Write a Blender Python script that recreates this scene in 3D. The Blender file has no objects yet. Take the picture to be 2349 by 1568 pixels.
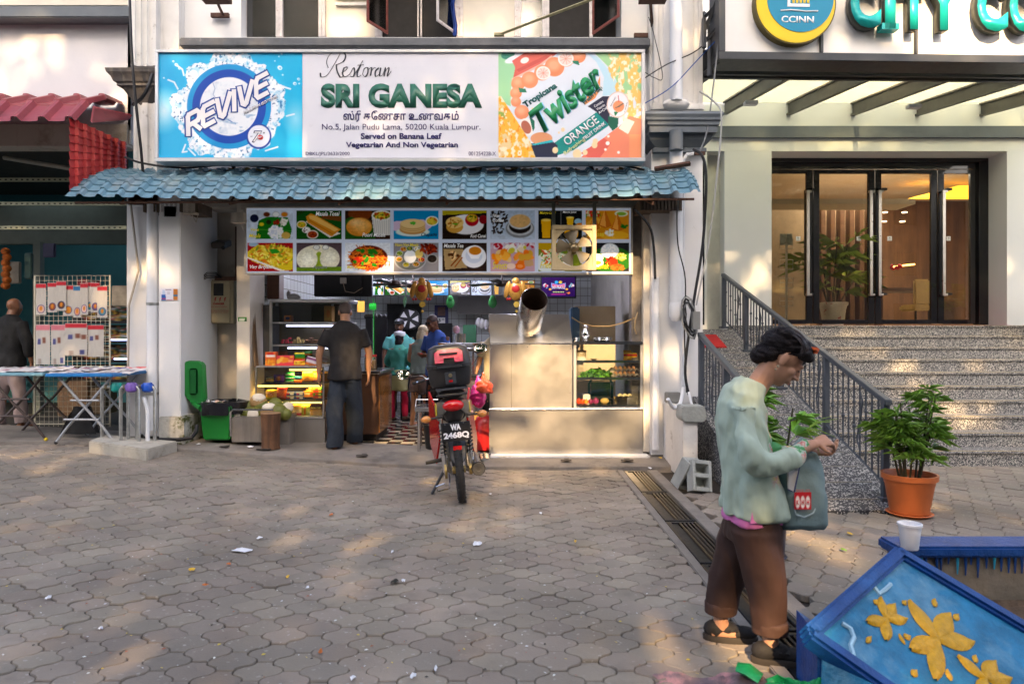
import bpy,bmesh,math,random
import numpy as np
from mathutils import Vector,Matrix,Euler
random.seed(7);rng=np.random.default_rng(7)
SC=bpy.context.scene;COL=SC.collection
F,CX,CY,CH=1566.0,1174.5,770.0,1.5  # focal length, principal point and eye height used when measuring the photograph
PI=math.pi;R=math.radians
# ---------------------------------------------------------------- camera, sky, sun, exposure
cam=bpy.data.cameras.new('camera');camo=bpy.data.objects.new('camera',cam);COL.objects.link(camo)
camo.location=(0,0,CH);camo.rotation_euler=(R(90),0,0);SC.camera=camo
cam.sensor_width=36;cam.lens=24.0;cam.shift_y=-0.006;cam.clip_end=500;cam.clip_start=.05
cam.dof.use_dof=True;cam.dof.focus_distance=8.0;cam.dof.aperture_fstop=3.5
SUN_EL,SUN_AZ=32.0,1.5  # sun stands behind the camera, a little to the left
W=bpy.data.worlds.new('World');SC.world=W;W.use_nodes=True
nt=W.node_tree;bgn=nt.nodes['Background'];sky=nt.nodes.new('ShaderNodeTexSky')
sky.sky_type='NISHITA';sky.sun_disc=False;sky.sun_elevation=R(SUN_EL);sky.sun_rotation=R(180-SUN_AZ)
sky.air_density=.8;sky.dust_density=6.0;sky.ozone_density=.5
nt.links.new(sky.outputs[0],bgn.inputs[0]);bgn.inputs[1].default_value=0.15
sl=bpy.data.lights.new('sun','SUN');sl.energy=3.6;sl.angle=R(.5);sl.color=(1,.68,.36)
so=bpy.data.objects.new('sun',sl);COL.objects.link(so);so.rotation_euler=(R(90-SUN_EL),0,R(-SUN_AZ))
SC.view_settings.view_transform='Standard';SC.view_settings.look='None';SC.view_settings.gamma=1
SC.view_settings.use_curve_mapping=False;SC.view_settings.exposure=2.08
# ---------------------------------------------------------------- helpers
def P(X,Y,d):return Vector(((X-CX)*d/F,d,CH-(Y-CY)*d/F))
def PX(X,d):return(X-CX)*d/F
def PZ(Y,d):return CH-(Y-CY)*d/F
def s2l(c):return tuple((v/12.92 if v<=.04045 else((v+.055)/1.055)**2.4)for v in c)
def H(h):h=h.lstrip('#');return s2l([int(h[i:i+2],16)/255 for i in(0,2,4)])
MATS={}
def mat(name,col=None,rough=.6,metal=0.,var=.15,sc=5.,bump=0.,bsc=60.,dirt=None,streak=None,emis=0.,trans=0.,alpha=1.,spec=.5,coat=0.,speck=None,attr=None,ior=1.45,objrand=0.):
 if name in MATS:return MATS[name]
 if isinstance(col,str):col=H(col)
 m=bpy.data.materials.new(name);m.use_nodes=True;t=m.node_tree;b=t.nodes['Principled BSDF'];MATS[name]=m
 N=lambda k:t.nodes.new(k);L=t.links.new
 b.inputs['Roughness'].default_value=rough;b.inputs['Metallic'].default_value=metal
 b.inputs['Specular IOR Level'].default_value=spec;b.inputs['Coat Weight'].default_value=coat;b.inputs['IOR'].default_value=ior
 b.inputs['Transmission Weight'].default_value=trans;b.inputs['Alpha'].default_value=alpha
 tc=N('ShaderNodeTexCoord')
 if attr=='tone':ge=N('ShaderNodeNewGeometry');tc=type('o',(),{'outputs':{'Object':ge.outputs['Position']}})
 if attr:
  a=N('ShaderNodeAttribute');a.attribute_name=attr;src=a.outputs['Color']
  if attr=='tone':
   mx=N('ShaderNodeMix');mx.data_type='RGBA';mx.blend_type='MULTIPLY';mx.inputs[0].default_value=1
   mx.inputs[6].default_value=(*col,1);L(src,mx.inputs[7]);src=mx.outputs[2]
 else:
  rgb=N('ShaderNodeRGB');rgb.outputs[0].default_value=(*col,1);src=rgb.outputs[0]
 def noise(scale,detail=4,vec=None,rgh=.6):
  n=N('ShaderNodeTexNoise');n.inputs['Scale'].default_value=scale;n.inputs['Detail'].default_value=detail;n.inputs['Roughness'].default_value=rgh
  if vec:
   mp=N('ShaderNodeMapping');mp.inputs['Scale'].default_value=vec;L(tc.outputs['Object'],mp.inputs[0]);L(mp.outputs[0],n.inputs[0])
  else:L(tc.outputs['Object'],n.inputs[0])
  return n.outputs[0]
 def ramp(x,a,b_):
  r=N('ShaderNodeMapRange');r.inputs[1].default_value=a;r.inputs[2].default_value=b_;r.clamp=True;L(x,r.inputs[0]);return r.outputs[0]
 def mixc(fac,c1,c2,mode='MIX'):
  x=N('ShaderNodeMix');x.data_type='RGBA';x.blend_type=mode
  if isinstance(fac,float):x.inputs[0].default_value=fac
  else:L(fac,x.inputs[0])
  L(c1,x.inputs[6])
  if isinstance(c2,tuple):x.inputs[7].default_value=(*c2[:3],1)
  else:L(c2,x.inputs[7])
  return x.outputs[2]
 if var:
  r=N('ShaderNodeMapRange');r.inputs[1].default_value=.25;r.inputs[2].default_value=.75;r.inputs[3].default_value=1-var;r.inputs[4].default_value=1+var
  L(noise(sc,6),r.inputs[0]);src=mixc(1.,src,r.outputs[0],'MULTIPLY')
 if objrand:
  oi=N('ShaderNodeObjectInfo');r=N('ShaderNodeMapRange');r.inputs[3].default_value=1-objrand;r.inputs[4].default_value=1+objrand
  L(oi.outputs['Random'],r.inputs[0]);src=mixc(1.,src,r.outputs[0],'MULTIPLY')
 if dirt:
  dc,lo,hi,ds=dirt;dc=H(dc)if isinstance(dc,str)else dc
  src=mixc(ramp(noise(ds,8,None,.7),lo,hi),src,dc)
 if streak:
  dc,lo,hi,ds=streak;dc=H(dc)if isinstance(dc,str)else dc
  src=mixc(ramp(noise(ds,5,(1,1,.07),.65),lo,hi),src,dc)
 if speck:
  dc,ss,lo=speck;dc=H(dc)if isinstance(dc,str)else dc
  v=N('ShaderNodeTexVoronoi');v.inputs['Scale'].default_value=ss;L(tc.outputs['Object'],v.inputs[0])
  sp=N('ShaderNodeSeparateColor');L(v.outputs['Color'],sp.inputs[0])
  src=mixc(ramp(sp.outputs[0],lo,lo+.05),src,dc)
 L(src,b.inputs['Base Color'])
 if rough>.12 and var:
  r=N('ShaderNodeMapRange');r.inputs[3].default_value=rough*.75;r.inputs[4].default_value=min(1,rough*1.25);L(noise(sc*2.3),r.inputs[0]);L(r.outputs[0],b.inputs['Roughness'])
 if bump:
  bn=N('ShaderNodeBump');bn.inputs['Strength'].default_value=bump;bn.inputs['Distance'].default_value=.01 if bsc>12 else .05
  L(noise(bsc,6)if bsc>12 else noise(bsc,1.5,(1,1,.45)),bn.inputs['Height']);L(bn.outputs[0],b.inputs['Normal'])
 if emis:
  L(src,b.inputs['Emission Color']);b.inputs['Emission Strength'].default_value=emis
 return m
class MB:
 def __init__(s):s.v=[];s.f=[];s.m=[];s.c=[];s.mi=0;s.col=None;s.T=None
 def V(s,p):
  if s.T is not None:p=s.T@Vector(p)
  s.v.append((p[0],p[1],p[2]));s.c.append(s.col or(1,1,1));return len(s.v)-1
 def Fc(s,idx):s.f.append(tuple(idx));s.m.append(s.mi)
 def poly(s,pts):s.Fc([s.V(p)for p in pts]);return s
 def box(s,a,b):
  x0,x1=sorted((a[0],b[0]));y0,y1=sorted((a[1],b[1]));z0,z1=sorted((a[2],b[2]))
  i=[s.V(p)for p in((x0,y0,z0),(x1,y0,z0),(x1,y1,z0),(x0,y1,z0),(x0,y0,z1),(x1,y0,z1),(x1,y1,z1),(x0,y1,z1))]
  for q in((0,3,2,1),(4,5,6,7),(0,1,5,4),(1,2,6,5),(2,3,7,6),(3,0,4,7)):s.Fc([i[k]for k in q])
  return s
 def cbox(s,c,sz,rot=None):
  T0=s.T;M=Matrix.Translation(c)
  if rot is not None:M=M@(rot if isinstance(rot,Matrix)else Matrix.Rotation(rot,4,'Z'))
  s.T=M if T0 is None else T0@M
  h=[q/2 for q in sz];s.box((-h[0],-h[1],-h[2]),h);s.T=T0;return s
 def ring(s,c,u,w,ru,rw,n,pw=1.):
  out=[]
  for k in range(n):
   a=2*PI*k/n;ca,sa=math.cos(a),math.sin(a)
   if pw!=1:ca=math.copysign(abs(ca)**pw,ca);sa=math.copysign(abs(sa)**pw,sa)
   out.append(s.V(c+u*ru*ca+w*rw*sa))
  return out
 def skin(s,rings,cap=True,closed=False):
  n=len(rings[0]);m=len(rings)
  for j in range(m if closed else m-1):
   A,B=rings[j],rings[(j+1)%m]
   for k in range(n):s.Fc((A[k],A[(k+1)%n],B[(k+1)%n],B[k]))
  if cap and not closed:s.Fc(rings[0][::-1]);s.Fc(rings[-1])
 def tube(s,pts,r,n=8,closed=False,ell=None,up=None):
  pts=[Vector(p)for p in pts];m=len(pts)
  if not hasattr(r,'__len__'):r=[r]*m
  d0=(pts[1]-pts[0]).normalized();u=Vector(up)if up else(Vector((0,0,1))if abs(d0.z)<.9 else Vector((1,0,0)))
  rings=[]
  for i,p in enumerate(pts):
   if closed:d=pts[(i+1)%m]-pts[i-1]
   else:d=pts[min(i+1,m-1)]-pts[max(i-1,0)]
   d.normalize();a=(u-d*u.dot(d))
   if a.length<1e-5:a=Vector((1,0,0)).cross(d)
   a.normalize();b=d.cross(a);u=a
   rr=r[i];ra,rb=rr if hasattr(rr,'__len__')else(rr,rr)
   rings.append(s.ring(p,a,b,ra,rb,n))
  s.skin(rings,True,closed);return s
 def lathe(s,c,prof,n=20,axis=None,sx=1.,sy=1.):
  T0=s.T;M=Matrix.Translation(c)
  if axis is not None:M=M@Vector((0,0,1)).rotation_difference(Vector(axis)).to_matrix().to_4x4()
  s.T=M if T0 is None else T0@M
  rs=[s.ring(Vector((0,0,z)),Vector((1,0,0)),Vector((0,1,0)),max(r,.0004)*sx,max(r,.0004)*sy,n)for r,z in prof]
  s.skin(rs);s.T=T0;return s
 def cyl(s,c,r,h,n=16,axis=None):return s.lathe(c,[(r,0),(r,h)],n,axis)
 def ell(s,c,r,n=12,rot=None):
  if not hasattr(r,'__len__'):r=(r,r,r)
  T0=s.T;M=Matrix.Translation(c)
  if rot is not None:M=M@rot
  s.T=M if T0 is None else T0@M
  m=max(4,n//2)
  rs=[s.ring(Vector((0,0,-r[2]*math.cos(PI*(j+.35)/(m-.3)))),Vector((1,0,0)),Vector((0,1,0)),r[0]*math.sin(PI*(j+.35)/(m-.3)),r[1]*math.sin(PI*(j+.35)/(m-.3)),n)for j in range(m)]
  s.skin(rs);s.T=T0;return s
 def prism(s,pts,vec):
  pts=[Vector(p)for p in pts];vec=Vector(vec);A=[s.V(p)for p in pts];B=[s.V(p+vec)for p in pts];n=len(pts)
  s.Fc(A[::-1]);s.Fc(B)
  for k in range(n):s.Fc((A[k],A[(k+1)%n],B[(k+1)%n],B[k]))
  return s
 def grid(s,fn,nu,nv,thick=None):
  I=[[s.V(fn(i/nu,j/nv))for i in range(nu+1)]for j in range(nv+1)]
  for j in range(nv):
   for i in range(nu):s.Fc((I[j][i],I[j][i+1],I[j+1][i+1],I[j+1][i]))
  return s
 def mesh(s,name,mats,off=(0,0,0),smooth=None,bevel=0,fixn=True,attr=None):
  me=bpy.data.meshes.new(name)
  v=np.array(s.v,dtype=float).reshape(-1,3)-np.array(off)
  me.from_pydata(v.tolist(),[],s.f)
  for m in(mats if isinstance(mats,(list,tuple))else[mats]):me.materials.append(m)
  if len(set(s.m))>1:me.polygons.foreach_set('material_index',s.m)
  if attr or s.col is not None:
   a=me.color_attributes.new(attr or 'Col','FLOAT_COLOR','POINT')
   c=np.ones((len(s.v),4));c[:,:3]=np.array(s.c);a.data.foreach_set('color',c.ravel())
  if fixn or bevel:
   bm=bmesh.new();bm.from_mesh(me)
   if fixn:bmesh.ops.recalc_face_normals(bm,faces=bm.faces)
   if bevel:
    ed=[e for e in bm.edges if len(e.link_faces)==2 and e.calc_face_angle(0)>.6]
    bmesh.ops.bevel(bm,geom=ed,offset=bevel,segments=2 if bevel>.004 else 1,affect='EDGES',clamp_overlap=True)
   bm.to_mesh(me);bm.free()
  if smooth is not False:
   ang=40 if smooth in(None,True)else smooth
   me.polygons.foreach_set('use_smooth',[True]*len(me.polygons));me.set_sharp_from_angle(angle=R(ang))
  return me
OFF={}
def off(o):return OFF.get(o.name,(0,0,0))if o is not None else(0,0,0)
def link(name,me,parent=None,loc=None):
 o=bpy.data.objects.new(name,me);COL.objects.link(o)
 if parent is not None:o.parent=parent;OFF[o.name]=off(parent)
 if loc is not None:o.location=loc
 return o
def obj(name,mb,m,parent=None,smooth=None,bevel=0,label=None,**k):
 me=mb.mesh(name,m,off(parent),smooth,bevel,**k);o=link(name,me,parent)
 if label:o['label']=label
 return o
def thing(name,label,cat,loc=(0,0,0),group=None,local=False):
 o=bpy.data.objects.new(name,None);COL.objects.link(o);o.location=loc;o.empty_display_size=.1
 o['label']=label;o['category']=cat
 if group:o['group']=group
 OFF[o.name]=(0,0,0)if local else tuple(loc)
 return o
def tag(o,label,cat,group=None):
 o['label']=label;o['category']=cat
 if group:o['group']=group
 return o
def solo(name,mb,m,label,cat,group=None,**k):  # a thing that is one mesh
 v=np.array(mb.v);c=((v[:,0].min()+v[:,0].max())/2,(v[:,1].min()+v[:,1].max())/2,v[:,2].min())
 me=mb.mesh(name,m,c,k.pop('smooth',None),k.pop('bevel',0),**k);o=link(name,me);o.location=c
 return tag(o,label,cat,group)
def struct(name,mb,m,parent=None,**k):
 o=obj(name,mb,m,parent,**k)
 if parent is None:o['kind']='structure'
 return o
def dup(src,loc=None,rotz=None,label=None,parent=None,group=None,name=None):
 c=src.copy();COL.objects.link(c)
 if name:c.name=name
 if parent is not None:c.parent=parent
 if loc is not None:c.location=loc
 if rotz is not None:c.rotation_euler=(0,0,rotz)
 if label:c['label']=label
 if group:c['group']=group
 for ch in list(src.children):dup(ch,parent=c)
 return c
def bxp(mb,X0,Y0,X1,Y1,d0,d1):  # box whose front face (at distance d0) spans these measures
 return mb.box((PX(X0,d0),d0,PZ(Y0,d0)),(PX(X1,d0),d1,PZ(Y1,d0)))
def remeshed(mb,voxel,smooth=2,fn=None):
 me=mb.mesh('tmp',mat('plain',(.5,.5,.5)),smooth=False);o=bpy.data.objects.new('tmp',me);COL.objects.link(o)
 r=o.modifiers.new('r','REMESH');r.mode='VOXEL';r.voxel_size=voxel;r.use_smooth_shade=True
 if smooth:q=o.modifiers.new('s','SMOOTH');q.factor=.5;q.iterations=smooth
 dg=bpy.context.evaluated_depsgraph_get();out=bpy.data.meshes.new_from_object(o.evaluated_get(dg))
 bpy.data.objects.remove(o);bpy.data.meshes.remove(me)
 v=np.empty(len(out.vertices)*3);out.vertices.foreach_get('co',v);v=v.reshape(-1,3)
 if fn is not None:
  nn=np.empty(len(v)*3);out.vertices.foreach_get('normal',nn);v=fn(v,nn.reshape(-1,3));out.vertices.foreach_set('co',v.ravel());out.update()
 out.polygons.foreach_set('use_smooth',[True]*len(out.polygons))
 return out
def objme(name,me,m,parent=None,label=None):
 o_=off(parent);me.name=name;me.materials.clear();me.materials.append(m)
 if any(o_):
  me.transform(Matrix.Translation((-o_[0],-o_[1],-o_[2])))
 o=link(name,me,parent)
 if label:o['label']=label
 return o
def text(s,m,parent,box,d,shear=0.,bold=0.,rot=0.,name='lettering',ext=.001,keep=False,space=1.,plane=None):
 # lettering fitted to a pixel box at distance d, upright and facing the street
 cu=bpy.data.curves.new('t','FONT');cu.body=s;cu.shear=shear;cu.offset=bold;cu.extrude=0;cu.resolution_u=4;cu.space_character=space
 o=bpy.data.objects.new('t',cu);COL.objects.link(o);dg=bpy.context.evaluated_depsgraph_get();me=bpy.data.meshes.new_from_object(o.evaluated_get(dg))
 bpy.data.objects.remove(o);bpy.data.curves.remove(cu)
 v=np.empty(len(me.vertices)*3);me.vertices.foreach_get('co',v);v=v.reshape(-1,3)
 if len(v)==0:return None
 lo,hi=v.min(0),v.max(0);w,h=hi[0]-lo[0],hi[1]-lo[1]
 x0,x1=PX(box[0],d),PX(box[2],d);z0,z1=PZ(box[3],d),PZ(box[1],d)
 sx=(x1-x0)/w;sz=(z1-z0)/h
 u=(v[:,0]-(lo[0]+hi[0])/2)*sx;t=(v[:,1]-(lo[1]+hi[1])/2)*sz
 c,sn=math.cos(R(rot)),math.sin(R(rot));o_=off(parent)
 out=np.stack([(x0+x1)/2+u*c-t*sn,np.full(len(u),d),(z0+z1)/2+u*sn+t*c],1)-np.array(o_)
 me.vertices.foreach_set('co',out.ravel());me.name=name;me.materials.clear();me.materials.append(m)
 bm=bmesh.new();bm.from_mesh(me)
 if ext:
  r=bmesh.ops.extrude_face_region(bm,geom=bm.faces[:]);vs=[g for g in r['geom']if isinstance(g,bmesh.types.BMVert)]
  bmesh.ops.translate(bm,verts=vs,vec=(0,-ext,0))
 bmesh.ops.recalc_face_normals(bm,faces=bm.faces);bm.to_mesh(me);bm.free()
 return link(name,me,parent)
# painted prints: colours held on the points of a fine grid
def vnoise(x,y,seed=0):
 r=np.random.default_rng(seed).random((64,64));xi=np.floor(x).astype(int);yi=np.floor(y).astype(int);fx=x-xi;fy=y-yi
 fx=fx*fx*(3-2*fx);fy=fy*fy*(3-2*fy);g=lambda a,b:r[a%64,b%64]
 return(g(xi,yi)*(1-fx)+g(xi+1,yi)*fx)*(1-fy)+(g(xi,yi+1)*(1-fx)+g(xi+1,yi+1)*fx)*fy
def fbm(x,y,seed=0,o=4):return sum(vnoise(x*2**k,y*2**k,seed+k)*.5**k for k in range(o))/sum(.5**k for k in range(o))
class Pic:
 def __init__(s,w,h,nx,ny,bg='#ffffff'):
  s.w,s.h=w,h;s.nx,s.ny=nx,ny
  s.X,s.Y=np.meshgrid(np.linspace(0,w,nx),np.linspace(0,h,ny));s.px=w/nx  # Y grows downward
  s.I=np.zeros((ny,nx,3));s.I[:]=Pic.c(bg)
 @staticmethod
 def c(h):return np.array([int(h.lstrip('#')[i:i+2],16)/255 for i in(0,2,4)])if isinstance(h,str)else np.array(h)
 def mix(s,a,col):a=np.clip(a,0,1)[...,None];s.I=s.I*(1-a)+(Pic.c(col)if not(isinstance(col,np.ndarray)and col.ndim==3)else col)*a;return s
 def loc(s,cx,cy,rot):c,sn=math.cos(R(rot)),math.sin(R(rot));dx,dy=s.X-cx,s.Y-cy;return dx*c+dy*sn,-dx*sn+dy*c
 def ell(s,cx,cy,rx,ry,col,rot=0,soft=None,a=1.,ring=None):
  u,v=s.loc(cx,cy,rot);q=np.sqrt((u/rx)**2+(v/ry)**2);e=(soft or s.px)/min(rx,ry)
  m=np.clip((1-q)/e+.5,0,1)
  if ring:m=m*np.clip((q-ring)/e+.5,0,1)
  return s.mix(m*a,col)
 def rect(s,x0,y0,x1,y1,col,rot=0,a=1.):
  cx,cy=(x0+x1)/2,(y0+y1)/2;u,v=s.loc(cx,cy,rot)
  m=np.clip((abs(x1-x0)/2-abs(u))/s.px+.5,0,1)*np.clip((abs(y1-y0)/2-abs(v))/s.px+.5,0,1);return s.mix(m*a,col)
 def poly(s,pts,col,a=1.):
  x,y=s.X,s.Y;ins=np.zeros_like(x,bool);n=len(pts)
  for i in range(n):
   x0,y0=pts[i];x1,y1=pts[(i+1)%n]
   if y0==y1:continue
   ins^=((y0>y)!=(y1>y))&(x<(x1-x0)*(y-y0)/(y1-y0)+x0)
  return s.mix(ins*a,col)
 def line(s,pts,w,col,a=1.):
  m=np.zeros_like(s.X)
  for(x0,y0),(x1,y1)in zip(pts[:-1],pts[1:]):
   dx,dy=x1-x0,y1-y0;L=dx*dx+dy*dy+1e-9;t=np.clip(((s.X-x0)*dx+(s.Y-y0)*dy)/L,0,1)
   d=np.hypot(s.X-x0-t*dx,s.Y-y0-t*dy);m=np.maximum(m,np.clip((w/2-d)/s.px+.5,0,1))
  return s.mix(m*a,col)
 def blobs(s,cx,cy,rx,ry,n,r,cols,seed=0,asp=1.6):
  q=random.Random(seed)
  for _ in range(n):
   a=q.random()*2*PI;t=math.sqrt(q.random());s.ell(cx+rx*t*math.cos(a),cy+ry*t*math.sin(a),r*q.uniform(.6,1.3)*asp,r*q.uniform(.6,1.2),q.choice(cols),q.uniform(0,180))
  return s
 def grain(s,amt,sc,seed=0):s.I=np.clip(s.I*(1-amt+2*amt*fbm(s.X*sc,s.Y*sc,seed)[...,None]),0,1);return s
 def place(s,name,m,parent,box,d,quad=None,wob=0.):
  I=s.I**2.2;nx,ny=s.nx,s.ny
  if quad is None:quad=[P(box[0],box[1],d),P(box[2],box[1],d),P(box[2],box[3],d),P(box[0],box[3],d)]
  a,b,c,e=[np.array(q)for q in quad];U=(s.X/s.w)[...,None];V=(s.Y/s.h)[...,None]
  co=(a*(1-U)+b*U)*(1-V)+(e*(1-U)+c*U)*V-np.array(off(parent))
  if wob:nrm=np.cross(b-a,e-a);nrm/=np.linalg.norm(nrm);co=co+nrm*(wob*(fbm(s.X/s.w*6,s.Y/s.h*6,3)-.5))[...,None]
  idx=np.arange(nx*ny).reshape(ny,nx);fc=np.stack([idx[1:,:-1],idx[1:,1:],idx[:-1,1:],idx[:-1,:-1]],-1).reshape(-1,4)
  me=bpy.data.meshes.new(name);me.vertices.add(nx*ny);me.vertices.foreach_set('co',co.ravel());nf=len(fc)
  me.loops.add(nf*4);me.polygons.add(nf);me.polygons.foreach_set('loop_start',np.arange(nf)*4);me.loops.foreach_set('vertex_index',fc.ravel().astype(np.int32));me.update(calc_edges=True)
  ca=me.color_attributes.new('Col','FLOAT_COLOR','POINT');q=np.ones((nx*ny,4));q[:,:3]=I.reshape(-1,3);ca.data.foreach_set('color',q.ravel());me.materials.append(m)
  return link(name,me,parent)
M_print=mat('printed_vinyl',rough=.32,var=0,attr='Col')
M_paper=mat('printed_paper',rough=.75,var=.05,attr='Col')
M_lit=mat('backlit_print',rough=.25,var=0,attr='Col',emis=.05)
M_tv=mat('lit_screen',rough=.15,var=0,attr='Col',emis=.22)
M_col=mat('painted_things',rough=.5,var=.08,sc=14,attr='Col')
M_foil=mat('plastic_packets',rough=.22,var=.15,sc=20,bump=.4,bsc=30,attr='Col')
steel=mat('brushed_steel',(.60,.575,.54),.34,1.,var=.13,sc=1.6,bump=.05,bsc=6)
steel_p=mat('plain_steel_tube',(.55,.53,.5),.26,1.,var=.05,sc=3)
steel2=mat('polished_steel',(.72,.71,.7),.14,1.,var=.08)
alu=mat('aluminium_frame',(.6,.6,.6),.38,.9,var=.1)
dark=mat('black_metal',(.015,.015,.017),.45,.2)
glass=mat('clear_glass',(.95,.97,.96),.02,0,var=0,trans=1.,ior=1.12,spec=.4)
# openings in the tree crowns that let the low sun through: (X, Y, distance, half width, half height, strength)
GAPS=[(90,120,8.5,.45,.30,.8),(200,60,8.5,.4,.15,.6),(40,190,8.5,.2,.25,.6),(260,175,8.5,.25,.25,.4),(300,235,8.5,.25,.15,.8),(330,600,8,.3,.10,.9),(385,640,8,.2,.10,.7),
  (480,85,8.3,.3,.2,.6),(760,40,8.5,.5,.2,.8),(800,100,8.3,.5,.06,.7),(1110,50,8.5,.4,.2,.6),(950,260,7.8,.25,.3,.22),(1060,230,7.8,.4,.35,.18),(640,300,7.8,.3,.2,.15),(1400,200,7.8,.3,.3,.12),
  (1290,880,8.15,.85,.62,1.),(1200,1000,8.1,.9,.25,1.),(1400,960,8.15,.5,.5,.9),(1370,800,9.6,.45,.55,1.),(1220,740,8.2,.5,.2,.8),(1486,850,8.2,.1,.9,.9),(1320,570,7.8,.2,.2,.5),(1280,1075,7.6,.9,.15,.8),
  (800,725,8.5,.12,.1,.8),(842,870,8.5,.07,.25,.7),(560,810,8.5,.12,.12,.7),(860,930,9.3,.2,.3,1.),(900,1000,8.8,.5,.12,1.),(960,880,11,.3,.3,.9),(1000,800,10.5,.2,.3,.8),(1110,830,9.5,.2,.4,.9),(1040,810,9.5,.3,.2,.7),(1090,900,8,.3,.3,.6),
  (1230,1200,5.6,.55,.9,.42),(1400,1300,4.5,.35,.6,.35),(1560,1480,3.3,.35,.3,.8),(1700,1420,3.5,.22,.35,.9),(1900,1235,5,.3,.35,.9),(1750,1000,3.4,.25,.35,.25),(420,1200,6,1.2,.25,.15),(60,1060,7,.7,.3,.5),(1250,1120,6.8,1.0,.4,.45),(1450,1250,5,.35,.8,.5),(250,1100,6.8,.5,.2,.35),(900,1120,6.9,.6,.2,.3),(700,1400,3.7,.3,.3,.3),(1300,1480,3.3,.3,.3,.4),(2150,1150,6,.5,.3,.3),(2280,820,9.6,.4,.2,.6),(1560,800,8,.15,.3,.5),(440,760,8,.1,.4,.4),
  (2200,60,7.9,1.0,.45,1.),(1960,100,7.9,.35,.25,.55),(2000,240,9.5,1.2,.5,.85),(1900,305,10.7,1.3,.2,.7),(1745,630,10.8,.2,.35,.9),(1760,560,10.8,.2,.15,.5),
  (1970,770,10.5,.3,.12,.95),(2010,800,10,.3,.15,.95),(2080,840,9.6,.3,.16,.95),(2120,880,9.2,.32,.16,.9),(2220,930,8.7,.45,.16,.9),(2230,960,8.4,.5,.12,.8),(2020,720,11,.15,.5,.5),(1540,330,8,.2,.2,.4),(1630,130,8.2,.15,.5,.4)]
CROWNS=[(-16,-6,5.0,23,42000),(-7,0.6,5.0,23,40000),(-.6,6.6,5.0,23,40000),(6,17,5.0,23,44000)]
# ---------------------------------------------------------------- materials of the setting
def glassmat(name,tint=(.93,.96,.95),base=.06,rough=.01):
 m=bpy.data.materials.new(name);m.use_nodes=True;t=m.node_tree;t.nodes.clear();N=t.nodes.new
 o=N('ShaderNodeOutputMaterial');mx=N('ShaderNodeMixShader');tr=N('ShaderNodeBsdfTransparent');gl=N('ShaderNodeBsdfGlossy');lw=N('ShaderNodeFresnel');lw.inputs[0].default_value=1.5
 tr.inputs[0].default_value=(*tint,1);gl.inputs['Roughness'].default_value=rough;ad=N('ShaderNodeMath');ad.operation='ADD';ad.inputs[1].default_value=base
 t.links.new(lw.outputs[0],ad.inputs[0]);t.links.new(ad.outputs[0],mx.inputs[0]);t.links.new(tr.outputs[0],mx.inputs[1]);t.links.new(gl.outputs[0],mx.inputs[2]);t.links.new(mx.outputs[0],o.inputs[0])
 MATS[name]=m;return m
G_clear=glassmat('showcase_glass');G_door=glassmat('door_glass',(.88,.88,.84),.03);G_dark=glassmat('dusty_glass',(.2,.19,.16),.12,.12)  # upper window glass has a dark tint and rougher gloss
white=mat('white_wall_paint',(.73,.72,.71),.8,var=.06,sc=1.5,bump=.12,bsc=25,dirt=((.33,.27,.2),.66,.85,1.7),streak=((.42,.38,.33),.62,.95,2.2))
white_old=mat('old_white_plaster',(.70,.68,.65),.85,var=.1,sc=3,bump=.35,bsc=18,dirt=((.16,.12,.08),.6,.75,4),streak=((.25,.21,.16),.58,.9,5))
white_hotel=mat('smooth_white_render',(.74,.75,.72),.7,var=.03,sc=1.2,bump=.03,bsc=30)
greyband=mat('blue_grey_paint',(.115,.135,.155),.55,var=.12,sc=4,bump=.05)
greydark=mat('weathered_grey_moulding',(.10,.09,.085),.7,var=.3,sc=12,bump=.3,bsc=25,streak=((.3,.26,.2),.55,.8,9))
beige=mat('stained_beige_wall',(.52,.47,.40),.8,var=.1,sc=2,bump=.15,bsc=20,dirt=((.22,.16,.1),.58,.8,2.2),streak=((.2,.14,.09),.55,.85,3))
concrete=mat('worn_concrete',(.20,.175,.15),.85,var=.3,sc=3,bump=.5,bsc=35,dirt=((.07,.06,.05),.55,.75,2.5),streak=None)
conc_light=mat('pale_concrete',(.42,.39,.33),.85,var=.2,sc=6,bump=.5,bsc=30,dirt=((.15,.13,.1),.55,.8,5))
grout=mat('dark_joint_sand',(.045,.037,.03),.95,var=.3,sc=20,bump=.5)
paver_m=mat('grey_concrete_paver',(.262,.222,.178),.86,var=.34,sc=3.2,bump=.45,bsc=90,attr='tone',dirt=((.10,.085,.07),.47,.75,.8),speck=((.42,.40,.36),75,.972))
terrazzo=mat('pebble_wash_finish',(.07,.07,.072),.6,var=.2,sc=30,bump=.4,bsc=120,speck=((.50,.47,.42),135,.60))
terr_ramp=mat('pebble_wash_ramp',(.05,.05,.055),.6,var=.2,sc=30,bump=.4,bsc=120,speck=((.42,.40,.37),90,.70))
gold=mat('brass_step_edge',(.6,.45,.22),.45,.3)
tile_d=mat('dark_floor_tile',(.018,.015,.014),.2,var=.25,sc=5,objrand=.25)
tile_l=mat('cream_floor_tile',(.42,.36,.27),.22,var=.15,sc=5,objrand=.12)
pvc=mat('white_pvc_pipe',(.72,.73,.75),.4,var=.06,sc=3)
cable_m=mat('black_cable',(.012,.012,.014),.5)
rust=mat('rusty_steel',(.09,.045,.03),.8,.2,var=.4,sc=20,bump=.4)
def sstep(a,b,x):t=min(1,max(0,(x-a)/(b-a)));return t*t*(3-2*t)
def gz(x,y=8):  # the street climbs a little towards the left-hand shop
 return .285*sstep(-.3,-5.6,x)*sstep(2.4,7.6,y)if x<-.3 else 0.
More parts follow.
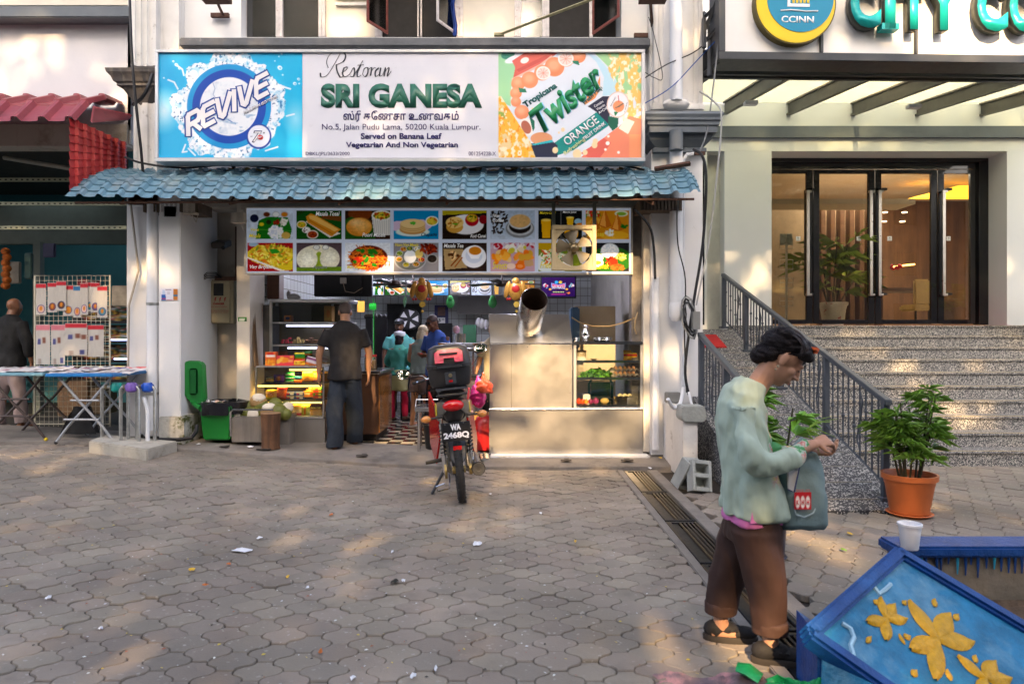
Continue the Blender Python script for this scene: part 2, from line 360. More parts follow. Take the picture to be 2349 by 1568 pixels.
# ---------------------------------------------------------------- street with its pavers
mb=MB()
xs=[-60,-12]+[-8+.5*i for i in range(25)]+[8,12,60];ys=[-60,-10,0,2,3,4,5,6,7,7.7,8,9,10,11.5,60]
mb.grid(lambda u,v:(xs[int(round(u*(len(xs)-1)))],ys[int(round(v*(len(ys)-1)))],gz(xs[int(round(u*(len(xs)-1)))],ys[int(round(v*(len(ys)-1)))])-.045),len(xs)-1,len(ys)-1)
ground=struct('ground',mb,grout)
street=bpy.data.objects.new('paved_forecourt',None);COL.objects.link(street);street['kind']='structure'
def paver_outline(s=.978):  # ogee-sided block, the same on all four quarters
 q=[(.0375,.09),(.043,.069),(.058,.054),(.075,.045),(.092,.036),(.107,.021),(.1125,0)]
 o=q+[(x,-y)for x,y in q[-2::-1]]+[(-x,-y)for x,y in q]+[(-x,y)for x,y in q[-2::-1]][0:6]
 return[(x*s,y*s)for i,(x,y)in enumerate(o)]
PO=paver_outline()
def paver_bm(tone,seed):
 q=random.Random(seed);m=MB();m.col=(tone*q.uniform(.98,1.04),tone,tone*q.uniform(.95,1.0))
 tl=(q.uniform(-.008,.008),q.uniform(-.008,.008))
 o=[m.V((x,y,-.04))for x,y in PO];b=[m.V((x,y,-.005))for x,y in PO];t=[m.V((x*.965,y*.955,tl[0]*x*3+tl[1]*y*3))for x,y in PO]
 n=len(PO)
 for k in range(n):
  m.Fc((o[k],o[(k+1)%n],b[(k+1)%n],b[k]));m.Fc((b[k],b[(k+1)%n],t[(k+1)%n],t[k]))
 m.Fc(t);return m
pv=[paver_bm(.88+.033*k,k)for k in range(8)]
pv_me=[m.mesh('paver',paver_m,smooth=False,attr='tone')for m in pv]
cells=[]
for i in range(-60,62):
 for j in range(10,92):
  if(i+j)%2:continue
  x,y=i*.15+.06,j*.09
  if y<2.55 or y>7.66 or abs(x)>1.0*y+.6:continue
  if x>1.14:continue
  cells.append((x,y,0))
for i in range(19,110):  # right of the drain the pavers are turned by a quarter
 for j in range(8,60):
  if(i+j)%2:continue
  x,y=i*.09,j*.15
  if x<1.68 or y<2.7 or x>1.05*y+.8:continue
  if y>7.85 or(1.95<x<3.5 and y>5.72)or(x<2.1 and y>6.5):continue
  cells.append((x,y,1))
vis=sorted(range(len(cells)),key=lambda k:cells[k][1])
big=MB();big.col=(1,1,1);cnt=0
for r_,k in enumerate(vis):
 x,y,rt=cells[k]
 if-.3<x-0<0 and False:continue
 z=gz(x,y);dx=(gz(x+.05,y)-gz(x-.05,y))/.1;dy=(gz(x,y+.05)-gz(x,y-.05))/.1
 e=Euler((math.atan(dy)+random.uniform(-.006,.006),-math.atan(dx)+random.uniform(-.006,.006),PI/2 if rt else 0),'XYZ')
 if rt:e=(Matrix.Rotation(math.atan(dy),4,'X')@Matrix.Rotation(-math.atan(dx),4,'Y')@Matrix.Rotation(PI/2,4,'Z')).to_euler()
 vi=random.randrange(8);dz=random.uniform(-.004,.003)+(.006 if random.random()<.03 else 0);x+=random.uniform(-.002,.002);y+=random.uniform(-.002,.002);infr=y>2.95 and abs(x)<.75*y
 if infr and cnt<300:
  o=link('paver',pv_me[vi],street);o.location=(x,y,z+dz);o.rotation_euler=e;cnt+=1
 else:
  big.T=Matrix.Translation((x,y,z+dz))@e.to_matrix().to_4x4();b0=len(big.v)
  for p,c in zip(pv[vi].v,pv[vi].c):big.col=c;big.V(p)
  for f in pv[vi].f:big.Fc([q+b0 for q in f])
big.T=None
o=obj('paver_field',big,paver_m,street,smooth=False,attr='tone',fixn=False);o['kind']='stuff'
# drain along the forecourt with long grate bars
dr=thing('drain_channel','long black iron drain grate running from the step to the foreground beside the standing woman','drain',(1.4,5,0))
m=MB();m.box((1.165,2.4,-.04),(1.235,7.6,.009));m.box((1.50,2.4,-.04),(1.62,7.6,.009));obj('concrete_edge',m,conc_light if False else concrete,dr,bevel=.006)
m=MB();m.box((1.24,2.4,-.2),(1.56,7.6,-.17));obj('channel_floor',m,grout,dr)
irn=mat('black_iron_grate',(.03,.03,.032),.45,.7,var=.3,sc=8)
for k in range(5):
 y0=2.45+k*1.03
 m=MB();m.box((1.242,y0,-.05),(1.278,y0+1.0,.004));m.box((1.468,y0,-.05),(1.496,y0+1.0,.004));m.box((1.278,y0,-.05),(1.468,y0+.03,.004));m.box((1.278,y0+.97,-.05),(1.468,y0+1.0,.004));m.box((1.278,y0+.03,-.03),(1.33,y0+.97,-.006))
 g=obj('grate_frame',m,irn,dr,bevel=.003)
 for q in range(4):
  m=MB();m.tube([(1.350+q*.032,y0+.03,-.004),(1.350+q*.032,y0+.97,-.004)],.0075,6);obj('grate_bar',m,irn if q else mat('worn_bar',(.07,.055,.035),.45,.8),g)
# concrete apron in front of the restaurant
def az(x):return .085+.05*max(0,-x-.5)
mb=MB();N_=40
ax=[-7.8+(9.75)*i/N_ for i in range(N_+1)]
def ap(u,v):
 x=ax[int(round(u*N_))];yb=[7.665,7.675,7.70,8.0,8.42,8.6][int(round(v*5))]
 yb0=yb+(.012*math.sin(x*9)+.01*math.sin(x*23)if v<.5 else 0)
 f=gz(x,7.6);t=az(x)if x>-4.6 else max(az(x),f+.03)
 z=[f-.04,f+.028,f+.04,f+(t-f)*.6+.02,t,t][int(round(v*5))]
 return(x,yb0,z)
mb.grid(ap,N_,5);struct('concrete_apron',mb,concrete)
for k,(X,w)in enumerate([(-2.85,.16),(-1.72,.13),(-.72,.12),(.62,.12),(1.32,.14),(-3.3,.1)]):
 m=MB();z=(gz(X,7.6)+az(X))/2+.033
 m.cbox((X,7.83,z),(w,.045,.008));m.cbox((X+.01,7.86,z),(w*.4,.13,.006));solo('drain_slot',m,grout,['dark rusted slot in the apron before the coconut crate','dark slot in the apron below the man in the black shirt','dark slot in the apron left of the motorcycle','dark slot in the apron under the steel counter','dark slot in the apron near the corner of the drain','dark slot in the apron before the green bin'][k],'drain slot','slots in the concrete apron')
mb=MB();mb.box((PX(1125,8.1),8.0,.0),(1.62,8.2,.093));struct('white_kerb_step',mb,white_old,bevel=.01)
# shop floor with checkered tiles
mb=MB();mb.box((-3.4,8.43,-.05),(1.6,17,.093));mb.box((-9.5,8.2,.0),(-4.05,13,.27));floor=struct('shop_floor',mb,grout)
TW=.178;mt=[MB(),MB()]
for k in range(2):mt[k].cbox((0,0,0),(TW-.003,TW-.003,.012))
tm=[mt[0].mesh('floor_tile',tile_d,smooth=False),mt[1].mesh('floor_tile',tile_l,smooth=False)]
rest=[MB(),MB()];cnt=0
for j in range(46):
 for i in range(-18,9):
  x,y=i*TW-.12,8.50+TW/2+j*TW
  if x<-3.3 or x>1.5:continue
  Xp=CX+x*F/y
  if 730<Xp<1010 and cnt<300:
   o=link('floor_tile',tm[(i+j)%2],floor);o.location=(x,y,.094);cnt+=1
  else:rest[(i+j)%2].cbox((x,y,.094),(TW-.003,TW-.003,.012))
  if False:pass
for k in range(2):
 o=obj('floor_tiles',rest[k],[tile_d,tile_l][k],floor,smooth=False,fixn=False);o['kind']='stuff'
mb=MB();mb.box((-2.65,8.42,.05),(-.3,8.50,.097));obj('threshold',mb,mat('threshold_tile',(.40,.34,.26),.4),floor)
# ---------------------------------------------------------------- restaurant shophouse
sh=thing('restaurant_shophouse','white shophouse with grey window ledge above the blue tiled awning, restaurant at ground level','building',(-1,8.45,0))
def wallbox(X0,Y0,X1,Y1,d0,d1,m=white,name='wall',parent=None,bevel=0):mb=MB();bxp(mb,X0,Y0,X1,Y1,d0,d1);return obj(name,mb,m,parent or sh,bevel=bevel)
WD=8.45
wallbox(411,-120,553,420,WD,8.9);wallbox(553,86,1425,470,WD,8.9);wallbox(1425,-120,1492,440,WD,8.9);wallbox(553,-120,1425,-60,WD,8.9)
wallbox(553,405,1475,481,8.40,8.449,beige,'lintel');wallbox(293,-120,300,330,8.5,8.9)
m=MB();bxp(m,411,86,1492,106,8.2,8.449);obj('window_ledge',m,mat('weathered_ledge_paint',(.10,.105,.115),.6,var=.25,sc=9,bump=.3,bsc=30,dirt=((.45,.42,.38),.66,.75,9)),sh,bevel=.012)
m=MB();bxp(m,411,107,1490,113,8.3,8.449);obj('ledge_soffit',m,conc_light,sh)
# pilasters
def pilaster(X0,X1,Y0,Y1,d,parent,flutes,m=white_old):
 mb=MB();n=len(flutes);xs0,xs1=PX(X0,d),PX(X1,d);z0,z1=PZ(Y1,d),PZ(Y0,d)
 pts=[(xs0,d)]
 for f in flutes:
  c=PX(f,d)
  for a in range(7):t=PI*a/6;pts.append((c-.035*math.cos(t),d+.03*math.sin(t)))
 pts+=[(xs1,d),(xs1,d+.45),(xs0,d+.45)]
 mb.prism([(x,y,z0)for x,y in pts],(0,0,z1-z0));return obj('pilaster',mb,m,parent,smooth=25)
pilaster(300,358,-120,150,8.2,sh,[316,330,344]);wallbox(358,-120,410,190,8.3,8.9,white_old,'mouldy_pier')
pilaster(1500,1612,-120,236,8.2,sh,[1516,1596])
wallbox(1490,-120,1500,255,8.3,8.8,white_old,'pier_side')
m=MB();bxp(m,1493,236,1617,254,8.12,8.7);obj('pilaster_base',m,white_old,sh,bevel=.02)
def capital(X0,X1,Y0,Y1,d,parent,m,name='capital',steps=None):
 mb=MB();steps=steps or[(0,.00,1.3),(.08,.012,1.25),(.15,.04,1.1),(.22,.04,1.12),(.3,.06,.95),(.45,.1,.7),(.6,.1,.7),(.65,.15,.62),(.85,.24,.2),(1,.26,.0)]
 x0,x1=PX(X0,d),PX(X1,d);z1,z0=PZ(Y0,d),PZ(Y1,d);rings=[]
 for t,ins,pr in steps:
  z=z1+(z0-z1)*t;rings.append([mb.V(p)for p in((x0+ins,d+ins*.7,z),(x1-ins,d+ins*.7,z),(x1-ins,d+.8,z),(x0+ins,d+.8,z))])
 mb.skin(rings);return obj(name,mb,m,parent,smooth=20)
capital(240,368,155,240,8.0,sh,greydark,steps=[(0,.0,0),(.1,.01,0),(.2,.05,0),(.32,.07,0),(.36,.1,0),(.42,.1,0),(.45,.14,0),(.7,.22,0),(1,.28,0)])
pilaster(306,360,236,420,8.15,sh,[320,345]);wallbox(293,400,362,470,8.15,8.5,white_old,'pier')
capital(1478,1662,254,300,7.85,sh,greyband,steps=[(0,.02,0),(.15,0,0),(.3,.02,0),(.42,.02,0),(.5,.045,0),(.65,.045,0),(.7,.07,0),(1,.07,0)])
capital(1484,1642,300,345,7.95,sh,greyband,'capital_neck',steps=[(0,.02,0),(.4,.04,0),(.75,.12,0),(.8,.09,0),(1,.09,0)])
wallbox(1494,343,1612,1043,8.1,8.7,white,'pillar')
wallbox(1476,470,1492,1036,8.2,8.7,mat('door_jamb_plaster',(.68,.63,.55),.8,var=.15,sc=6,bump=.3),'pillar_return')
wallbox(1449,478,1475,1036,8.32,8.5,mat('rough_grey_post',(.17,.15,.13),.8,.1,var=.3,sc=9,bump=.5),'steel_post')
# plinth beside the drain
m=MB();m.box((1.79,7.12,-.02),(1.94,8.09,.72));pl=obj('plinth',m,white_old,sh,bevel=.012)
# left pillar group
m=MB();m.box((PX(364,7.9),7.9,.2),(PX(414,7.9),8.9,PZ(440,7.9)));obj('pillar',m,white,sh,bevel=.01)
m=MB();m.box((PX(363,7.86),7.86,.15),(PX(414,7.86)+.03,8.6,PZ(955,7.86)));obj('pillar_base',m,mat('mossy_plaster',(.55,.52,.45),.9,var=.3,sc=8,bump=.8,bsc=18,dirt=((.09,.10,.02),.5,.6,6),streak=((.2,.16,.1),.5,.8,6)),sh,bevel=.015)
wallbox(291,440,366,1000,8.15,8.9,white,'pillar')
wallbox(455,440,546,1000,8.95,9.1,beige,'alcove_wall');wallbox(543,440,573,1012,8.45,8.95,mat('beige_pier',(.58,.53,.46),.8,var=.1,sc=3,bump=.15,streak=((.3,.22,.15),.6,.9,3)),'alcove_pier')
wallbox(430,440,560,475,8.5,8.95,beige,'alcove_head')
# upper windows: a recess with frames, panes, curtains
m=MB();bxp(m,553,-60,1425,90,8.89,9.0);obj('window_backing',m,mat('dark_room',(.02,.018,.016),.9),sh)
frame_m=mat('flaking_window_frame',(.62,.57,.54),.6,var=.2,sc=15,bump=.3,bsc=40,dirt=((.25,.08,.05),.6,.7,12));redframe=mat('red_oxide_frame',(.2,.055,.04),.6,var=.3,sc=15)
panel_m=mat('painted_blind_panel',(.66,.60,.50),.6,var=.08,sc=2)
def window(X0,X1,pane_m,name='window'):
 m=MB()
 for a,b in((X0,X0+8),(X1-8,X1)):bxp(m,a,-58,b,84,8.6,8.68)
 bxp(m,X0+8,-58,X1-8,-50,8.6,8.68)
 w=obj(name,m,frame_m,sh,bevel=.004);m=MB();bxp(m,X0+8,-50,X1-8,85,8.635,8.645);obj('pane',m,pane_m,w);return w
window(556,640,G_dark);window(640,738,G_dark)
w=window(738,868,panel_m)
m=MB();bxp(m,770,-20,858,-4,8.60,8.633);bxp(m,770,6,858,12,8.60,8.633);obj('panel_seam',m,mat('pale_seam',(.75,.72,.66),.5),w)
w=window(868,965,mat('dark_gap',(.02,.018,.016),.95));w=window(960,1054,mat('dark_gap',None));window(1054,1188,panel_m);window(1188,1252,G_dark);window(1252,1360,mat('dark_gap'))  # open windows filled with dark sheets, the room's shade put into their colour
def casement(x,wdt,dirx,m_pane,fm):
 # opened outward: hinge at x on the frame, leaf swings towards the street
 a=R(62);hx=PX(x,8.6);ex,ey=hx+dirx*wdt*math.cos(a),8.6-wdt*math.sin(a);z0,z1=PZ(80,8.6),PZ(-60,8.6);u=Vector((ex-hx,ey-8.6,0)).normalized();n=Vector((-u.y,u.x,0))*.02
 def bar(s0,s1,za,zb):A=Vector((hx,8.6,0))+u*s0;B=Vector((hx,8.6,0))+u*s1;m.prism([(A.x,A.y,za),(B.x,B.y,za),(B.x,B.y,zb),(A.x,A.y,zb)],n)
 m=MB();bar(0,.035,z0,z1);bar(wdt-.035,wdt,z0,z1);bar(.035,wdt-.035,z0,z0+.035)
 c=obj('casement',m,fm,sh,bevel=.003);m=MB();A=Vector((hx,8.6,0))+u*.035+n*.4;B=Vector((hx,8.6,0))+u*(wdt-.035)+n*.4
 m.prism([(A.x,A.y,z0+.035),(B.x,B.y,z0+.035),(B.x,B.y,z1),(A.x,A.y,z1)],n*.25);obj('pane',m,m_pane,c)
casement(888,.40,-1,G_dark,redframe);casement(1044,.42,-1,G_dark,frame_m);casement(1358,.55,1,glassmat('green_glass',(.3,.42,.38),.1,.1),redframe)
m=MB();m.grid(lambda u,v:(PX(1046-10*u,8.5)+.02*math.sin(v*9),8.5+.04*math.sin(u*14),PZ(-60+142*v,8.5)),8,6);tag(obj('curtain',m,mat('blue_cloth',(.01,.06,.35),.8)),'strip of blue curtain behind the open casement in the upper window','curtain')
vm=MB()
for k in range(60):
 x=PX(random.uniform(1192,1246),8.8);z0=PZ(90,8.8);pts=[(x,8.8,z0)]
 for j in range(4):x+=random.uniform(-.05,.05);pts.append((x,8.8+random.uniform(-.03,.03),z0+(j+1)*random.uniform(.12,.2)))
 vm.tube(pts,.004,4)
solo('climbing_twigs',vm,cable_m,'tangle of thin black twigs behind the upper window pane','twigs')
m=MB();a,b=P(1145,80,8.2),P(1420,-25,7.5);m.tube([a,b],.018,4);m.cbox(a,(.12,.05,.03));solo('stay_bar',m,mat('old_green_bar',(.3,.27,.14),.6,var=.3,sc=20),'long greenish stay bar leaning out above the grey window ledge','bar')
# ---------------------------------------------------------------- left-hand shophouse
ls=thing('neighbour_shophouse','pale neighbouring shophouse on the left above a maroon tiled awning, dark shop inside','building',(-6,8.5,0))
m=MB();bxp(m,-400,38,300,300,8.5,8.8);obj('wall',m,mat('pale_grey_wall_paint',(.66,.655,.68),.8,var=.06,sc=1.3,bump=.15,bsc=22,dirt=((.3,.27,.25),.7,.8,8)),ls)
m=MB();bxp(m,-400,14,302,40,8.3,8.8);obj('ledge',m,greyband,ls,bevel=.012)
m=MB();bxp(m,-400,-120,300,12,8.55,8.8);obj('upper_wall',m,panel_m,ls)
m=MB();bxp(m,-400,285,291,335,8.45,8.7);obj('lintel',m,beige,ls)
teal=mat('teal_shop_wall',(.06,.22,.26),.7,var=.1,sc=2)
m=MB();bxp(m,-500,300,400,1010,12.6,12.7);m.box((PX(291,8.9)+.02,8.9,.2),(PX(291,8.9)+.12,12.6,4.3));obj('inner_wall',m,teal,ls)
m=MB();m.box((-10,8.8,4.1),(-4.6,12.7,4.25));obj('ceiling',m,mat('dark_ceiling',(.06,.055,.05),.9),ls)
m=MB();m.box((-10.2,8.3,.2),(-10.1,12.7,4.3));obj('side_wall',m,teal,ls)
m=MB();bxp(m,-100,470,291,560,10.8,10.9);obj('shutter_housing',m,mat('green_grey_housing',(.13,.15,.13),.6),ls,bevel=.01)
m=MB();bxp(m,75,555,92,1000,10.7,10.8);obj('steel_upright',m,mat('green_grey_housing'),ls)
slot=mat('slotted_rail',(.36,.38,.27),.5,.3,var=.15,sc=20)
for X0,Y,d in((-60,412,8.9),(-60,467,8.9),(-60,522,8.95)):
 m=MB();bxp(m,X0,Y-4,290,Y+4,d,d+.03);r_=obj('slotted_rail',m,slot,ls);m=MB()
 for k in range(27):bxp(m,X0+8+k*12.5,Y-1.6,X0+13+k*12.5,Y+1.4,d-.002,d)
 obj('slot_row',m,dark,r_)
# ---------------------------------------------------------------- hotel building
ht=thing('hotel_building','smooth white hotel front with a deep doorway above the pebbled stairs','building',(5.5,10.83,0))
HD=10.83;zb=1.4
def hw(x0,x1,z0,z1,m=white_hotel,name='wall',y0=HD,y1=HD+.5):mb=MB();mb.box((x0,y0,z0),(x1,y1,z1));return obj(name,mb,m,ht)
xL,xR=PX(1770,HD),PX(2310,HD);zT=PZ(347,HD)
hw(PX(1662,HD),xL,zb,zT);hw(xR,12,zb,zT);hw(2.2,12,zT+.001,PZ(318,HD));hw(2.2,12,PZ(292,HD),9)
hw(2.0,12.0,PZ(318,HD)+.001,PZ(292,HD)-.001,greyband,'band',HD-.07)
hw(2.0,PX(1622,HD),zb,zT);hw(PX(1622,HD),PX(1662,HD),zb,zT,mat('recess_tone',(.60,.60,.55),.75),'recess',HD+.25)  # recess back slightly darker and yellower than the wall
m=MB();bxp(m,1606,372,1616,745,8.9,8.98);obj('side_door_frame',m,mat('black_door_frame',(.012,.012,.014),.2,coat=.5),ht)
# glass doors: black frame, four leaves with steel pull handles
DD=11.3;blk=mat('black_door_frame')
m=MB();bxp(m,1764,352,2272,372,DD-.05,DD+.1);bxp(m,2246,372,2268,745,DD-.05,DD+.1);bxp(m,1764,373,2246,388,DD,DD+.08);obj('door_frame',m,blk,ht,bevel=.004)
leaves=[(1768,1864),(1866,2006),(2008,2150),(2152,2240)]
hand=[(1845,1),(1990,1),(2020,-1),(2167,-1)]
for k,(a,b)in enumerate(leaves):
 m=MB();st=14
 if k:bxp(m,a,389,a+st,742,DD+.0,DD+.05)
 bxp(m,b-st,389,b,742,DD+.0,DD+.05);bxp(m,(a+st)if k else a,389,b-st,398,DD+.0,DD+.05);bxp(m,(a+st)if k else a,733,b-st,743,DD+.0,DD+.05)
 g=obj('glass_door',m,blk,ht,bevel=.003)
 m=MB();bxp(m,a+(st if k else 0),398,b-st,733,DD+.02,DD+.03);obj('pane',m,G_door,g)
 hx=hand[k][0];m=MB()
 for s in(0,1):
  y=DD-.09 if s==0 else DD+.14;X=hx+(6 if k in(0,1)else-4)-(5 if s else 0)
  q=MB();bxp(q,X,436,X+7,678,y,y+.03);bxp(q,X,436,X+12,441,y+.031,DD);bxp(q,X,673,X+12,678,y+.031,DD)
  obj('handle',q,mat('satin_steel',(.6,.56,.5),.3,1.)if s==0 else dark,g,bevel=.003)
for k,(x,w)in enumerate(((1831,10),(1970,10),(2041,10),(2176,9))):
 m=MB();bxp(m,x-w/2,542,x+w/2,552,DD+.008,DD+.012);s=tag(obj('push_sticker',m,mat('white_sticker',(.75,.75,.72),.5)),['small white push sticker on the leftmost hotel glass door','small white push sticker on the second hotel glass door behind the palm','small white push sticker on the third hotel glass door','small white push sticker on the rightmost hotel glass door'][k],'sticker','push stickers on the hotel doors')
 text('推' if True else 'PUSH',dark,s,(x-2.5,543.5,x+2.5,548),DD+.008,ext=.0005);text('PUSH',dark,s,(x-2.5,549,x+2.5,551),DD+.008,ext=.0005)
# lobby
lob=thing('hotel_lobby','warm lit lobby with wood slat wall and cream ceiling seen through the glass doors','lobby',(6,14,1.6))
zf=1.64;cream=mat('cream_ceiling',(.62,.54,.42),.7,var=.03);wood=mat('lobby_wood_panel',(.15,.075,.035),.45,var=.25,sc=3,streak=((.07,.035,.018),.4,.7,6))
m=MB();m.box((3.6,11.4,zf-.1),(13,17,zf));obj('lobby_floor',m,mat('lobby_floor_tile',(.35,.28,.2),.25),lob)
m=MB();m.box((3.6,11.4,4.75),(13,17,4.85));obj('ceiling',m,cream,lob)
m=MB();m.box((3.5,11.4,zf),(3.6,17,4.75));m.box((12.9,11.4,zf),(13,17,4.75));obj('side_wall',m,mat('lobby_wall',(.5,.42,.32),.7),lob)
m=MB();m.box((3.6,16.5,zf),(12.9,16.6,4.75));obj('back_wall',m,wood,lob)
m=MB();m.box((3.6,13.7,zf),(PX(1858,13.7),13.8,4.2));obj('beige_wall',m,mat('beige_panel',(.42,.31,.2),.5),lob)
for k in range(7):
 x=PX(1884+22*k,14);m=MB();m.box((x,14,zf),(x+.09,14.2,4.25));obj('wood_slat',m,mat('slat_wood',(.11,.05,.022),.4,var=.3,sc=4),lob,bevel=.005)
m=MB();bxp(m,1857,470,2012,740,14.4,14.5);obj('slat_backing',m,mat('slat_back',(.38,.27,.17),.6),lob)
m=MB();bxp(m,1700,456,2100,468,12.6,13.2);obj('ceiling_bulkhead',m,cream,lob)
def glow(name,mb,col,st,label,cat,parent=None,group=None):
 mm=mat(name+'_light',col,.4,var=0,emis=st);o=obj(name,mb,mm,parent)
 return o if parent else tag(o,label,cat,group)
m=MB();m.prism([P(2085,455,14.5),P(2200,425,14.5),P(2262,425,14.5),P(2262,455,14.5)],(0,.1,0));glow('cove_glow',m,(1,.45,.03),.8,'','',lob)
for X,Y in((2030,488),(2075,488),(2028,509),(2070,509)):m=MB();m.lathe(P(X,Y,14),[(.0,.02),(.05,.015),(.05,0),(0,0)],10);glow('downlight',m,(1,.7,.4),3,'','',lob)
m=MB();m.tube([P(2046,612,15),P(2098,606,15)],.018,6);glow('bar_light',m,(1,.5,.1),2.5,'','',lob)
m=MB();m.ell(P(2248,575,14.5),(.06,.06,.22),10);glow('pendant_light',m,(1,.4,.05),2.5,'','',lob)
pl_=bpy.data.lights.new('lobby_lamp','AREA');pl_.energy=105;pl_.size=3;pl_.color=(1,.84,.64);plo=bpy.data.objects.new('lobby_lamp',pl_);COL.objects.link(plo);plo.location=(7.5,14,4.7)
# steps of pebble wash, ramp
st=bpy.data.objects.new('entrance_steps',None);COL.objects.link(st);st['kind']='structure'
XS0,XS1=3.42,12.
for n in range(10):
 y0=7.9+.3*n;m=MB();m.box((XS0,y0,-.1 if n==0 else n*.166-.02),(XS1,11.4 if n==9 else y0+.45,(n+1)*.166));m.box((XS0,y0-.022,(n+1)*.166-.03),(XS1,y0-.0005,(n+1)*.166));s=obj('step',m,terrazzo,st,bevel=.008)
 m=MB();m.box((XS0+.02,y0+.012,(n+1)*.166),(XS1,y0+.026,(n+1)*.166+.003));obj('step_edge',m,gold,s)
rp=MB();rp.prism([(2.14,5.84,-.03),(2.14,10.5,-.03),(2.14,10.5,1.60),(2.14,5.84,0.01)],(1.27,0,0));ramp=struct('ramp',rp,terr_ramp)
for k in range(16):
 y=6.0+k*.27;m=MB();z=.01+(y-5.84)*.3412;m.cbox((2.78,y,z+.003),(1.05,.014,.008));obj('ramp_groove',m,mat('groove_strip',(.28,.26,.22),.7),ramp)
m=MB();m.box((2.14,10.5,-.03),(3.41,11.4,1.60));struct('ramp_landing',m,terr_ramp)
m=MB();sl_=math.atan(.3412);m.cbox((2.8,9.95,.01+(9.95-5.84)*.3412+.012),(.5,.55,.015),Matrix.Rotation(sl_,4,'X'));solo('red_mat',m,mat('red_mat',(.4,.012,.012),.95,bump=.5,bsc=90),'red rubber mat lying at the top of the ramp by the side door','mat')
m=MB();m.box((xL,10.75,1.661),(xR,11.2,1.667));solo('door_mat',m,mat('red_mat'),'long thin red mat before the glass hotel doors','mat')
# ---------------------------------------------------------------- hotel canopy and sign
TW_=3.0
cp=thing('hotel_canopy','grey steel and frosted glass canopy over the hotel doors','canopy',(2.3,8.4,4.7),local=True);cp.rotation_euler=(0,0,R(1.8))
canm=mat('charcoal_beam_paint',(.05,.055,.062),.45,.2,var=.12);canl=mat('grey_beam_underside',(.11,.105,.09),.5,.2)
m=MB();m.box((-.15,0,.0),(6.5,.06,.30));m.box((-.15,-.05,.0),(6.5,.12,.02));m.box((-.15,-.05,.28),(6.5,.12,.30));obj('front_beam',m,canm,cp)
m=MB();m.box((-.17,.1,.05),(-.1,2.4,.3));obj('side_beam',m,canm,cp)
for k in range(7):
 x=.12+k*1.02;m=MB()
 for(za,zb_,w)in((-.01,.02,.07),(.02,.17,.012),(.17,.2,.07)):
  m.prism([(x-w/2,.06,za),(x+w/2,.06,za),(x+w/2,.06,zb_),(x-w/2,.06,zb_)],(0,2.3,.30))
 obj('rafter',m,canl,cp)
frost=bpy.data.materials.new('frosted_canopy_glass');frost.use_nodes=True;t=frost.node_tree;t.nodes.clear();N=t.nodes.new;o_=N('ShaderNodeOutputMaterial');a_=N('ShaderNodeBsdfTransparent');b_=N('ShaderNodeBsdfTranslucent');c_=N('ShaderNodeMixShader');a_.inputs[0].default_value=(.85,.9,.82,1);b_.inputs[0].default_value=(.72,.64,.42,1);c_.inputs[0].default_value=.30
for u_,v_ in((a_.outputs[0],c_.inputs[1]),(b_.outputs[0],c_.inputs[2]),(c_.outputs[0],o_.inputs[0])):t.links.new(u_,v_)
for k in range(6):
 x=.12+k*1.02;m=MB();m.prism([(x+.04,-.35,.13),(x+.98,-.35,.13),(x+.98,-.35,.142),(x+.04,-.35,.142)],(0,2.72,.36));obj('glass_panel',m,frost,cp)
# sign structure
sg=thing('hotel_sign','white hotel sign with turquoise letters and a round yellow badge above the canopy','sign',(2.38,7.85,4.68),local=True);sg.rotation_euler=(0,0,R(1.8))
m=MB();m.box((0,0,0),(6.2,.35,.09));m.box((0,0,.09),(.075,.35,1.1));m.box((1.185,-.003,.09),(1.22,.1,1.1));m.box((2.30,-.003,.09),(2.335,.1,1.1));obj('frame',m,canm,sg,bevel=.004)
m=MB();m.box((.076,.03,.091),(6.2,.3,1.1));obj('face_panel',m,mat('sign_white_panel',(.80,.78,.75),.45,var=.02),sg)
k_=7.85/F
def SL(X,Y):return((X-1650)*k_*1.0,(130-Y)*k_+.01)  # place on the sign face
rb=MB();cx_,cz_=SL(1822,8)
rb.lathe((cx_,.03,cz_),[(.47,0),(.47,.10)],48,axis=(0,-1,0));bd=obj('badge',rb,mat('badge_edge',(.10,.075,.01),.5),sg)
q=MB();q.lathe((cx_,-.07,cz_),[(.455,0),(.455,.006)],48,axis=(0,-1,0));obj('badge_ring',q,mat('badge_yellow',(.85,.58,.01),.4,var=.02),bd)
q=MB();q.lathe((cx_+.05,-.0765,cz_+.05),[(.385,0),(.385,.006)],48,axis=(0,-1,0));obj('badge_centre',q,mat('badge_blue',(.0,.25,.42),.4,var=.02),bd)
wl=mat('white_lettering',(.85,.85,.85),.5,var=0)
def signtext(s,m_,par,X0,Y0,X1,Y1,yl,depth=.002,bold=0.02,serif=0):
 o=text(s,m_,None,(CX-50,CY-50,CX+50,CY+50),1.,bold=bold,ext=0);me=o.data;bpy.data.objects.remove(o)
 v=np.empty(len(me.vertices)*3);me.vertices.foreach_get('co',v);v=v.reshape(-1,3);a=SL(X0,Y1);b_=SL(X1,Y0)
 for ax_,(p0,p1)in((0,(a[0],b_[0])),(2,(a[1],b_[1]))):lo,hi=v[:,ax_].min(),v[:,ax_].max();v[:,ax_]=(v[:,ax_]-lo)/(hi-lo)*(p1-p0)+p0
 v[:,1]=yl;me.vertices.foreach_set('co',v.ravel());bm=bmesh.new();bm.from_mesh(me);r=bmesh.ops.extrude_face_region(bm,geom=bm.faces[:]);bmesh.ops.translate(bm,verts=[g for g in r['geom']if isinstance(g,bmesh.types.BMVert)],vec=(0,-depth,0));bmesh.ops.recalc_face_normals(bm,faces=bm.faces);bm.to_mesh(me);bm.free()
 return link('lettering',me,par)
signtext('CCINN',wl,bd,1788,39,1863,54,-.083)
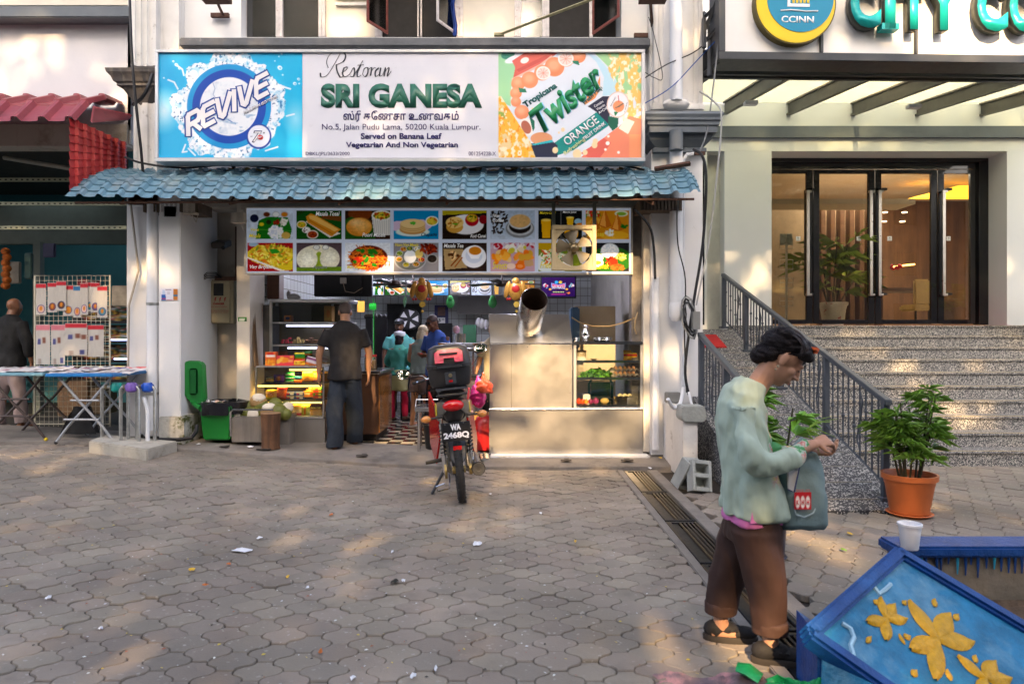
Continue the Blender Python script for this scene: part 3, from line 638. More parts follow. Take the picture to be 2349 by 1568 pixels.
q=MB();q.tube([(SL(1786,27)[0],-.085,SL(1786,27)[1]),(SL(1810,25)[0],-.085,SL(1810,25)[1]+.0),(SL(1845,28)[0],-.085,SL(1845,28)[1]),(SL(1872,27)[0],-.085,SL(1872,27)[1])],.009,6)
q.box((SL(1802,18)[0],-.088,SL(1802,18)[1]),(SL(1853,11)[0],-.083,SL(1853,11)[1]));q.box((SL(1802,11)[0],-.088,SL(1802,11)[1]),(SL(1808,0)[0],-.083,SL(1808,-30)[1]));obj('emblem',q,wl,bd)
q=MB()
for k in range(5):q.box((SL(1813+k*8.5,9)[0],-.088,SL(0,9)[1]),(SL(1818+k*8.5,9)[0],-.083,SL(0,-30)[1]))
obj('emblem_bars',q,mat('badge_yellow'),bd)
tq=mat('turquoise_letter_face',(.01,.42,.40),.35,var=.02);tqs=mat('letter_side',(.035,.045,.04),.4)
q=MB();a0,a1=SL(2018,68),SL(2058,54);q.box((a0[0],-.11,a0[1]),(a1[0],0,a1[1]));obj('letter_foot',q,tq,sg)
for ch,X0,X1 in(('C',1945,2016),('I',2025,2050),('T',2060,2126),('Y',2122,2204),('C',2240,2312),('O',2316,2392)):
 o=signtext(ch,tqs,sg,X0,-50,X1,66+(X0-1947)*.012,.0,.11,bold=.05);o.name='letter';o.data.materials.append(tq)
 for p in o.data.polygons:
  if p.normal.y<-.9 and p.center.y<-.05:p.material_index=1
# side bracket lattice and floodlights
brk=thing('sign_bracket','grey steel bracket lattice behind the left end of the hotel sign','bracket',(2.2,8,5),local=False)
for a,b_ in(((1608,90),(1650,-10)),((1628,60),(1628,175)),((1612,45),(1650,5)),((1612,100),(1650,60)),((1612,172),(1650,140)),((1615,30),(1615,110))):
 m=MB();m.tube([P(*a,8.25),P(*b_,7.95)],.028,4);obj('strut',m,canm,brk)
for k,(X,Y)in enumerate(((1722,237),(2096,245))):
 d=9.0;m=MB();m.cbox(P(X,Y,d),(.17,.1,.05));fl=solo('floodlight',m,mat('white_lamp_casing',(.7,.7,.68),.4),['small white floodlight under the leftmost canopy rafter','small white floodlight under the third canopy rafter'][k],'lamp','floodlights under the hotel canopy',bevel=.006)
# ---------------------------------------------------------------- tiled metal awnings
def awning_mesh(x0,x1,sec,rows,pitch,zfn=lambda x:0,ph=0.,rh=.032,vertical=None):
 m=MB();sec=[Vector((0,y,z))for y,z in sec]
 L=[0]
 for a,b in zip(sec[:-1],sec[1:]):L.append(L[-1]+(b-a).length)
 def at(t):
  t*=L[-1]
  for i in range(len(sec)-1):
   if t<=L[i+1]or i==len(sec)-2:k=(t-L[i])/(L[i+1]-L[i]);d=(sec[i+1]-sec[i]).normalized();return sec[i].lerp(sec[i+1],k),Vector((0,d.z,-d.y))*(-1 if d.y>0 else 1)
 prof=[];n=int((x1-x0)/pitch)+1
 for k in range(-1,n+1):
  b=k*pitch-ph
  for o_,h in((.0,0),(.30,-.006),(.60,0),(.70,rh),(.80,rh+.004),(.90,rh)):prof.append((b+o_*pitch,h))
 prof=[(x,h)for x,h in prof if 0<=x<=x1-x0];prof=[(0,prof[0][1])]+prof+[(x1-x0,prof[-1][1])]
 idx=[]
 for r in range(rows):
  for t,lift in(((r+.02)/rows,.0),((r+.98)/rows,.017)):
   row=[]
   for x,h in prof:
    p,nn=at(min(1,t+(.012 if h<.01 else 0)));nn=nn if nn.z>0 or abs(nn.y)>.9 else-nn
    q=p+nn*(h+lift);row.append(m.V((x0+x,q.y,q.z+zfn(x0+x)*t)))
   idx.append(row)
 for a,b in zip(idx[:-1],idx[1:]):
  for i in range(len(prof)-1):m.Fc((a[i],a[i+1],b[i+1],b[i]))
 return m
blue_t=mat('blue_painted_tile_sheet',(.125,.235,.30),.4,.1,var=.25,sc=2.5,bump=.08,bsc=12,dirt=((.28,.25,.2),.58,.78,3.2),streak=((.24,.29,.31),.50,.75,4))
aw=thing('blue_awning','long blue tile-pattern metal awning strewn with litter above the food pictures','awning',(-1.4,8.3,3.1))
zf_=lambda x:.03*abs((x+1.4)/3.4)**2+(.05 if x>.9 else 0)*min(1,(x-.9)/1.1 if x>.9 else 0)
sec=[(8.42,3.49),(8.15,3.455),(7.95,3.38),(7.75,3.27),(7.58,3.13),(7.45,2.975)]
edges_=[-4.87,-3.83,-2.79,-1.75,-.71,.33,1.2,2.06]
for k in range(7):
 a,b=edges_[k],edges_[k+1]+(.04 if k<6 else 0);jy=random.uniform(-.012,.012)
 m=awning_mesh(a,b,[(y+jy*(i/5),z+random.uniform(-.004,.004)+.003*(k%2))for i,(y,z)in enumerate(sec)],9,.208,zf_)
 o=obj('roof_sheet',m,blue_t,aw,smooth=15,fixn=False)
m=MB();m.tube([(-4.8,7.5,2.96),(2.0,7.5,3.0)],.014,6);m.box((-4.8,8.3,3.44),(1.95,8.34,3.48));obj('frame_rail',m,rust,aw)
for x in(-4.3,-3.1,-1.9,-.72,.5,1.55):m=MB();m.tube([(x,8.38,3.2),(x,7.5,2.95)],.016,5);m.tube([(x,8.38,3.42),(x,7.95,3.3),(x,7.5,2.96)],.012,5);obj('bracket',m,rust,aw)
brown=mat('brown_under_sheet',(.10,.075,.055),.8,var=.3,sc=10)
for a,b,Y in((328,452,474),(1468,1566,470)):
 x0,x1=PX(a,7.9),PX(b,7.9);m=MB();n=12
 pts=[]
 for k in range(n):t=x0+(x1-x0)*k/n;w=(x1-x0)/n;pts+=[(t,7.9),(t+w*.6,7.9),(t+w*.6,7.93),(t+w,7.93)]
 m.prism([(x,y,PZ(Y+12,7.9))for x,y in pts]+[(x1,8.3,PZ(Y+12,7.9)),(x0,8.3,PZ(Y+12,7.9))],(0,0,.12));obj('under_sheet',m,brown,aw)
# dead leaves and rubbish collected on the awning
lm=MB();q=random.Random(5)
lit_cols=[(.35,.2,.05),(.25,.15,.06),(.5,.35,.12),(.6,.55,.5),(.2,.12,.05),(.45,.3,.1)]
for k in range(650):
 x=q.uniform(-3.6,1.6);y=8.33-abs(q.gauss(0,.10));z=3.515+q.uniform(-.02,.02)-(8.4-y)*.16;lm.col=q.choice(lit_cols);s=q.uniform(.02,.075)
 a=q.uniform(0,6.3);u=Vector((math.cos(a),math.sin(a)*.8,q.uniform(-.3,.3)))*s;w=Vector((-math.sin(a),math.cos(a),q.uniform(-.2,.6)))*s*.6;c=Vector((x,y,z));lm.poly([c-u,c+w,c+u,c-w])
o=solo('dead_leaves',lm,M_col,'band of dead leaves along the top of the blue awning','leaves',attr='Col',smooth=False,fixn=False);o['kind']='stuff';
wt=mat('white_paper_scrap',(.72,.72,.74),.8,var=.1)
def crumple(c,s,seed,flat=.35):
 q=random.Random(seed);m=MB();n=9;ctr=m.V(c)
 ring=[m.V((c[0]+s*q.uniform(.6,1.1)*math.cos(6.28*k/n),c[1]+s*q.uniform(.4,.9)*math.sin(6.28*k/n),c[2]+s*q.uniform(-flat,flat)))for k in range(n)]
 for k in range(n):m.Fc((ctr,ring[k],ring[(k+1)%n]))
 return m
for k,(X,Y,s,lab,cm)in enumerate([(1190,413,.045,'crumpled white paper on the middle of the blue awning',wt),(1285,418,.07,'largest crumpled white tissue on the right part of the blue awning',wt),(1345,412,.045,'flat white scrap on the right part of the blue awning beside the largest tissue',wt),(1263,407,.03,'small white cup scrap near the top edge of the blue awning',wt),(762,420,.04,'white scrap on the left part of the blue awning',wt),(815,417,.035,'yellow food wrapper scrap on the blue awning',mat('yellow_scrap',(.7,.42,.04),.6)),(1140,412,.035,'small pale scrap on the middle of the blue awning',wt)]):
 d=8.0+(418-Y)*.008;z_=3.47 if Y<409 else 3.44-(Y-409)*.006
 solo('paper_scrap',crumple(P(X,Y-1,d),s,k),cm,lab,'litter',smooth=False,fixn=False)
# maroon awning of the neighbour
red_t=mat('maroon_tile_sheet',(.26,.045,.055),.38,.1,var=.2,sc=3,dirt=((.10,.03,.03),.55,.8,4))
ra=thing('maroon_awning','maroon tile-pattern metal awning with a hanging red side sheet over the left shop','awning',(-6,8.3,3.9))
for a,b in((-9.2,-7.7),(-7.72,-6.3),(-6.32,-4.82)):
 m=awning_mesh(a,b,[(8.5,4.36),(8.2,4.34),(7.9,4.22),(7.7,4.05),(7.55,3.86)],3,.30,rh=.05);obj('roof_sheet',m,red_t,ra,smooth=15,fixn=False)
m=awning_mesh(0,.9,[(0,0),(0,-.35)],1,.25);m=MB()
pts_t=[P(213,243,7.75),P(300,262,8.3),P(291,272,8.4),P(207,278,7.5)]
m.prism(pts_t,(.02,0,-.02));obj('end_cap',m,red_t,ra)
red_s=mat('red_side_sheet',(.42,.03,.03),.3,.1,var=.25,sc=4,dirt=((.16,.02,.02),.6,.8,5))
m=MB();rows=9;idx=[]
pr=[]
for k in range(7):
 b=k*.13
 for o_,h in((0,0),(.3,-.004),(.6,0),(.7,.03),(.9,.03)):pr.append((b+o_*.13,h))
for r in range(rows):
 for t,l in((r/rows,0),((r+.97)/rows,.014)):
  row=[]
  for s_,h in pr:
   y=7.5+s_;zt=3.90-(y-7.5)*.02;zb_=3.06+(y-7.5)*.46
   row.append(m.V((-4.87+(h+l)+(y-7.5)*.10,y,zt+(zb_-zt)*t)))
  idx.append(row)
for a,b in zip(idx[:-1],idx[1:]):
 for i in range(len(pr)-1):m.Fc((a[i],a[i+1],b[i+1],b[i]))
obj('side_sheet',m,red_s,ra,smooth=15,fixn=False)
# ---------------------------------------------------------------- the restaurant sign
sd=7.75
rs=thing('restaurant_sign','wide white signboard reading SRI GANESA between a blue drink panel and an orange drink panel','sign',tuple(P(918,370,sd+.1)))
m=MB();bxp(m,355,113,1480,120,sd-.02,sd+.22);bxp(m,355,362,1480,370,sd-.02,sd+.22);bxp(m,355,120,362,362,sd-.02,sd+.22);bxp(m,1472,120,1480,362,sd-.02,sd+.22);obj('frame',m,mat('white_aluminium',(.62,.62,.63),.35,.4,var=.08),rs,bevel=.004)
m=MB();bxp(m,362,120,1472,362,sd+.012,sd+.2);obj('box',m,mat('sign_face',(.70,.70,.76),.3,var=.02),rs)
m=MB();bxp(m,695,120.5,1143,361.5,sd+.004,sd+.011);obj('centre_panel',m,mat('sign_face'),rs)
# blue drink panel
u=Pic(1925,1395,300,216,'#12a3dc');U,Vv=u.X+65,u.Y+75
u.mix(.35*fbm(u.X/300,u.Y/300,3),'#7fd4f2');u.mix(.6*np.clip((u.X/1925-.55)*2,0,1),'#0fb3e0');u.mix(np.clip(1-np.hypot((U-150)/260,(Vv-850)/330),0,1),'#cdeaf5');u.mix(np.clip(1-np.hypot((U-1900)/200,(Vv-950)/300),0,1)*.7,'#bfe6f5')
r=np.hypot(U-1000,(Vv-790)*1.02);th=np.arctan2(Vv-790,U-1000)
edge=720+190*(fbm(th*3+30,th*0+3,5,5)-.45)+160*(fbm(np.cos(th)*6+9,np.sin(th)*6+9,8,5)-.5)
sp=np.clip((edge-r)/12,0,1);u.mix(sp,'#e9eff6')
d1=fbm(U/28,Vv/28,11,4);d2=fbm(U/60,Vv/60,17,4)
u.mix(sp*np.clip((d1-.56)*9,0,1)*np.clip((r-500)/120,0,1)*np.clip((d2-.42)*5,0,1),'#3f8fc4');u.mix(sp*np.clip((d1-.68)*12,0,1),'#1c4f8c');u.mix(sp*np.clip((d2-.55)*6,0,1)*np.clip((r-520)/100,0,1)*.6,'#7cc3e4')
for a,b,s in((310,240,26),(270,195,16),(350,290,18),(1690,280,34),(1715,95,15),(1680,130,12),(1890,490,26),(1940,430,22),(1730,375,14),(145,415,14),(1950,490,13),(1625,190,12)):u.ell(a-65,b-75,s,s*.8,'#d9eefa',30);u.ell(a-60,b-72,s*.5,s*.4,'#6fb9de',30)
for pts in(((320,250),(390,300),(410,380)),((200,440),(280,470),(330,560)),((1700,520),(1830,560)),((1780,920),(1880,895)),((1500,1380),(1660,1330)),((430,1300),(390,1400),(450,1390)),((470,1350),(560,1440))):u.line([(x-65,y-75)for x,y in pts],22,'#dceaf4')
c_=(1013-65,793-75);u.ell(*c_,562,562,'#1590cf',ring=.0);
u.ell(*c_,492,492,'#1247a8');u.ell(*c_,388,388,'#e6eaf0');ins=np.clip((380-np.hypot(u.X-c_[0],u.Y-c_[1]))/8,0,1);u.mix(ins*np.clip((d2-.5)*3,0,1)*.5,'#9fb4cf');u.line([(730,400),(760,480),(735,560),(790,640)],9,'#8fa3c4');u.line([(890,870),(1035,950)],12,'#4a78b4')
u.mix(np.clip((fbm(U/90,Vv/26,21)-.62)*8,0,1)*ins*(Vv>800),'#9ab6d2')
u.ell(1410-65,1190-75,168,168,'#1b3f9c');u.ell(1410-65,1187-75,146,146,'#e4e8f2');u.ell(1437-65,1205-75,30,30,'#c81f24');u.ell(1478-65,1143-75,9,9,'#222222')
pnl=u.place('drink_panel',M_print,rs,(362.5,120.5,693.5,361.5),sd+.008)
def ZA(x,y):return(344.1+x*.17556,103.2+y*.17556)
navy=mat('blue_lettering',(.008,.055,.30),.4,var=0);wht=mat('white_print',(.80,.78,.80),.4,var=0);inkn=mat('navy_print',(.03,.022,.12),.5,var=0);green_l=mat('dark_green_lettering',(.022,.13,.085),.4,var=.04)
def rot_text(s,m_,parent,cx,cy,w,h,rot,d,**k):return text(s,m_,parent,(cx-w/2,cy-h/2,cx+w/2,cy+h/2),d,rot=rot,**k)
# heavy slanted logo letters made as strokes: (glyph strokes on a 0..1 square)
GL={'R':[[(0,0),(0,.9),(.1,1),(.8,1),(1,.85),(1,.6),(.85,.48),(.1,.45)],[(.45,.45),(1.05,0)]],'E':[[(1,1),(.15,1),(0,.86),(0,.14),(.15,0),(1,0)],[(0,.5),(.95,.5)]],'V':[[(0,1),(.22,.1),(.38,0),(.5,.06),(1,1)]],'I':[[(.1,0),(.1,1)]]}
def logo(word,widths,cx,cy,W_,H_,rot,sh_,w,m_,d,parent,gap_=.28,name='lettering'):
 tot=sum(widths)+gap_*(len(word)-1);x=0;mb=MB();c,s=math.cos(R(rot)),math.sin(R(rot));k=d/F
 for ch,wd in zip(word,widths):
  for stp in GL[ch]:
   q=[]
   for a,b in stp:
    X=(x+a*wd)/tot*W_-W_/2+sh_*(b-.5)*H_;Y=(b-.5)*H_;q.append((cx+(X*c-Y*s),cy-(X*s+Y*c)))
   for(a,b)in zip(q[:-1],q[1:]):
    dx,dy=b[0]-a[0],b[1]-a[1];L=math.hypot(dx,dy);ux,uy=dx/L,dy/L;nx,ny=-uy*w/2,ux*w/2;e=w*.32
    A=(a[0]-ux*e,a[1]-uy*e);B=(b[0]+ux*e,b[1]+uy*e)
    mb.prism([P(A[0]+nx,A[1]+ny,d),P(B[0]+nx,B[1]+ny,d),P(B[0]-nx,B[1]-ny,d),P(A[0]-nx,A[1]-ny,d)],(0,.0012,0));d+=.00001
  x+=wd+gap_
 return obj(name,mb,m_,parent,smooth=False)
cxr,cyr=ZA(1012,772)
logo('REVIVE',[1,.95,1.15,.18,1.15,.95],cxr,cyr,205,40,28,.50,17,navy,sd+.0045,rs,.32)
logo('REVIVE',[1,.95,1.15,.18,1.15,.95],cxr,cyr,205,40,28,.50,10,wht,sd+.001,rs,.32)
rot_text('MINUMAN ISOTONIK',inkn,rs,*ZA(1447,777),88,8.2,27,sd+.005,shear=.3,bold=.05);rot_text('MINUMAN ISOTONIK',wht,rs,*ZA(1446,778),87,7,27,sd+.0045,shear=.3,bold=.02)
x,y=ZA(1405,1200);text('7',inkn,rs,(x-13,y-14,x+11,y+14),sd+.005,shear=.25,bold=.03);text('7',wht,rs,(x-10.5,y-12,x+9,y+12),sd+.0035,shear=.25)
m=MB();xx,yy=ZA(1437,1205);m.lathe(P(xx,yy,sd+.0025),[(.027,0),(.027,.001)],20,axis=(0,-1,0));obj('logo_dot',m,mat('signal_red',(.6,.015,.02),.4),rs);text('UP',wht,rs,(xx-4,yy-2.4,xx+4,yy+2.4),sd-.0005,bold=.02);text('BY',inkn,rs,(x-16,y-2,x-11,y+1),sd+.005)
# middle panel lettering
text('SRI GANESA',green_l,rs,(736,192,1106,248),sd,bold=.062,space=1.04);
def ZB(x,y):return(573.5+x*.3,y*.3)  # measures of the middle part of the sign
k3=1100/2103*.5735;ZB=lambda x,y:(573.5+x*k3,y*k3)
def tb(s,m_,x0,y0,x1,y1,**k):a=ZB(x0,y0);b=ZB(x1,y1);return text(s,m_,rs,(a[0],a[1],b[0],b[1]),sd,**k)
tb('No.5, Jalan Pudu Lama, 50200 Kuala Lumpur.',inkn,550,948,1762,1006,bold=.0)
tb('Served on Banana Leaf',inkn,848,1018,1465,1064,bold=.03);tb('Vegetarian And Non Vegetarian',inkn,733,1086,1590,1140,bold=.03)
tb('DBKL/JPL/3633/2000',inkn,426,1162,762,1196);tb('001254228-X',inkn,1672,1160,1880,1190)
tb('ஸ்ரீ கேணசா உணவகம்',inkn,712,846,1596,935,bold=.02)
# flowing script for the first word, drawn as thin pen strokes
scr=[[(538,560),(545,590),(590,575),(640,500),(690,410)],[(600,520),(585,470),(620,410),(690,395),(730,420),(715,470),(660,495)],[(660,495),(665,540),(690,590),(715,580)],
       [(700,560),(735,535),(745,515),(720,520),(708,565),(725,588),(760,570),(790,520),(800,545),(790,585),(765,582)],[(800,570),(830,520),(862,465)],[(845,500),(820,560),(825,588),(850,575)],[(822,500),(870,497)],
       [(860,570),(875,525),(900,520),(900,560),(880,588),(862,570)],[(905,535),(930,518),(920,580)],[(922,560),(945,522),(960,520)],[(985,520),(960,545),(960,585),(990,565),(1000,520),(990,580),(1010,578)],[(1015,575),(1035,518),(1025,585)],[(1028,560),(1055,520),(1062,530),(1050,585),(1080,545)]]
m=MB()
for stp in scr:
 p=[P(*ZB(x,y),sd+.001)for x,y in stp];q=[]
 for i in range(len(p)-1):
  p0,p1,p2,p3=p[max(i-1,0)],p[i],p[i+1],p[min(i+2,len(p)-1)]
  for t in np.linspace(0,1,6)[:-1]:q.append(.5*((2*p1)+(p2-p0)*t+(2*p0-5*p1+4*p2-p3)*t*t+(3*p1-p0-3*p2+p3)*t**3))
 q.append(p[-1]);n=len(q);rr=[]
 for i in range(n):d_=q[min(i+1,n-1)]-q[max(i-1,0)];rr.append(.0035+(.005 if d_.z<-abs(d_.x)*.6 else 0))
 m.tube(q,rr,6)
obj('script_lettering',m,mat('script_ink',(.03,.035,.05),.5,var=0),rs)
# orange drink panel
u=Pic(1965,1438,300,220,'#dfe5ef');U,Vv=u.X+50,u.Y+62
g=lambda*p:[(x-50,y-62)for x,y in p]
u.poly(g((0,0),(260,0),(290,300),(230,480),(215,800),(0,700)),'#9ad4a2');u.poly(g((0,850),(160,900),(210,1020),(0,1000)),'#2fa35c')
u.poly(g((1300,0),(2100,0),(2100,700),(1750,620),(1600,300)),'#a5d69a');u.poly(g((1250,60),(1420,130),(1600,340),(1760,620),(1640,640),(1480,660),(1500,400),(1400,200)),'#bfe0ef')
u.ell(130,30,95,60,'#11806a',-15);u.ell(240,85,160,50,'#eef2f8',-18)
u.poly(g((235,180),(420,60),(860,70),(700,200),(250,420),(280,270)),'#e0655a');u.poly(g((290,300),(700,100),(760,130),(330,330)),'#b93f3a',.4);u.ell(360,110,60,40,'#fbe9e4',-20);u.line(g((245,430),(620,240),(780,120)),30,'#f4b9a6')
for a,b,s in((320,490,95),(480,440,115),(650,340,110),(820,260,135),(980,150,110),(1150,110,100),(290,620,80),(290,740,70),(370,880,100)):
 u.ell(a-50,b-62,s,s*.98,'#ee8f63');u.ell(a-60,b-85,s*.6,s*.55,'#f7ab84',soft=60)
for a,b,s in((665,345,98),(975,150,108)):
 u.ell(a-50,b-62,s,s*.95,'#f6efe9');u.ell(a-50,b-62,s*.82,s*.78,'#f6d9cf');
 for t in range(9):u.line([(a-50,b-62),(a-50+s*.75*math.cos(t*.7),b-62+s*.72*math.sin(t*.7))],7,'#e79a86')
u.poly(g((325,545),(420,560),(440,610),(340,610)),'#0d7a5d');u.poly(g((1060,175),(1150,180),(1165,240),(1080,215)),'#157d60')
u.ell(435-50,1080-62,95,120,'#f3ebe4',-25);u.ell(430-50,1085-62,62,95,'#b56550',-25)
j=np.clip((fbm(U/95,Vv/120,31,4)-.40)*12,0,1);reg=((U<70+(Vv-640)*.65)&(Vv>660)&(U<560))*1.;u.mix(j*reg+reg*.5,'#f7b53c');u.mix(reg*np.clip((fbm(U/50,Vv/60,33)-.52)*9,0,1),'#fbe8c8');u.mix(reg*np.clip((fbm(U/38,Vv/60,36)-.62)*9,0,1),'#ef8e1d')
reg=((U>1560)&(U>1640+.25*(Vv-500))&(Vv<1020))*1.+((np.abs(U-1640-30*np.sin(Vv/60))<50)&(Vv<420))+((np.abs(U-1860-30*np.sin(Vv/50))<60)&(Vv<500))
reg=np.clip(reg,0,1)*np.clip((fbm(U/60,Vv/90,41,4)-.36)*14,0,1);u.mix(reg,'#f6c66c');u.mix(reg*np.clip((fbm(U/40,Vv/50,43)-.5)*9,0,1),'#fdf0d4')
u.poly(g((1180,1500),(1560,1180),(1700,1080),(1850,930),(2100,1000),(2100,1560),(1000,1560)),'#f08a6c');u.poly(g((1180,1440),(1500,1230),(1600,1300),(1400,1560)),'#e1675a');u.poly(g((1700,1100),(1800,960),(1920,1010),(1830,1180)),'#f8ddd2');u.mix(((U>1850)&(Vv>1180))*.6,'#f7a26c')
for a,b,s in((1550,1305,28),(1700,1430,20),(1560,1210,18),(1520,1390,18)):u.ell(a-50,b-62,s,s,'#fbeee6')
u.poly(g((830,1290),(1390,885),(1560,900),(1600,1040),(1080,1400),(830,1480),(780,1350)),'#0d8c86');u.poly(g((500,1310),(760,1250),(860,1330),(860,1500),(580,1500)),'#242b45');u.ell(590,1190-62+50,150,85,'#e39a6e',0);u.poly(g((500,1320),(790,1255),(800,1290),(540,1340)),'#2ab0bb');u.poly(g((500,1340),(800,1290),(860,1500),(560,1500)),'#242b45')
u.poly(g((1275,800),(1480,665),(1570,665),(1580,900),(1560,1040),(1400,880)),'#2b2c45');u.poly(g((1555,930),(1700,960),(1690,1080),(1620,1135),(1560,1060)),'#12604e');u.poly(g((470,930),(545,1000),(550,1090),(525,1150),(490,1010)),'#0d6e58')
u.poly(g((1205,715),(1280,640),(1390,540),(1445,380),(1450,560),(1380,690),(1240,780)),'#f59a5a')
u.ell(1690-50,775-62,152,180,'#e9c9bb',8);u.ell(1690-50,775-62,140,165,'#f1edf0',8);u.ell(1700-50,800-62,78,78,'#f4966a');u.poly(g((1635,870),(1700,880),(1650,935)),'#0e7a4a');u.line(g((1695,655),(1706,740)),9,'#c53a45')
for a,b,s in((935,1120,26),(880,1160,14),(495,910,24),(515,830,12),(830,1400,40),(1380,1280,36),(1370,1330,40),(1240,1430,34),(1130,1450,60)):u.ell(a-50,b-62,s,s*1.1,'#f3d9a8')
o=u.place('drink_panel',M_print,rs,(1143.5,120.5,1471.5,361.5),sd+.008)
def ZC(x,y):return(1135.5+x*.16828,109+y*.16828)
def tc_(s,m_,cx,cy,w,h,rot,dd=.004,**k):x,y=ZC(cx,cy);return rot_text(s,m_,rs,x,y,w,h,rot,sd+dd,**k)
tgr=mat('teal_print',(.01,.13,.12),.4,var=0);gr2=mat('leaf_green_print',(.015,.26,.09),.4,var=0);blu=mat('pale_blue_print',(.25,.6,.8),.4,var=0)
tc_('Tropicana',tgr,618,660,88,19,33,bold=.04);tc_('Twister',blu,995,690,190,60,39,.005,shear=.3,bold=.05);tc_('Twister',gr2,985,685,190,60,39,.003,shear=.3,bold=.04)
tc_('with',tgr,1310,560,13,7,38);tc_('Fresh Pulp',tgr,1335,655,56,13,42,bold=.02)
tc_('Contains',wht,1412,770,24,6,32,bold=.02);tc_('Vitamin',wht,1440,815,22,6,32,bold=.02);tc_('A+C+E',wht,1472,858,24,6,32,bold=.03)
tc_('ORANGE',wht,1170,1135,92,20,37,bold=.015);tc_('Refreshing',mat('pale_yellow_print',(.7,.75,.35),.4,var=0),1085,1350,58,11,37,bold=.02);tc_('FRUIT DRINK',wht,1355,1140,62,8.5,37,bold=.02);tc_('Tropicana',tgr,1698,795,22,5,32,bold=.03,dd=.003)
tc_("FROM THE WORLD'S",inkn,1610,740,24,3,62);tc_('No 1 JUICE BRAND',inkn,1785,820,24,3,75)
for X in(530,1350):m=MB();m.tube([P(X,372,7.85),P(X+10,392,8.4)],.025,4);obj('bracket',m,rust,rs)
# ---------------------------------------------------------------- the dishes
def bowl(u,x,y,r,rim,fill,seed=0,cols=None,asp=.75):
 u.ell(x,y,r,r*asp,rim);u.ell(x,y+1,r*.82,r*asp*.8,fill)
 if cols:u.blobs(x,y,r*.65,r*asp*.6,22,r*.12,cols,seed)
def p_vege(u):
 u.grain(.15,.02);u.poly([(110,100),(200,60),(400,70),(440,190),(420,280),(80,288)],'#1f7a1e');u.line([(120,190),(430,205)],6,'#5fae3a')
 for x,c in((190,'#6a3318'),(282,'#e8ecee'),(366,'#c87f22')):bowl(u,x,38,38,'#b9bcc4',c)
 u.ell(68,78,42,40,'#1b2140');u.ell(140,138,24,18,'#d8c822');u.ell(210,115,26,24,'#2c3a18');u.blobs(285,118,30,20,20,9,['#8a2b12','#a8401c'],1);u.blobs(362,110,32,34,20,12,['#f2f0e8','#d8d2c4'],2);u.blobs(280,220,70,60,90,12,['#f4f6fa','#d9e0ee','#ffffff'],3);u.ell(380,250,45,35,'#d9b55c')
def p_tosai(u):
 u.I[:]=Pic.c('#2a4a18');u.poly([(0,60),(110,0),(450,30),(450,288),(0,288)],'#1c5a1a');u.poly([(250,40),(450,60),(450,110),(250,80)],'#7a4a20');u.poly([(90,110),(130,100),(440,230),(330,272)],'#e6e0d6')
 u.poly([(95,60),(140,30),(200,50),(440,190),(350,262),(110,120)],'#d9922a');u.poly([(120,50),(190,55),(420,190),(380,210),(130,80)],'#efc066');u.line([(130,100),(360,235)],8,'#b8701c')
 bowl(u,52,140,50,'#efe9dc','#c9a21c',1,['#e6d23a','#d8b020','#9aa02c']);bowl(u,98,195,42,'#f4f2ee','#e9e6e0',2,['#ffffff','#5a2a30']);bowl(u,160,240,58,'#f0e8e0','#9c3c12',3,['#b4501c','#7c2c0c'])
def p_poori(u):
 u.I[:]=Pic.c('#3a2412');u.ell(150,30,120,70,'#7a3f14');u.poly([(0,90),(60,60),(300,160),(300,288),(0,288)],'#2a5a1e');u.ell(140,165,128,92,'#d78f34');u.ell(160,150,90,60,'#efb968',soft=60);u.ell(110,120,60,30,'#f3c888',soft=40);u.grain(.12,.06)
 u.poly([(265,50),(450,40),(450,250),(290,240)],'#e4e2dc')
 for k in range(8):u.line([(280+k*22,90),(300+k*19,240)],5,'#b9b8b8')
 u.ell(365,48,100,50,'#ececea');u.ell(368,50,84,38,'#a8a032');u.blobs(368,50,75,30,50,10,['#e0c640','#c9b838','#5a7a24','#b04a1c'],4)
def p_chapathi(u):
 u.I[:]=Pic.c('#1690c4');u.poly([(0,110),(300,90),(390,150),(280,250),(0,200)],'#d8c3dc');u.ell(190,215,170,45,'#dcebe6');u.ell(190,190,130,50,'#c99a5c')
 for k in range(5):u.ell(190,170-k*9,124,48,['#e4c48c','#c8a060'][k%2])
 u.ell(190,128,120,44,'#eccf94');u.blobs(190,125,26,14,12,8,['#3f9a2a','#5ab83c'],1);bowl(u,385,105,66,'#f2f4f4','#c4b438',3,['#e6d24a','#e8c83a','#c8491c'])
def p_roti(u):
 u.I[:]=Pic.c('#2c2018');u.poly([(0,0),(450,0),(450,25),(0,45)],'#b0a51e');u.ell(240,140,180,100,'#eeeef2');u.ell(125,165,85,60,'#d9a54a');u.ell(125,120,90,58,'#edcb7c');u.blobs(125,120,70,45,20,8,['#c48a36','#b87a2a'],2);u.poly([(95,130),(170,125),(140,150)],'#6aa62c')
 u.ell(300,95,68,62,'#b3122a');u.ell(300,75,56,40,'#c8a428');u.blobs(300,76,40,28,12,10,['#e0c440','#4a6a18'],5);u.ell(415,90,42,45,'#8c1222')
def p_coffee(u):
 u.mix(np.clip(1-u.Y/400,0,1)*.6,'#9fb4cc');u.blobs(80,70,110,70,60,9,['#241a16','#3a2a22'],6);u.blobs(80,190,60,60,24,8,['#241a16','#3a2a22'],7);u.ell(300,180,145,95,'#8a8d92');u.ell(300,170,130,80,'#c6cace');u.ell(300,160,110,70,'#2c2624');u.ell(300,110,115,78,'#c9ccd0');u.ell(300,105,104,66,'#dcb478');u.grain(.1,.05);u.line([(20,45),(95,45)],14,'#f2f2f2')if False else None
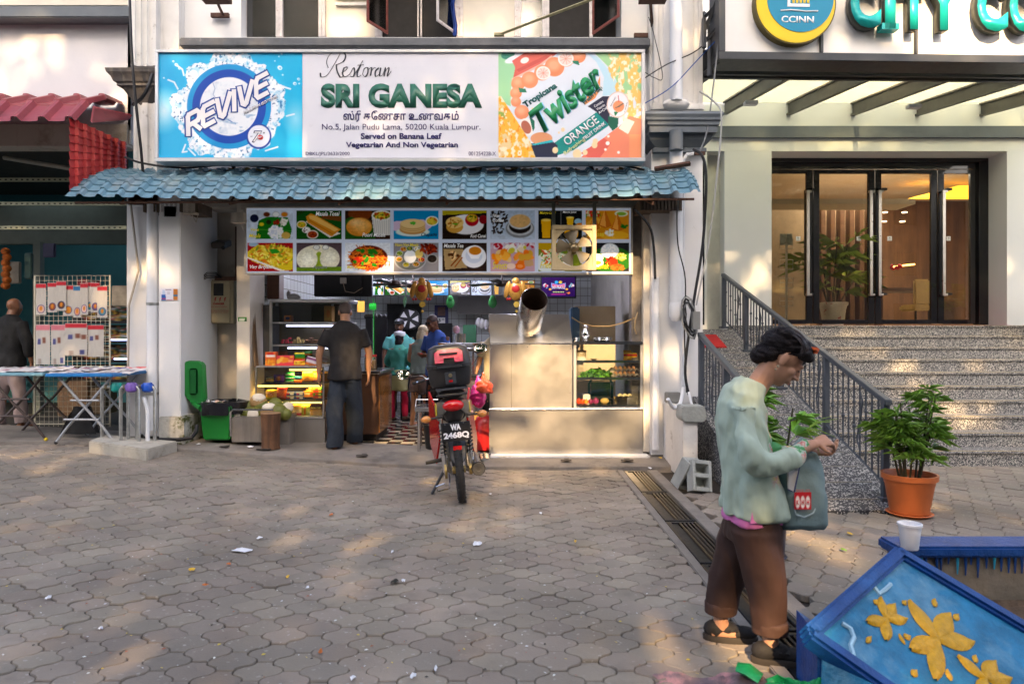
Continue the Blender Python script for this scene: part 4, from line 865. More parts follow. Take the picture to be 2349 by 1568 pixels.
def p_mango(u):
 u.I[:]=Pic.c('#1e2020');u.rect(230,0,236,288,'#8a8a8a');u.poly([(30,95),(130,95),(120,275),(42,275)],'#efb51a');u.ell(80,95,50,14,'#f7d86a');u.poly([(290,70),(365,70),(355,150),(300,150)],'#f2c022');u.ell(327,68,38,9,'#f8e07a');u.ell(410,110,40,30,'#9cc4dc');u.ell(430,140,40,16,'#e68a1a');u.ell(300,230,32,50,'#f0b818');u.ell(380,230,32,50,'#f0b818')
def p_samosa(u):
 u.I[:]=Pic.c('#d8941e');u.blobs(60,30,90,30,50,12,['#c8321c','#5a9a2c','#e8d8b0'],8);u.ell(370,30,70,30,'#e8ecd8');u.ell(370,32,50,18,'#8ab43c');u.poly([(0,130),(100,60),(200,110),(120,220),(0,240)],'#e6ac3c')
 for a,b,s in((90,130,1.),(200,95,1.2),(330,130,1.15)):u.poly([(a,b-90*s),(a+60*s,b+50*s),(a,b+70*s),(a-60*s,b+45*s)],'#c9721c');u.poly([(a-5,b-85*s),(a+10*s,b+60*s),(a-45*s,b+40*s)],'#eea84c')
 u.ell(300,250,150,45,'#e8b22c');u.blobs(250,220,45,32,30,8,['#f4f4f0','#dfe6d8'],9);u.blobs(400,160,25,20,10,10,['#2c7a24'],4)
def p_briyani(u):
 u.I[:]=Pic.c('#a8141e');u.ell(60,15,50,22,'#9fb8cc');u.poly([(0,90),(100,20),(450,60),(450,270),(330,280),(0,150)],'#d8c024');u.blobs(240,130,220,110,260,9,['#e8d040','#c8a018','#f0e070','#8a9a24','#d8781c'],10,2.6);u.poly([(0,155),(330,288),(450,288),(350,275),(0,142)],'#e6e2da');u.poly([(0,165),(0,288),(300,288)],'#a8141e');u.poly([(215,60),(290,60),(330,100),(240,110)],'#2f9a24')
def p_appam(u):
 u.I[:]=Pic.c('#5a4a50');u.ell(220,130,200,110,'#e0dac4');u.ell(225,200,50,110,'#8aa02c');u.ell(105,165,105,105,'#d8d6c2');u.ell(332,160,98,105,'#d4d0bc');u.ell(110,170,60,60,'#ebebdc',soft=40);u.ell(335,150,55,60,'#e4e2d2',soft=40);bowl(u,200,45,34,'#8a8a86','#e0e0da');bowl(u,290,45,34,'#8a8a86','#e0e0da');u.poly([(0,250),(450,240),(450,288),(0,288)],'#6a8a24');u.grain(.12,.08)
def p_mee(u):
 q=random.Random(4);u.I[:]=Pic.c('#dfe4ec');u.ell(250,230,210,60,'#b9c4d8');u.ell(235,150,190,125,'#6a2408')
 for _ in range(170):
  a=q.uniform(0,6.28);t=math.sqrt(q.random());x,y=235+180*t*math.cos(a),150+115*t*math.sin(a);b=q.uniform(0,3.1);L=q.uniform(20,55);u.line([(x,y),(x+L*math.cos(b),y+L*.6*math.sin(b)),(x+L*1.7*math.cos(b+.7),y+L*math.sin(b+.7))],8,q.choice(['#c8681c','#e08c2c','#a84812','#d87820']))
 u.blobs(235,140,170,100,14,18,['#2c7a1c','#3c9a2c','#b82c10'],11);u.grain(.1,.08)
def p_nonveg(u):
 u.I[:]=Pic.c('#8c8a90');u.ell(165,165,165,120,'#a8aab0');u.ell(165,165,150,108,'#70726e');u.ell(165,140,62,66,'#f0f2f4')
 for x,y,c in((100,62,'#c8641c'),(160,55,'#5a7a2c'),(235,60,'#e8eaec'),(60,105,'#a8c44c'),(55,165,'#d8902c'),(125,220,'#b4a82c'),(225,215,'#a8641c'),(280,170,'#c83012')):bowl(u,x,y,36,'#b9bcc0',c,int(x),[c,'#e0c060','#4a5a20'])
 u.ell(255,110,40,45,'#d8c070');u.blobs(350,60,80,50,40,13,['#7a2412','#5a1a10','#a83c1c'],12);u.ell(385,160,55,48,'#a0a2a6');u.ell(385,160,46,38,'#2c2420')
def p_tea(u):
 u.I[:]=Pic.c('#3a2a26');u.poly([(10,60),(210,60),(250,250),(30,270)],'#b09468');u.ell(320,140,125,112,'#e8eaf2');u.ell(320,130,85,75,'#cfd6e6');u.ell(330,85,78,60,'#f2f2f6');u.poly([(255,90),(405,90),(370,160),(290,160)],'#f0f0f6');u.ell(332,80,62,42,'#cf8420');u.line([(90,230),(180,130)],14,'#8a4a1c');u.line([(130,240),(200,150)],12,'#a05a24');u.blobs(110,130,50,35,14,14,['#d8b078','#5a3418','#e8c890'],13)
def p_sweets(u):
 u.I[:]=Pic.c('#c8a4b4');u.blobs(225,30,220,40,60,16,['#b81c34','#e0d8e4','#c8b8cc'],14);u.blobs(100,140,100,60,20,30,['#e88a1c','#f0b040','#e8c88c'],15,1.1);u.blobs(250,60,120,30,14,26,['#e8d8c0','#f0ece4','#c8c03c'],16,1.1);u.blobs(350,150,90,60,18,30,['#e87a1c','#f09a3c','#d8a83c'],17,1.2);u.ell(300,235,55,36,'#e8741a');u.ell(300,235,30,18,'#f09a50');u.ell(210,235,45,30,'#ecd4c4');u.poly([(340,180),(430,170),(440,230),(350,240)],'#c8a47c')
def p_rice(u):
 u.I[:]=Pic.c('#7c8a2c');u.ell(150,200,190,110,'#dfe6ea');u.blobs(160,130,130,90,200,9,['#e8e4c8','#d8d8a8','#f4f2e8','#5a9a2c','#d8501c'],18,2.2);u.poly([(0,0),(200,0),(100,80),(0,60)],'#c8a418')
def p_lemak(u):
 u.I[:]=Pic.c('#2a2c30');u.ell(260,170,230,130,'#2c6a1c');u.ell(250,80,95,75,'#e6ecee');u.blobs(250,85,85,60,90,8,['#ffffff','#dce4ea'],19);u.ell(110,150,75,45,'#e8f0ec');u.ell(110,200,75,45,'#f2f6f4');u.ell(125,200,36,20,'#e8c048');u.blobs(270,190,60,40,40,13,['#a83414','#c84c1c','#7a240c'],20);u.blobs(370,140,50,36,40,8,['#b8a040','#e0d080'],21);u.blobs(330,245,70,28,40,11,['#a86c2c','#8a5420'],22)
dishes=[[p_vege,p_tosai,p_poori,p_chapathi,p_roti,p_coffee,p_mango,p_samosa],[p_briyani,p_appam,p_mee,p_nonveg,p_tea,p_sweets,p_rice,p_lemak]]
DM={}
def dish(fn):
 if fn not in DM:u=Pic(450,288,84,54,'#c8d4e4');fn(u);u.I=np.clip(u.I*1.02,0,1);u.I=u.I**1.15;DM[fn]=u
 return DM[fn]
md=8.28
mbd=thing('menu_board','long backlit menu board with sixteen dish photographs in two rows under the blue awning','menu board',tuple(P(1005,628,md)))
m=MB();bxp(m,563,477,1450,626,md,md+.10);obj('light_box',m,mat('backlit_white',(.62,.70,.86),.4,var=.02,emis=.05),mbd,bevel=.004)
m=MB();bxp(m,560,474,1452,477,md-.01,md+.10);bxp(m,560,625.5,1452,629,md-.01,md+.10);bxp(m,560,477,565,625.5,md-.01,md+.10);bxp(m,1447.5,477,1452,625.5,md-.01,md+.10);obj('frame',m,mat('cream_board_frame',(.55,.50,.42),.5),mbd)
cols_=[(567.6,672),(680,783.7),(791.5,895),(903,1006),(1014.7,1116.5),(1125,1226.7),(1235,1335),(1343.6,1443)]
plabs=['vegetable meal on a banana leaf','long rolled pancake with three dips','puffed fried bread beside a white pot','stack of flat breads on blue','flat bread and red bowl on a white plate','coffee in a steel tumbler','two glasses of yellow mango drink','fried pastry triangles','yellow rice on a red cloth','two pale rice pancakes','fried noodles','round steel platter of small bowls','white cup of milk tea with spices','assorted sweets','fried rice on a white plate','rice mound with eggs on a leaf']
for r in range(2):
 y0,y1=((483,548.7),(557,622.4))[r]
 for c in range(8):
  a,b=cols_[c];o=dish(dishes[r][c]).place('menu_picture',M_lit,mbd,(a,y0,b,y1),md-.004);o['label']='lit picture of '+plabs[r*8+c]
yel=mat('yellow_print',(.75,.62,.02),.4,var=0,emis=.06);wpr=mat('white_lit_print',(.85,.85,.85),.4,var=0,emis=.06);blk_p=mat('black_print',(.01,.01,.02),.5,var=0)
for s,m_,b in(('Vege',yel,(575,523,594,532)),('Meals',yel,(571,536,598,545)),('Masala Tosai',wpr,(724,485,779,495)),('Poori Masala',wpr,(831,534,884,543)),('Chapathi',blk_p,(966,534,1003,544)),('Roti Canai',wpr,(1079,537,1115,545)),('Filter',wpr,(1130,491,1147,498)),('Coffee',wpr,(1130,501,1156,509)),('Mango Lassi',yel,(1238,485,1275,493)),('Mango Juice',wpr,(1291,484,1322,490)),('Samosa',yel,(1346,531,1385,542)),('Veg Briyani',wpr,(573,608,625,618)),('Appam',mat('grey_print',(.25,.25,.3),.5,var=0),(717,608,750,618)),('Mee Goreng',yel,(796,609,839,618)),('Non-Veg Meals',yel,(906,558,960,567)),('Masala Tea',wpr,(1018,559,1063,568)),('Sweets',yel,(1130,600,1164,617)),('Fried Rice',yel,(1239,600,1290,615)),('Nasi Lemak',yel,(1346,603,1397,617))):
 text(s,m_,mbd,b,md-.006,shear=.25,bold=.015)
# exhaust fan hanging before the board
fd=7.75
fan=thing('exhaust_fan','square wooden framed exhaust fan hanging on two bars before the menu board','fan',tuple(P(1317,620,fd)))
ochre=mat('ochre_fan_frame',(.46,.36,.20),.6,var=.15,sc=9,bump=.2);greyb=mat('green_grey_bar',(.13,.14,.12),.6,.2)
X0,X1,Y0,Y1=1266,1368,516,619
m=MB();bxp(m,X0,Y0,X1,Y0+9,fd,fd+.1);bxp(m,X0,Y1-9,X1,Y1,fd,fd+.1);bxp(m,X0,Y0+9,X0+9,Y1-9,fd,fd+.1);bxp(m,X1-9,Y0+9,X1,Y1-9,fd,fd+.1)
c=P(1317,567.5,fd+.02);rr=.213;k=fd/F;hs=43*k
for s1 in(-1,1):
 for s2 in(-1,1):
  pts=[(c.x+s1*hs,c.z+s2*hs)]+[(c.x+s1*rr*math.sin(a),c.z+s2*rr*math.cos(a))for a in np.linspace(R(8),R(82),9)]
  pts=[(c.x+s1*hs,c.z+s2*hs),(c.x+s1*5*k,c.z+s2*hs)]+pts[1:]+[(c.x+s1*hs,c.z+s2*5*k)]
  m.prism([(x,c.y,z)for x,z in pts],(0,.015,0))
obj('fan_frame',m,ochre,fan,bevel=.002)
m=MB();bxp(m,1266,452,1274,518,fd+.1,fd+.13);obj('hanger_bar',m,greyb,fan);m=MB();bxp(m,1360,452,1368,518,fd+.1,fd+.13);obj('hanger_bar',m,greyb,fan);m=MB();bxp(m,1240,458,1372,466,fd+.14,fd+.17);obj('cross_bar',m,greyb,fan)
m=MB();m.lathe(c+Vector((0,.03,0)),[(.05,0),(.052,.02),(.035,.045),(.02,.05),(.018,.08),(0,.085)],18,axis=(0,-1,0));hb=obj('hub',m,mat('dull_brass',(.35,.27,.15),.35,.8),fan)
for b in range(5):
 a0=b*2*PI/5+.5;m=MB();g_=[]
 m.grid(lambda u,v:(c.x+(.05+.15*v)*math.cos(a0+(u-.5)*.85),c.y+.05+(u-.5)*.09,c.z+(.05+.15*v)*math.sin(a0+(u-.5)*.85)),5,3);obj('blade',m,mat('tan_fan_blade',(.40,.34,.24),.5,.2,var=.2),fan,fixn=False)
for a in(45,135,225,315):m=MB();m.tube([c+Vector((.04*math.cos(R(a)),.09,.04*math.sin(R(a)))),c+Vector((.25*math.cos(R(a)),.09,.25*math.sin(R(a))))],.008,6);obj('motor_stay',m,greyb,fan)
m=MB();m.lathe(c+Vector((0,.14,0)),[(.07,0),(.07,.08)],16,axis=(0,-1,0));obj('motor',m,mat('dull_brass'),fan)
# ---------------------------------------------------------------- steel cooking counter with hood and display
sc=thing('steel_counter','long brushed steel cooking counter with a big tilted chimney pipe beside the motorcycle','counter',tuple(P(1300,1040,8.2)))
K=8.15
m=MB();bxp(m,1122,941,1475,1041,K,K+.75);obj('base_panel',m,steel,sc,bevel=.006)
m=MB();bxp(m,1123,789,1313,936,K+.02,K+.7);obj('hood_body',m,steel,sc,bevel=.004)
m=MB();a,b=P(1124,787,K+.02),P(1313.5,787,K+.02);c,d_=P(1305,721,K+.30),P(1121,720,K+.30);m.prism([a,b,c,d_],(0,.45,0));obj('hood_slope',m,steel,sc,bevel=.004)
m=MB();m.tube([P(1122,938.5,K-.01),P(1475,937.5,K-.01)],.013,10);obj('edge_pipe',m,steel2,sc)
m=MB();bxp(m,1172,790,1174,935,K+.014,K+.02);obj('seam',m,mat('steel_seam',(.3,.28,.25),.4,.9),sc)
base,tip=P(1214,744,8.28),P(1226,686,7.80);ax_=(tip-base).normalized();u_=Vector((1,0,0));u_=(u_-ax_*u_.dot(ax_)).normalized();w_=ax_.cross(u_);m=MB();rg=[]
for p,r in((base-ax_*.1,.158),(tip,.156),(tip+ax_*.004,.153),(tip,.150),(base,.150)):rg.append(m.ring(p,u_,w_,r,r,36))
m.skin(rg[:4],cap=False);q=MB();q.v=list(m.v);q.c=list(m.c);q.skin(rg[3:],cap=False);q.Fc(rg[-1]);cpo=obj('chimney_pipe',m,steel_p,sc,smooth=50);obj('pipe_inside',q,mat('dark_rusty_inside',(.06,.035,.025),.7,var=.4,sc=12),cpo)  # pipe lining in a dark rust colour
for X,Y in((1184,721),(1186,761),(1215,790),(1262,770),(1210,795),(1127,800),(1127,900),(1308,800),(1308,900),(1262,790),(1184,790)):m=MB();m.ell(P(X,Y,K+(.02 if Y>787 else .15)),.007,8);obj('rivet',m,steel2,sc)
m=MB();bxp(m,1316,783,1475,790,K-.02,K+.55);obj('top_rail',m,steel2,sc,bevel=.008)
for a,b in((1316,1322),(1469,1475)):m=MB();bxp(m,a,790.5,b,936,K,K+.04);obj('post',m,alu,sc)
for a,b in((1316,1322),(1469,1475)):m=MB();bxp(m,a,790.5,b,936,K+.5,K+.53);obj('post',m,alu,sc)
shz=[PZ(826,K),PZ(865,K)]
for Y0,Y1 in((826,832),(865,871)):m=MB();bxp(m,1322.5,Y0,1468.5,Y1,K+.03,K+.48);obj('shelf',m,steel2,sc,bevel=.003)
m=MB();bxp(m,1322.5,791,1468.5,931,K+.012,K+.018);obj('glass_pane',m,G_clear,sc)
zc=PZ(928,K);m=MB();bxp(m,1316,928,1475,936,K+.02,K+.6);obj('counter_top',m,steel2,sc)
def Z6(x,y):return(1290.4+x*.14997,716.9+y*.15)
def onz(X,z,d):return Vector((PX(X,d),d,z))
# things on the counter
zt=PZ(783,K)
m=MB();m.lathe(onz(1342,zt,8.35),[(.035,0),(.045,.006),(.03,.02),(.052,.05),(.060,.085),(.05,.12),(.028,.155),(.03,.175),(.043,.2),(.038,.2),(.026,.17)],24);solo('water_jug',m,steel2,'polished round-bellied steel jug on top of the display case','jug')
m=MB();m.lathe(onz(1382,zt,8.35),[(.09,0),(.112,.012),(.12,.05),(.125,.052),(.114,.048),(.1,.015),(0,.01)],30);solo('steel_plate',m,steel2,'wide shallow steel plate on top of the display case right of the jug','plate')
m=MB();m.lathe(onz(1321,zt,8.3),[(.02,0),(.032,.04),(.034,.045),(.03,.04),(.0,.006)],20);solo('small_bowl',m,steel2,'small steel bowl on the display case left of the jug','bowl')
def pillow(name,X0,Y0,X1,Y1,d,cols,label,cat='packet',group=None,depth=.05,rot=0,seed=0,m_=None,motif=None,n=9):
 # a puffed plastic packet with crimped ends
 q=random.Random(seed);mb=MB();cx,cy=(X0+X1)/2,(Y0+Y1)/2;w,h=(X1-X0)*d/F,(Y1-Y0)*d/F;c=P(cx,cy,d);cr,sr=math.cos(R(rot)),math.sin(R(rot))
 for side in(-1,1):
  I=[]
  for j in range(n+1):
   for i in range(n+1):
    u,v=i/n*2-1,j/n*2-1;puff=depth*max(0,(1-abs(u)**3)*(1-abs(v)**2.2))**.6*(1+.12*q.uniform(-1,1));sx_=1-.06*(1-abs(v))+.02*(j%2)
    x,z=u*w/2*sx_,v*h/2
    k=(v+1)/2*(len(cols)-1);col=H(cols[len(cols)-1-min(len(cols)-1,int(k+.5))])
    if motif and(u/.62)**2+((v+.05)/.5)**2<1:col=H(motif[(i*7+j*3)%len(motif)])
    mb.col=col;mb.V((c.x+x*cr-z*sr,c.y+side*puff*.5+depth*.1,c.z+x*sr+z*cr))
  b=side>0;o0=0 if not b else(n+1)**2
  for j in range(n):
   for i in range(n):a=o0+j*(n+1)+i;mb.Fc((a,a+1,a+n+2,a+n+1))
 return solo(name,mb,m_ or M_foil,label,cat,group,attr='Col',smooth=60)
def carton(name,X0,Y0,X1,Y1,d,dep,col,label,cat='box',group=None,paint=None):
 t=thing(name,label,cat,tuple(P((X0+X1)/2,Y1,d+dep/2)),group);m=MB();bxp(m,X0,Y0,X1,Y1,d,d+dep);obj('carton',m,mat('card_'+col.strip('#'),col,.45,var=.06),t,bevel=.002)
 u=Pic(100,100,16,14,col)
 if paint:paint(u)
 u.place('front_print',M_col,t,(X0+.4,Y0+.4,X1-.4,Y1-.4),d-.0015);return t
x0,y0=Z6(930,575);x1,y1=Z6(1182,722)
pillow('noodle_packet',x0,y0,x1,y1,8.35,['#d9a400','#f0c000','#c81a10','#f0c000','#e8b000'],'bright yellow and red noodle packet on the upper display shelf',seed=1,depth=.1)
x0,y0=Z6(220,520);x1,y1=Z6(365,735);pillow('crumpled_bag',x0,y0+8,x1,y1+4,8.3,['#9a7a5a','#c8b090','#e8dcd0','#a8542c'],'crumpled clear bag at the left end of the upper display shelf','bag',seed=2,depth=.06)
m=MB();m.lathe(onz(1362,shz[0],8.3),[(.025,0),(.05,.012),(.046,.012),(.02,.003)],18);solo('saucer',m,dark,'small dark saucer on the upper display shelf','saucer')
# eggs in two trays
egg_t=thing('egg_tray','lower of the two stacked grey egg trays beside the leafy greens','egg tray',tuple(onz(1432,shz[1],8.35)),'egg trays in the display case')
grey_card=mat('grey_pulp_card',(.42,.37,.32),.9,var=.1,bump=.4)
def tray(t,z):
 m=MB();w,dp=.33,.26;c=onz(1432,z,8.35)
 m.grid(lambda u,v:(c.x-w/2+w*u,c.y-dp/2+dp*v,c.z+.03-.022*(.5+.5*math.cos(u*2*PI*6))*1+.012*math.cos(v*2*PI*5)),36,15);obj('tray',m,grey_card,t,fixn=False)
 for i in range(5):
  for j in range(2):
   e=MB();e.ell((c.x-w/2+w*(i+.9)/6.2,c.y-dp/2+.03+j*.055,c.z+.04),(.021,.021,.028),10);obj('egg',e,mat('brown_egg',(.55,.27,.13),.45,objrand=.3),t)
tray(egg_t,shz[1]+.0);egg2=thing('egg_tray','upper of the two stacked grey egg trays, full of brown eggs','egg tray',tuple(onz(1432,shz[1]+.06,8.35)),'egg trays in the display case');tray(egg2,shz[1]+.062)
def leaves_mb(c,rx,ry,rz,n,s,cols,seed):
 q=random.Random(seed);m=MB()
 for k in range(n):
  a=q.uniform(0,6.28);r=math.sqrt(q.random());p=Vector(c)+Vector((rx*r*math.cos(a),ry*r*math.sin(a),rz*q.random()*(1.1-r*.7)));m.col=q.choice(cols)
  u=Vector((q.gauss(0,1),q.gauss(0,.6),q.gauss(0,.5))).normalized();v=u.cross(Vector((q.gauss(0,1),q.gauss(0,1),q.gauss(0,1)))).normalized();L=s*q.uniform(.6,1.3)
  m.poly([p-u*L,p-u*L*.2+v*L*.5,p+u*L,p-u*L*.2-v*L*.5])
 return m
o=solo('leafy_greens',leaves_mb(onz(1368,shz[1],8.33),.19,.12,.10,380,.035,[(.04,.16,.02),(.09,.28,.03),(.02,.09,.015),(.16,.36,.05)],3),M_col,'heap of leafy green vegetables on the middle display shelf','vegetables',attr='Col',fixn=False,smooth=False)
for k,(X,r,c,lab,kd)in enumerate([(1328,.034,(.6,.05,.01),'red tomato at the far left of the display base','tomato'),(1336,.03,(.62,.07,.01),'second red tomato from the left in the display case','tomato'),(1345,.03,(.7,.2,.02),'orange tomato between the red ones and the onions','tomato'),(1355,.032,(.22,.02,.09),'purple onion next to the orange tomato','onion'),(1367,.038,(.26,.03,.12),'largest purple onion in the display case','onion'),(1341,.026,(.2,.02,.08),'small purple onion behind the tomatoes','onion')]):
 m=MB();m.lathe(onz(X,zc,8.27+(.05 if r<.028 else 0)),[(.3*r,0),(.8*r,.25*r),(r,.9*r),(.8*r,1.5*r),(.3*r,1.75*r),(.08*r,2.1*r),(0,2.1*r)],14);solo(kd,m,mat('skin_%d'%k,c,.3,var=.15),lab,kd)
m=MB();m.ell(onz(1387,zc+.035,8.27),(.055,.045,.035),14);solo('yellow_squash',m,mat('squash',(.55,.38,.12),.5,var=.2),'pale yellow wrapped vegetable right of the onions','vegetable')
m=MB();bxp(m,1338,904,1354,922,8.4,8.46);solo('white_tub',m,mat('white_tub',(.72,.7,.66),.5),'white plastic tub behind the tomatoes in the display case','tub',bevel=.01)
m=MB();c=onz(1435,zc,8.3);m.lathe(c,[(.10,0),(.12,.085),(.128,.088),(.115,.083),(.1,.03),(0,.03)],4,sx=1.25,sy=.9);tr_=solo('steel_tray',m,steel2,'deep steel tray with peeled bananas in the display case','tray')
for k,X in enumerate((1422,1433,1444)):m=MB();m.tube([onz(X-4,zc+.095,8.28),onz(X,zc+.11,8.27),onz(X+4,zc+.10,8.29)],[.012,.018,.012],8);solo('banana_piece',m,mat('peeled_banana',(.72,.6,.36),.6),['pale peeled piece at the left of the steel tray','pale peeled piece in the middle of the steel tray','pale peeled piece at the right of the steel tray'][k],'food piece','pieces on the steel tray')
# behind the counter: cupboard, green chair, wire
m=MB();bxp(m,1318,702,1412,960,9.6,10.2);solo('beige_cupboard',m,mat('beige_cupboard',(.42,.34,.23),.6,var=.08),'tall beige cupboard standing behind the display case','cupboard',bevel=.01)
m=MB();bxp(m,1310,704,1330,800,9.3,9.6);solo('blue_machine',m,mat('blue_machine',(.05,.11,.2),.4),'blue grey machine side behind the hood','machine',bevel=.02)
ch=thing('green_chair','dark green plastic chair back seen through the display case','chair',tuple(P(1378,1000,9.0)))
cgm=mat('green_plastic',(.01,.09,.055),.35)
m=MB();m.tube([P(1352,912,9),P(1351,880,9),P(1358,868,9),P(1398,868,9),P(1405,880,9),P(1404,912,9)],.018,8);obj('back_frame',m,cgm,ch)
m=MB();bxp(m,1356,876,1400,908,9.0,9.02);obj('backrest',m,cgm,ch);m=MB();bxp(m,1352,915,1405,921,8.9,9.3);obj('seat',m,cgm,ch)
for a in(1354,1402):
 for y in(8.92,9.28):m=MB();bxp(m,a-3,921,a+3,1000,y,y+.03);obj('leg',m,cgm,ch)
pts=[P(1312,728,8.5),P(1330,740,8.4),P(1360,748,8.4),P(1400,748,8.4),P(1430,740,8.4),P(1458,728,8.3)];m=MB();m.tube(pts,.008,6);m.tube([P(1463,716,8.3),P(1457,735,8.25),P(1455,752,8.25),P(1460,766,8.3)],.010,6);solo('hanging_hose',m,mat('yellow_brown_hose',(.28,.2,.1),.5),'thin brown hose sagging above the display case','hose')
# ---------------------------------------------------------------- glass showcase on the left of the shop
def Z7(x,y):return(573.5+x*.19018,676.7+y*.19018)
gs=thing('snack_showcase','tall stepped glass showcase filled with snacks beside the man in black','showcase',tuple(P(665,1025,8.5)))
du,dl=8.78,8.45
for X0,Y0,X1,Y1,d0,d1 in((618,686,800,693,du-.02,du+.5),(618,738.5,800,742,du-.02,du+.45),(625,790,790,794,du-.02,du+.4)):m=MB();bxp(m,X0,Y0,X1,Y1,d0,d1);obj('shelf',m,alu,gs,bevel=.003)
for X0,X1,y in((618,624,du),(790,796,du),(632,637,du+.45),(760,764,du+.4)):m=MB();bxp(m,X0,693.5,X1,838,y,y+.03);obj('upright',m,alu,gs)
m=MB();bxp(m,624,694,790,838,du+.01,du+.016);obj('upper_glass',m,G_clear,gs)
m=MB();bxp(m,587,839.5,742,842,dl-.02,dl+.6);obj('top_glass',m,alu,gs)
m=MB();bxp(m,587,842.5,742,955,dl,dl+.006);obj('front_glass',m,G_clear,gs)
for X in(586,740):m=MB();bxp(m,X,842.5,X+3,955,dl,dl+.02);obj('upright',m,alu,gs)
stripe=mat('perforated_shelf',(.12,.11,.1),.4,.7)
for Y in(879,917):m=MB();bxp(m,600 if Y<900 else 608,Y,738,Y+3,dl+.08,dl+.45);obj('shelf',m,stripe,gs)
m=MB();bxp(m,587,955,742,960,dl-.01,dl+.6);obj('base_shelf',m,alu,gs)
m=MB();bxp(m,660,961,745,1027,dl,dl+.6);obj('base_cabinet',m,steel,gs,bevel=.006)
m=MB();bxp(m,588,843,742,955,dl+.57,dl+.6);bxp(m,620,694,798,838,du+.5,du+.52);obj('back_mirror',m,mat('amber_backing',(.10,.075,.035),.3,.3),gs)
def led(X0,X1,Y,d,col,st,w=3):
 m=MB();m.tube([P(X0,Y,d),P(X1,Y,d)],.011,8);obj('light_tube',m,mat('led_%d'%int(col[2]*100),col,.3,var=0,emis=st),gs)
 l=bpy.data.lights.new('case_lamp','AREA');l.shape='RECTANGLE';l.size=(X1-X0)*d/F;l.size_y=.03;l.energy=w;l.color=col;o=bpy.data.objects.new('case_lamp',l);COL.objects.link(o);o.location=P((X0+X1)/2,Y+2.5,d+.01);o.rotation_euler=(R(20),0,0)
led(657,780,747,du+.06,(.7,.7,1),1.,.3);led(660,780,798,du+.06,(.7,.7,1),1.,.4);led(664,738,848,dl+.08,(1,.62,.16),1.,.8);led(592,738,885,dl+.12,(1,.62,.16),.4,.7);led(592,738,923,dl+.12,(1,.62,.16),.4,.7)
m=MB();m.box((-3.28,8.45,.1),(PX(660,dl)-.004,9.1,PZ(961,dl)-.01));obj('dark_side',m,steel,gs)
# sweets on the tray
zt_=PZ(790,du)+.004;m=MB();m.lathe(Vector((PX(690,du),du+.12,zt_)),[(.1,0),(.24,.012),(.235,.012),(.1,.003)],24,sy=.4);solo('sweets_tray',m,steel2,'thin steel tray of sweets on the upper shelf of the showcase','tray')
ORD=['first','second','third','fourth','fifth','sixth','seventh','eighth','ninth','tenth','eleventh']
for kx,(X0,X1,col,lab,nn)in enumerate([(647,672,(.55,.03,.06),'bright red sweet cube in the pile on the showcase tray',8),(674,700,(.72,.5,.16),'pale yellow sweet cube in the middle pile on the showcase tray',10),(701,730,(.20,.07,.02),'brown round patty in the right pile on the showcase tray',11)]):
 q=random.Random(kx);cm=mat('sweet_%d'%kx,col,.5,var=.15)
 for i in range(nn):
  lv=0 if i<nn*.5 else(1 if i<nn*.85 else 2);t=q.random();X=X0+3+(X1-X0-6)*((i%4)/3.)*(1-.2*lv)+1.5*lv;m=MB();c=Vector((PX(X,du+.1),du+.06+.05*(i%2),zt_+.024+lv*.026))
  if kx<2:m.cbox(c,(.032,.032,.026),q.uniform(-.3,.3))
  else:m.ell(c,(.03,.03,.012),10)
  solo('sweet_cube' if kx<2 else 'fried_patty',m,cm,lab.replace(' cube in',' cube, '+ORD[i]+' from the left in').replace(' patty in',' patty, '+ORD[i]+' from the left in'),'sweet',['red sweets','yellow sweets','brown patties'][kx]+' on the showcase tray',bevel=.002 if kx<2 else 0)
def pk(z0,z1,z2,z3,d,cols,lab,**k):a=Z7(z0,z1);b=Z7(z2,z3);return pillow('snack_packet',a[0],a[1],b[0],b[1],d,cols,lab,'packet','snack packets in the showcase',n=7,**k)
def cb(z0,z1,z2,z3,d,dep,col,lab,paint=None):a=Z7(z0,z1);b=Z7(z2,z3);return carton('snack_box',a[0],a[1],b[0],b[1],d,dep,col,lab,'box','snack boxes in the showcase',paint)
dt=dl+.12
cb(410,245,495,318,du+.15,.1,'#c86a1e','small orange and blue box in the top compartment of the showcase',lambda u:u.ell(50,45,34,24,'#1a2a5c'))
cb(893,130,985,318,du+.2,.15,'#a87a3c','large tan carton in the top compartment of the showcase',lambda u:(u.ell(55,50,26,24,'#b86a2c'),u.rect(0,85,100,88,'#c89c3c')))
cb(183,686,312,858,dt,.09,'#e0662a','orange snack box with red cap standing at the left on the counter glass',lambda u:(u.rect(20,4,80,18,'#c8201e'),u.rect(5,20,95,36,'#ecd8d0'),u.blobs(50,75,45,18,24,9,['#f09a20','#e8b040','#d87818'],1)))
cb(316,729,527,858,dt,.09,'#d83a44','wide pinkish red sweets box on the counter glass',lambda u:(u.blobs(35,50,28,32,14,12,['#f0a028','#f6b848','#e88a20'],2),u.ell(88,12,9,8,'#f0c020'),u.rect(70,38,95,62,'#f0a060')))
pk(530,692,664,772,dt+.05,['#e8d030','#1d7a2a','#2f9a34','#e0c828'],'green and yellow packet behind the wide red box',seed=3)
pk(522,772,664,858,dt,['#d83018','#e8a820','#f0c030','#c82818'],'red and yellow packet right of the wide red box',seed=4,motif=['#f0c838','#e8b028','#c87818'])
pk(652,668,748,742,dt+.06,['#14501e','#1c6a28','#8a4a1c','#14501e'],'dark green packet on top at the right end of the counter glass',seed=5)
pk(672,745,818,856,dt,['#d8d0dc','#7a2a6a','#d8d0dc','#c86a20','#e8a030'],'silver and purple packet at the right end of the counter glass',seed=6,rot=-15)
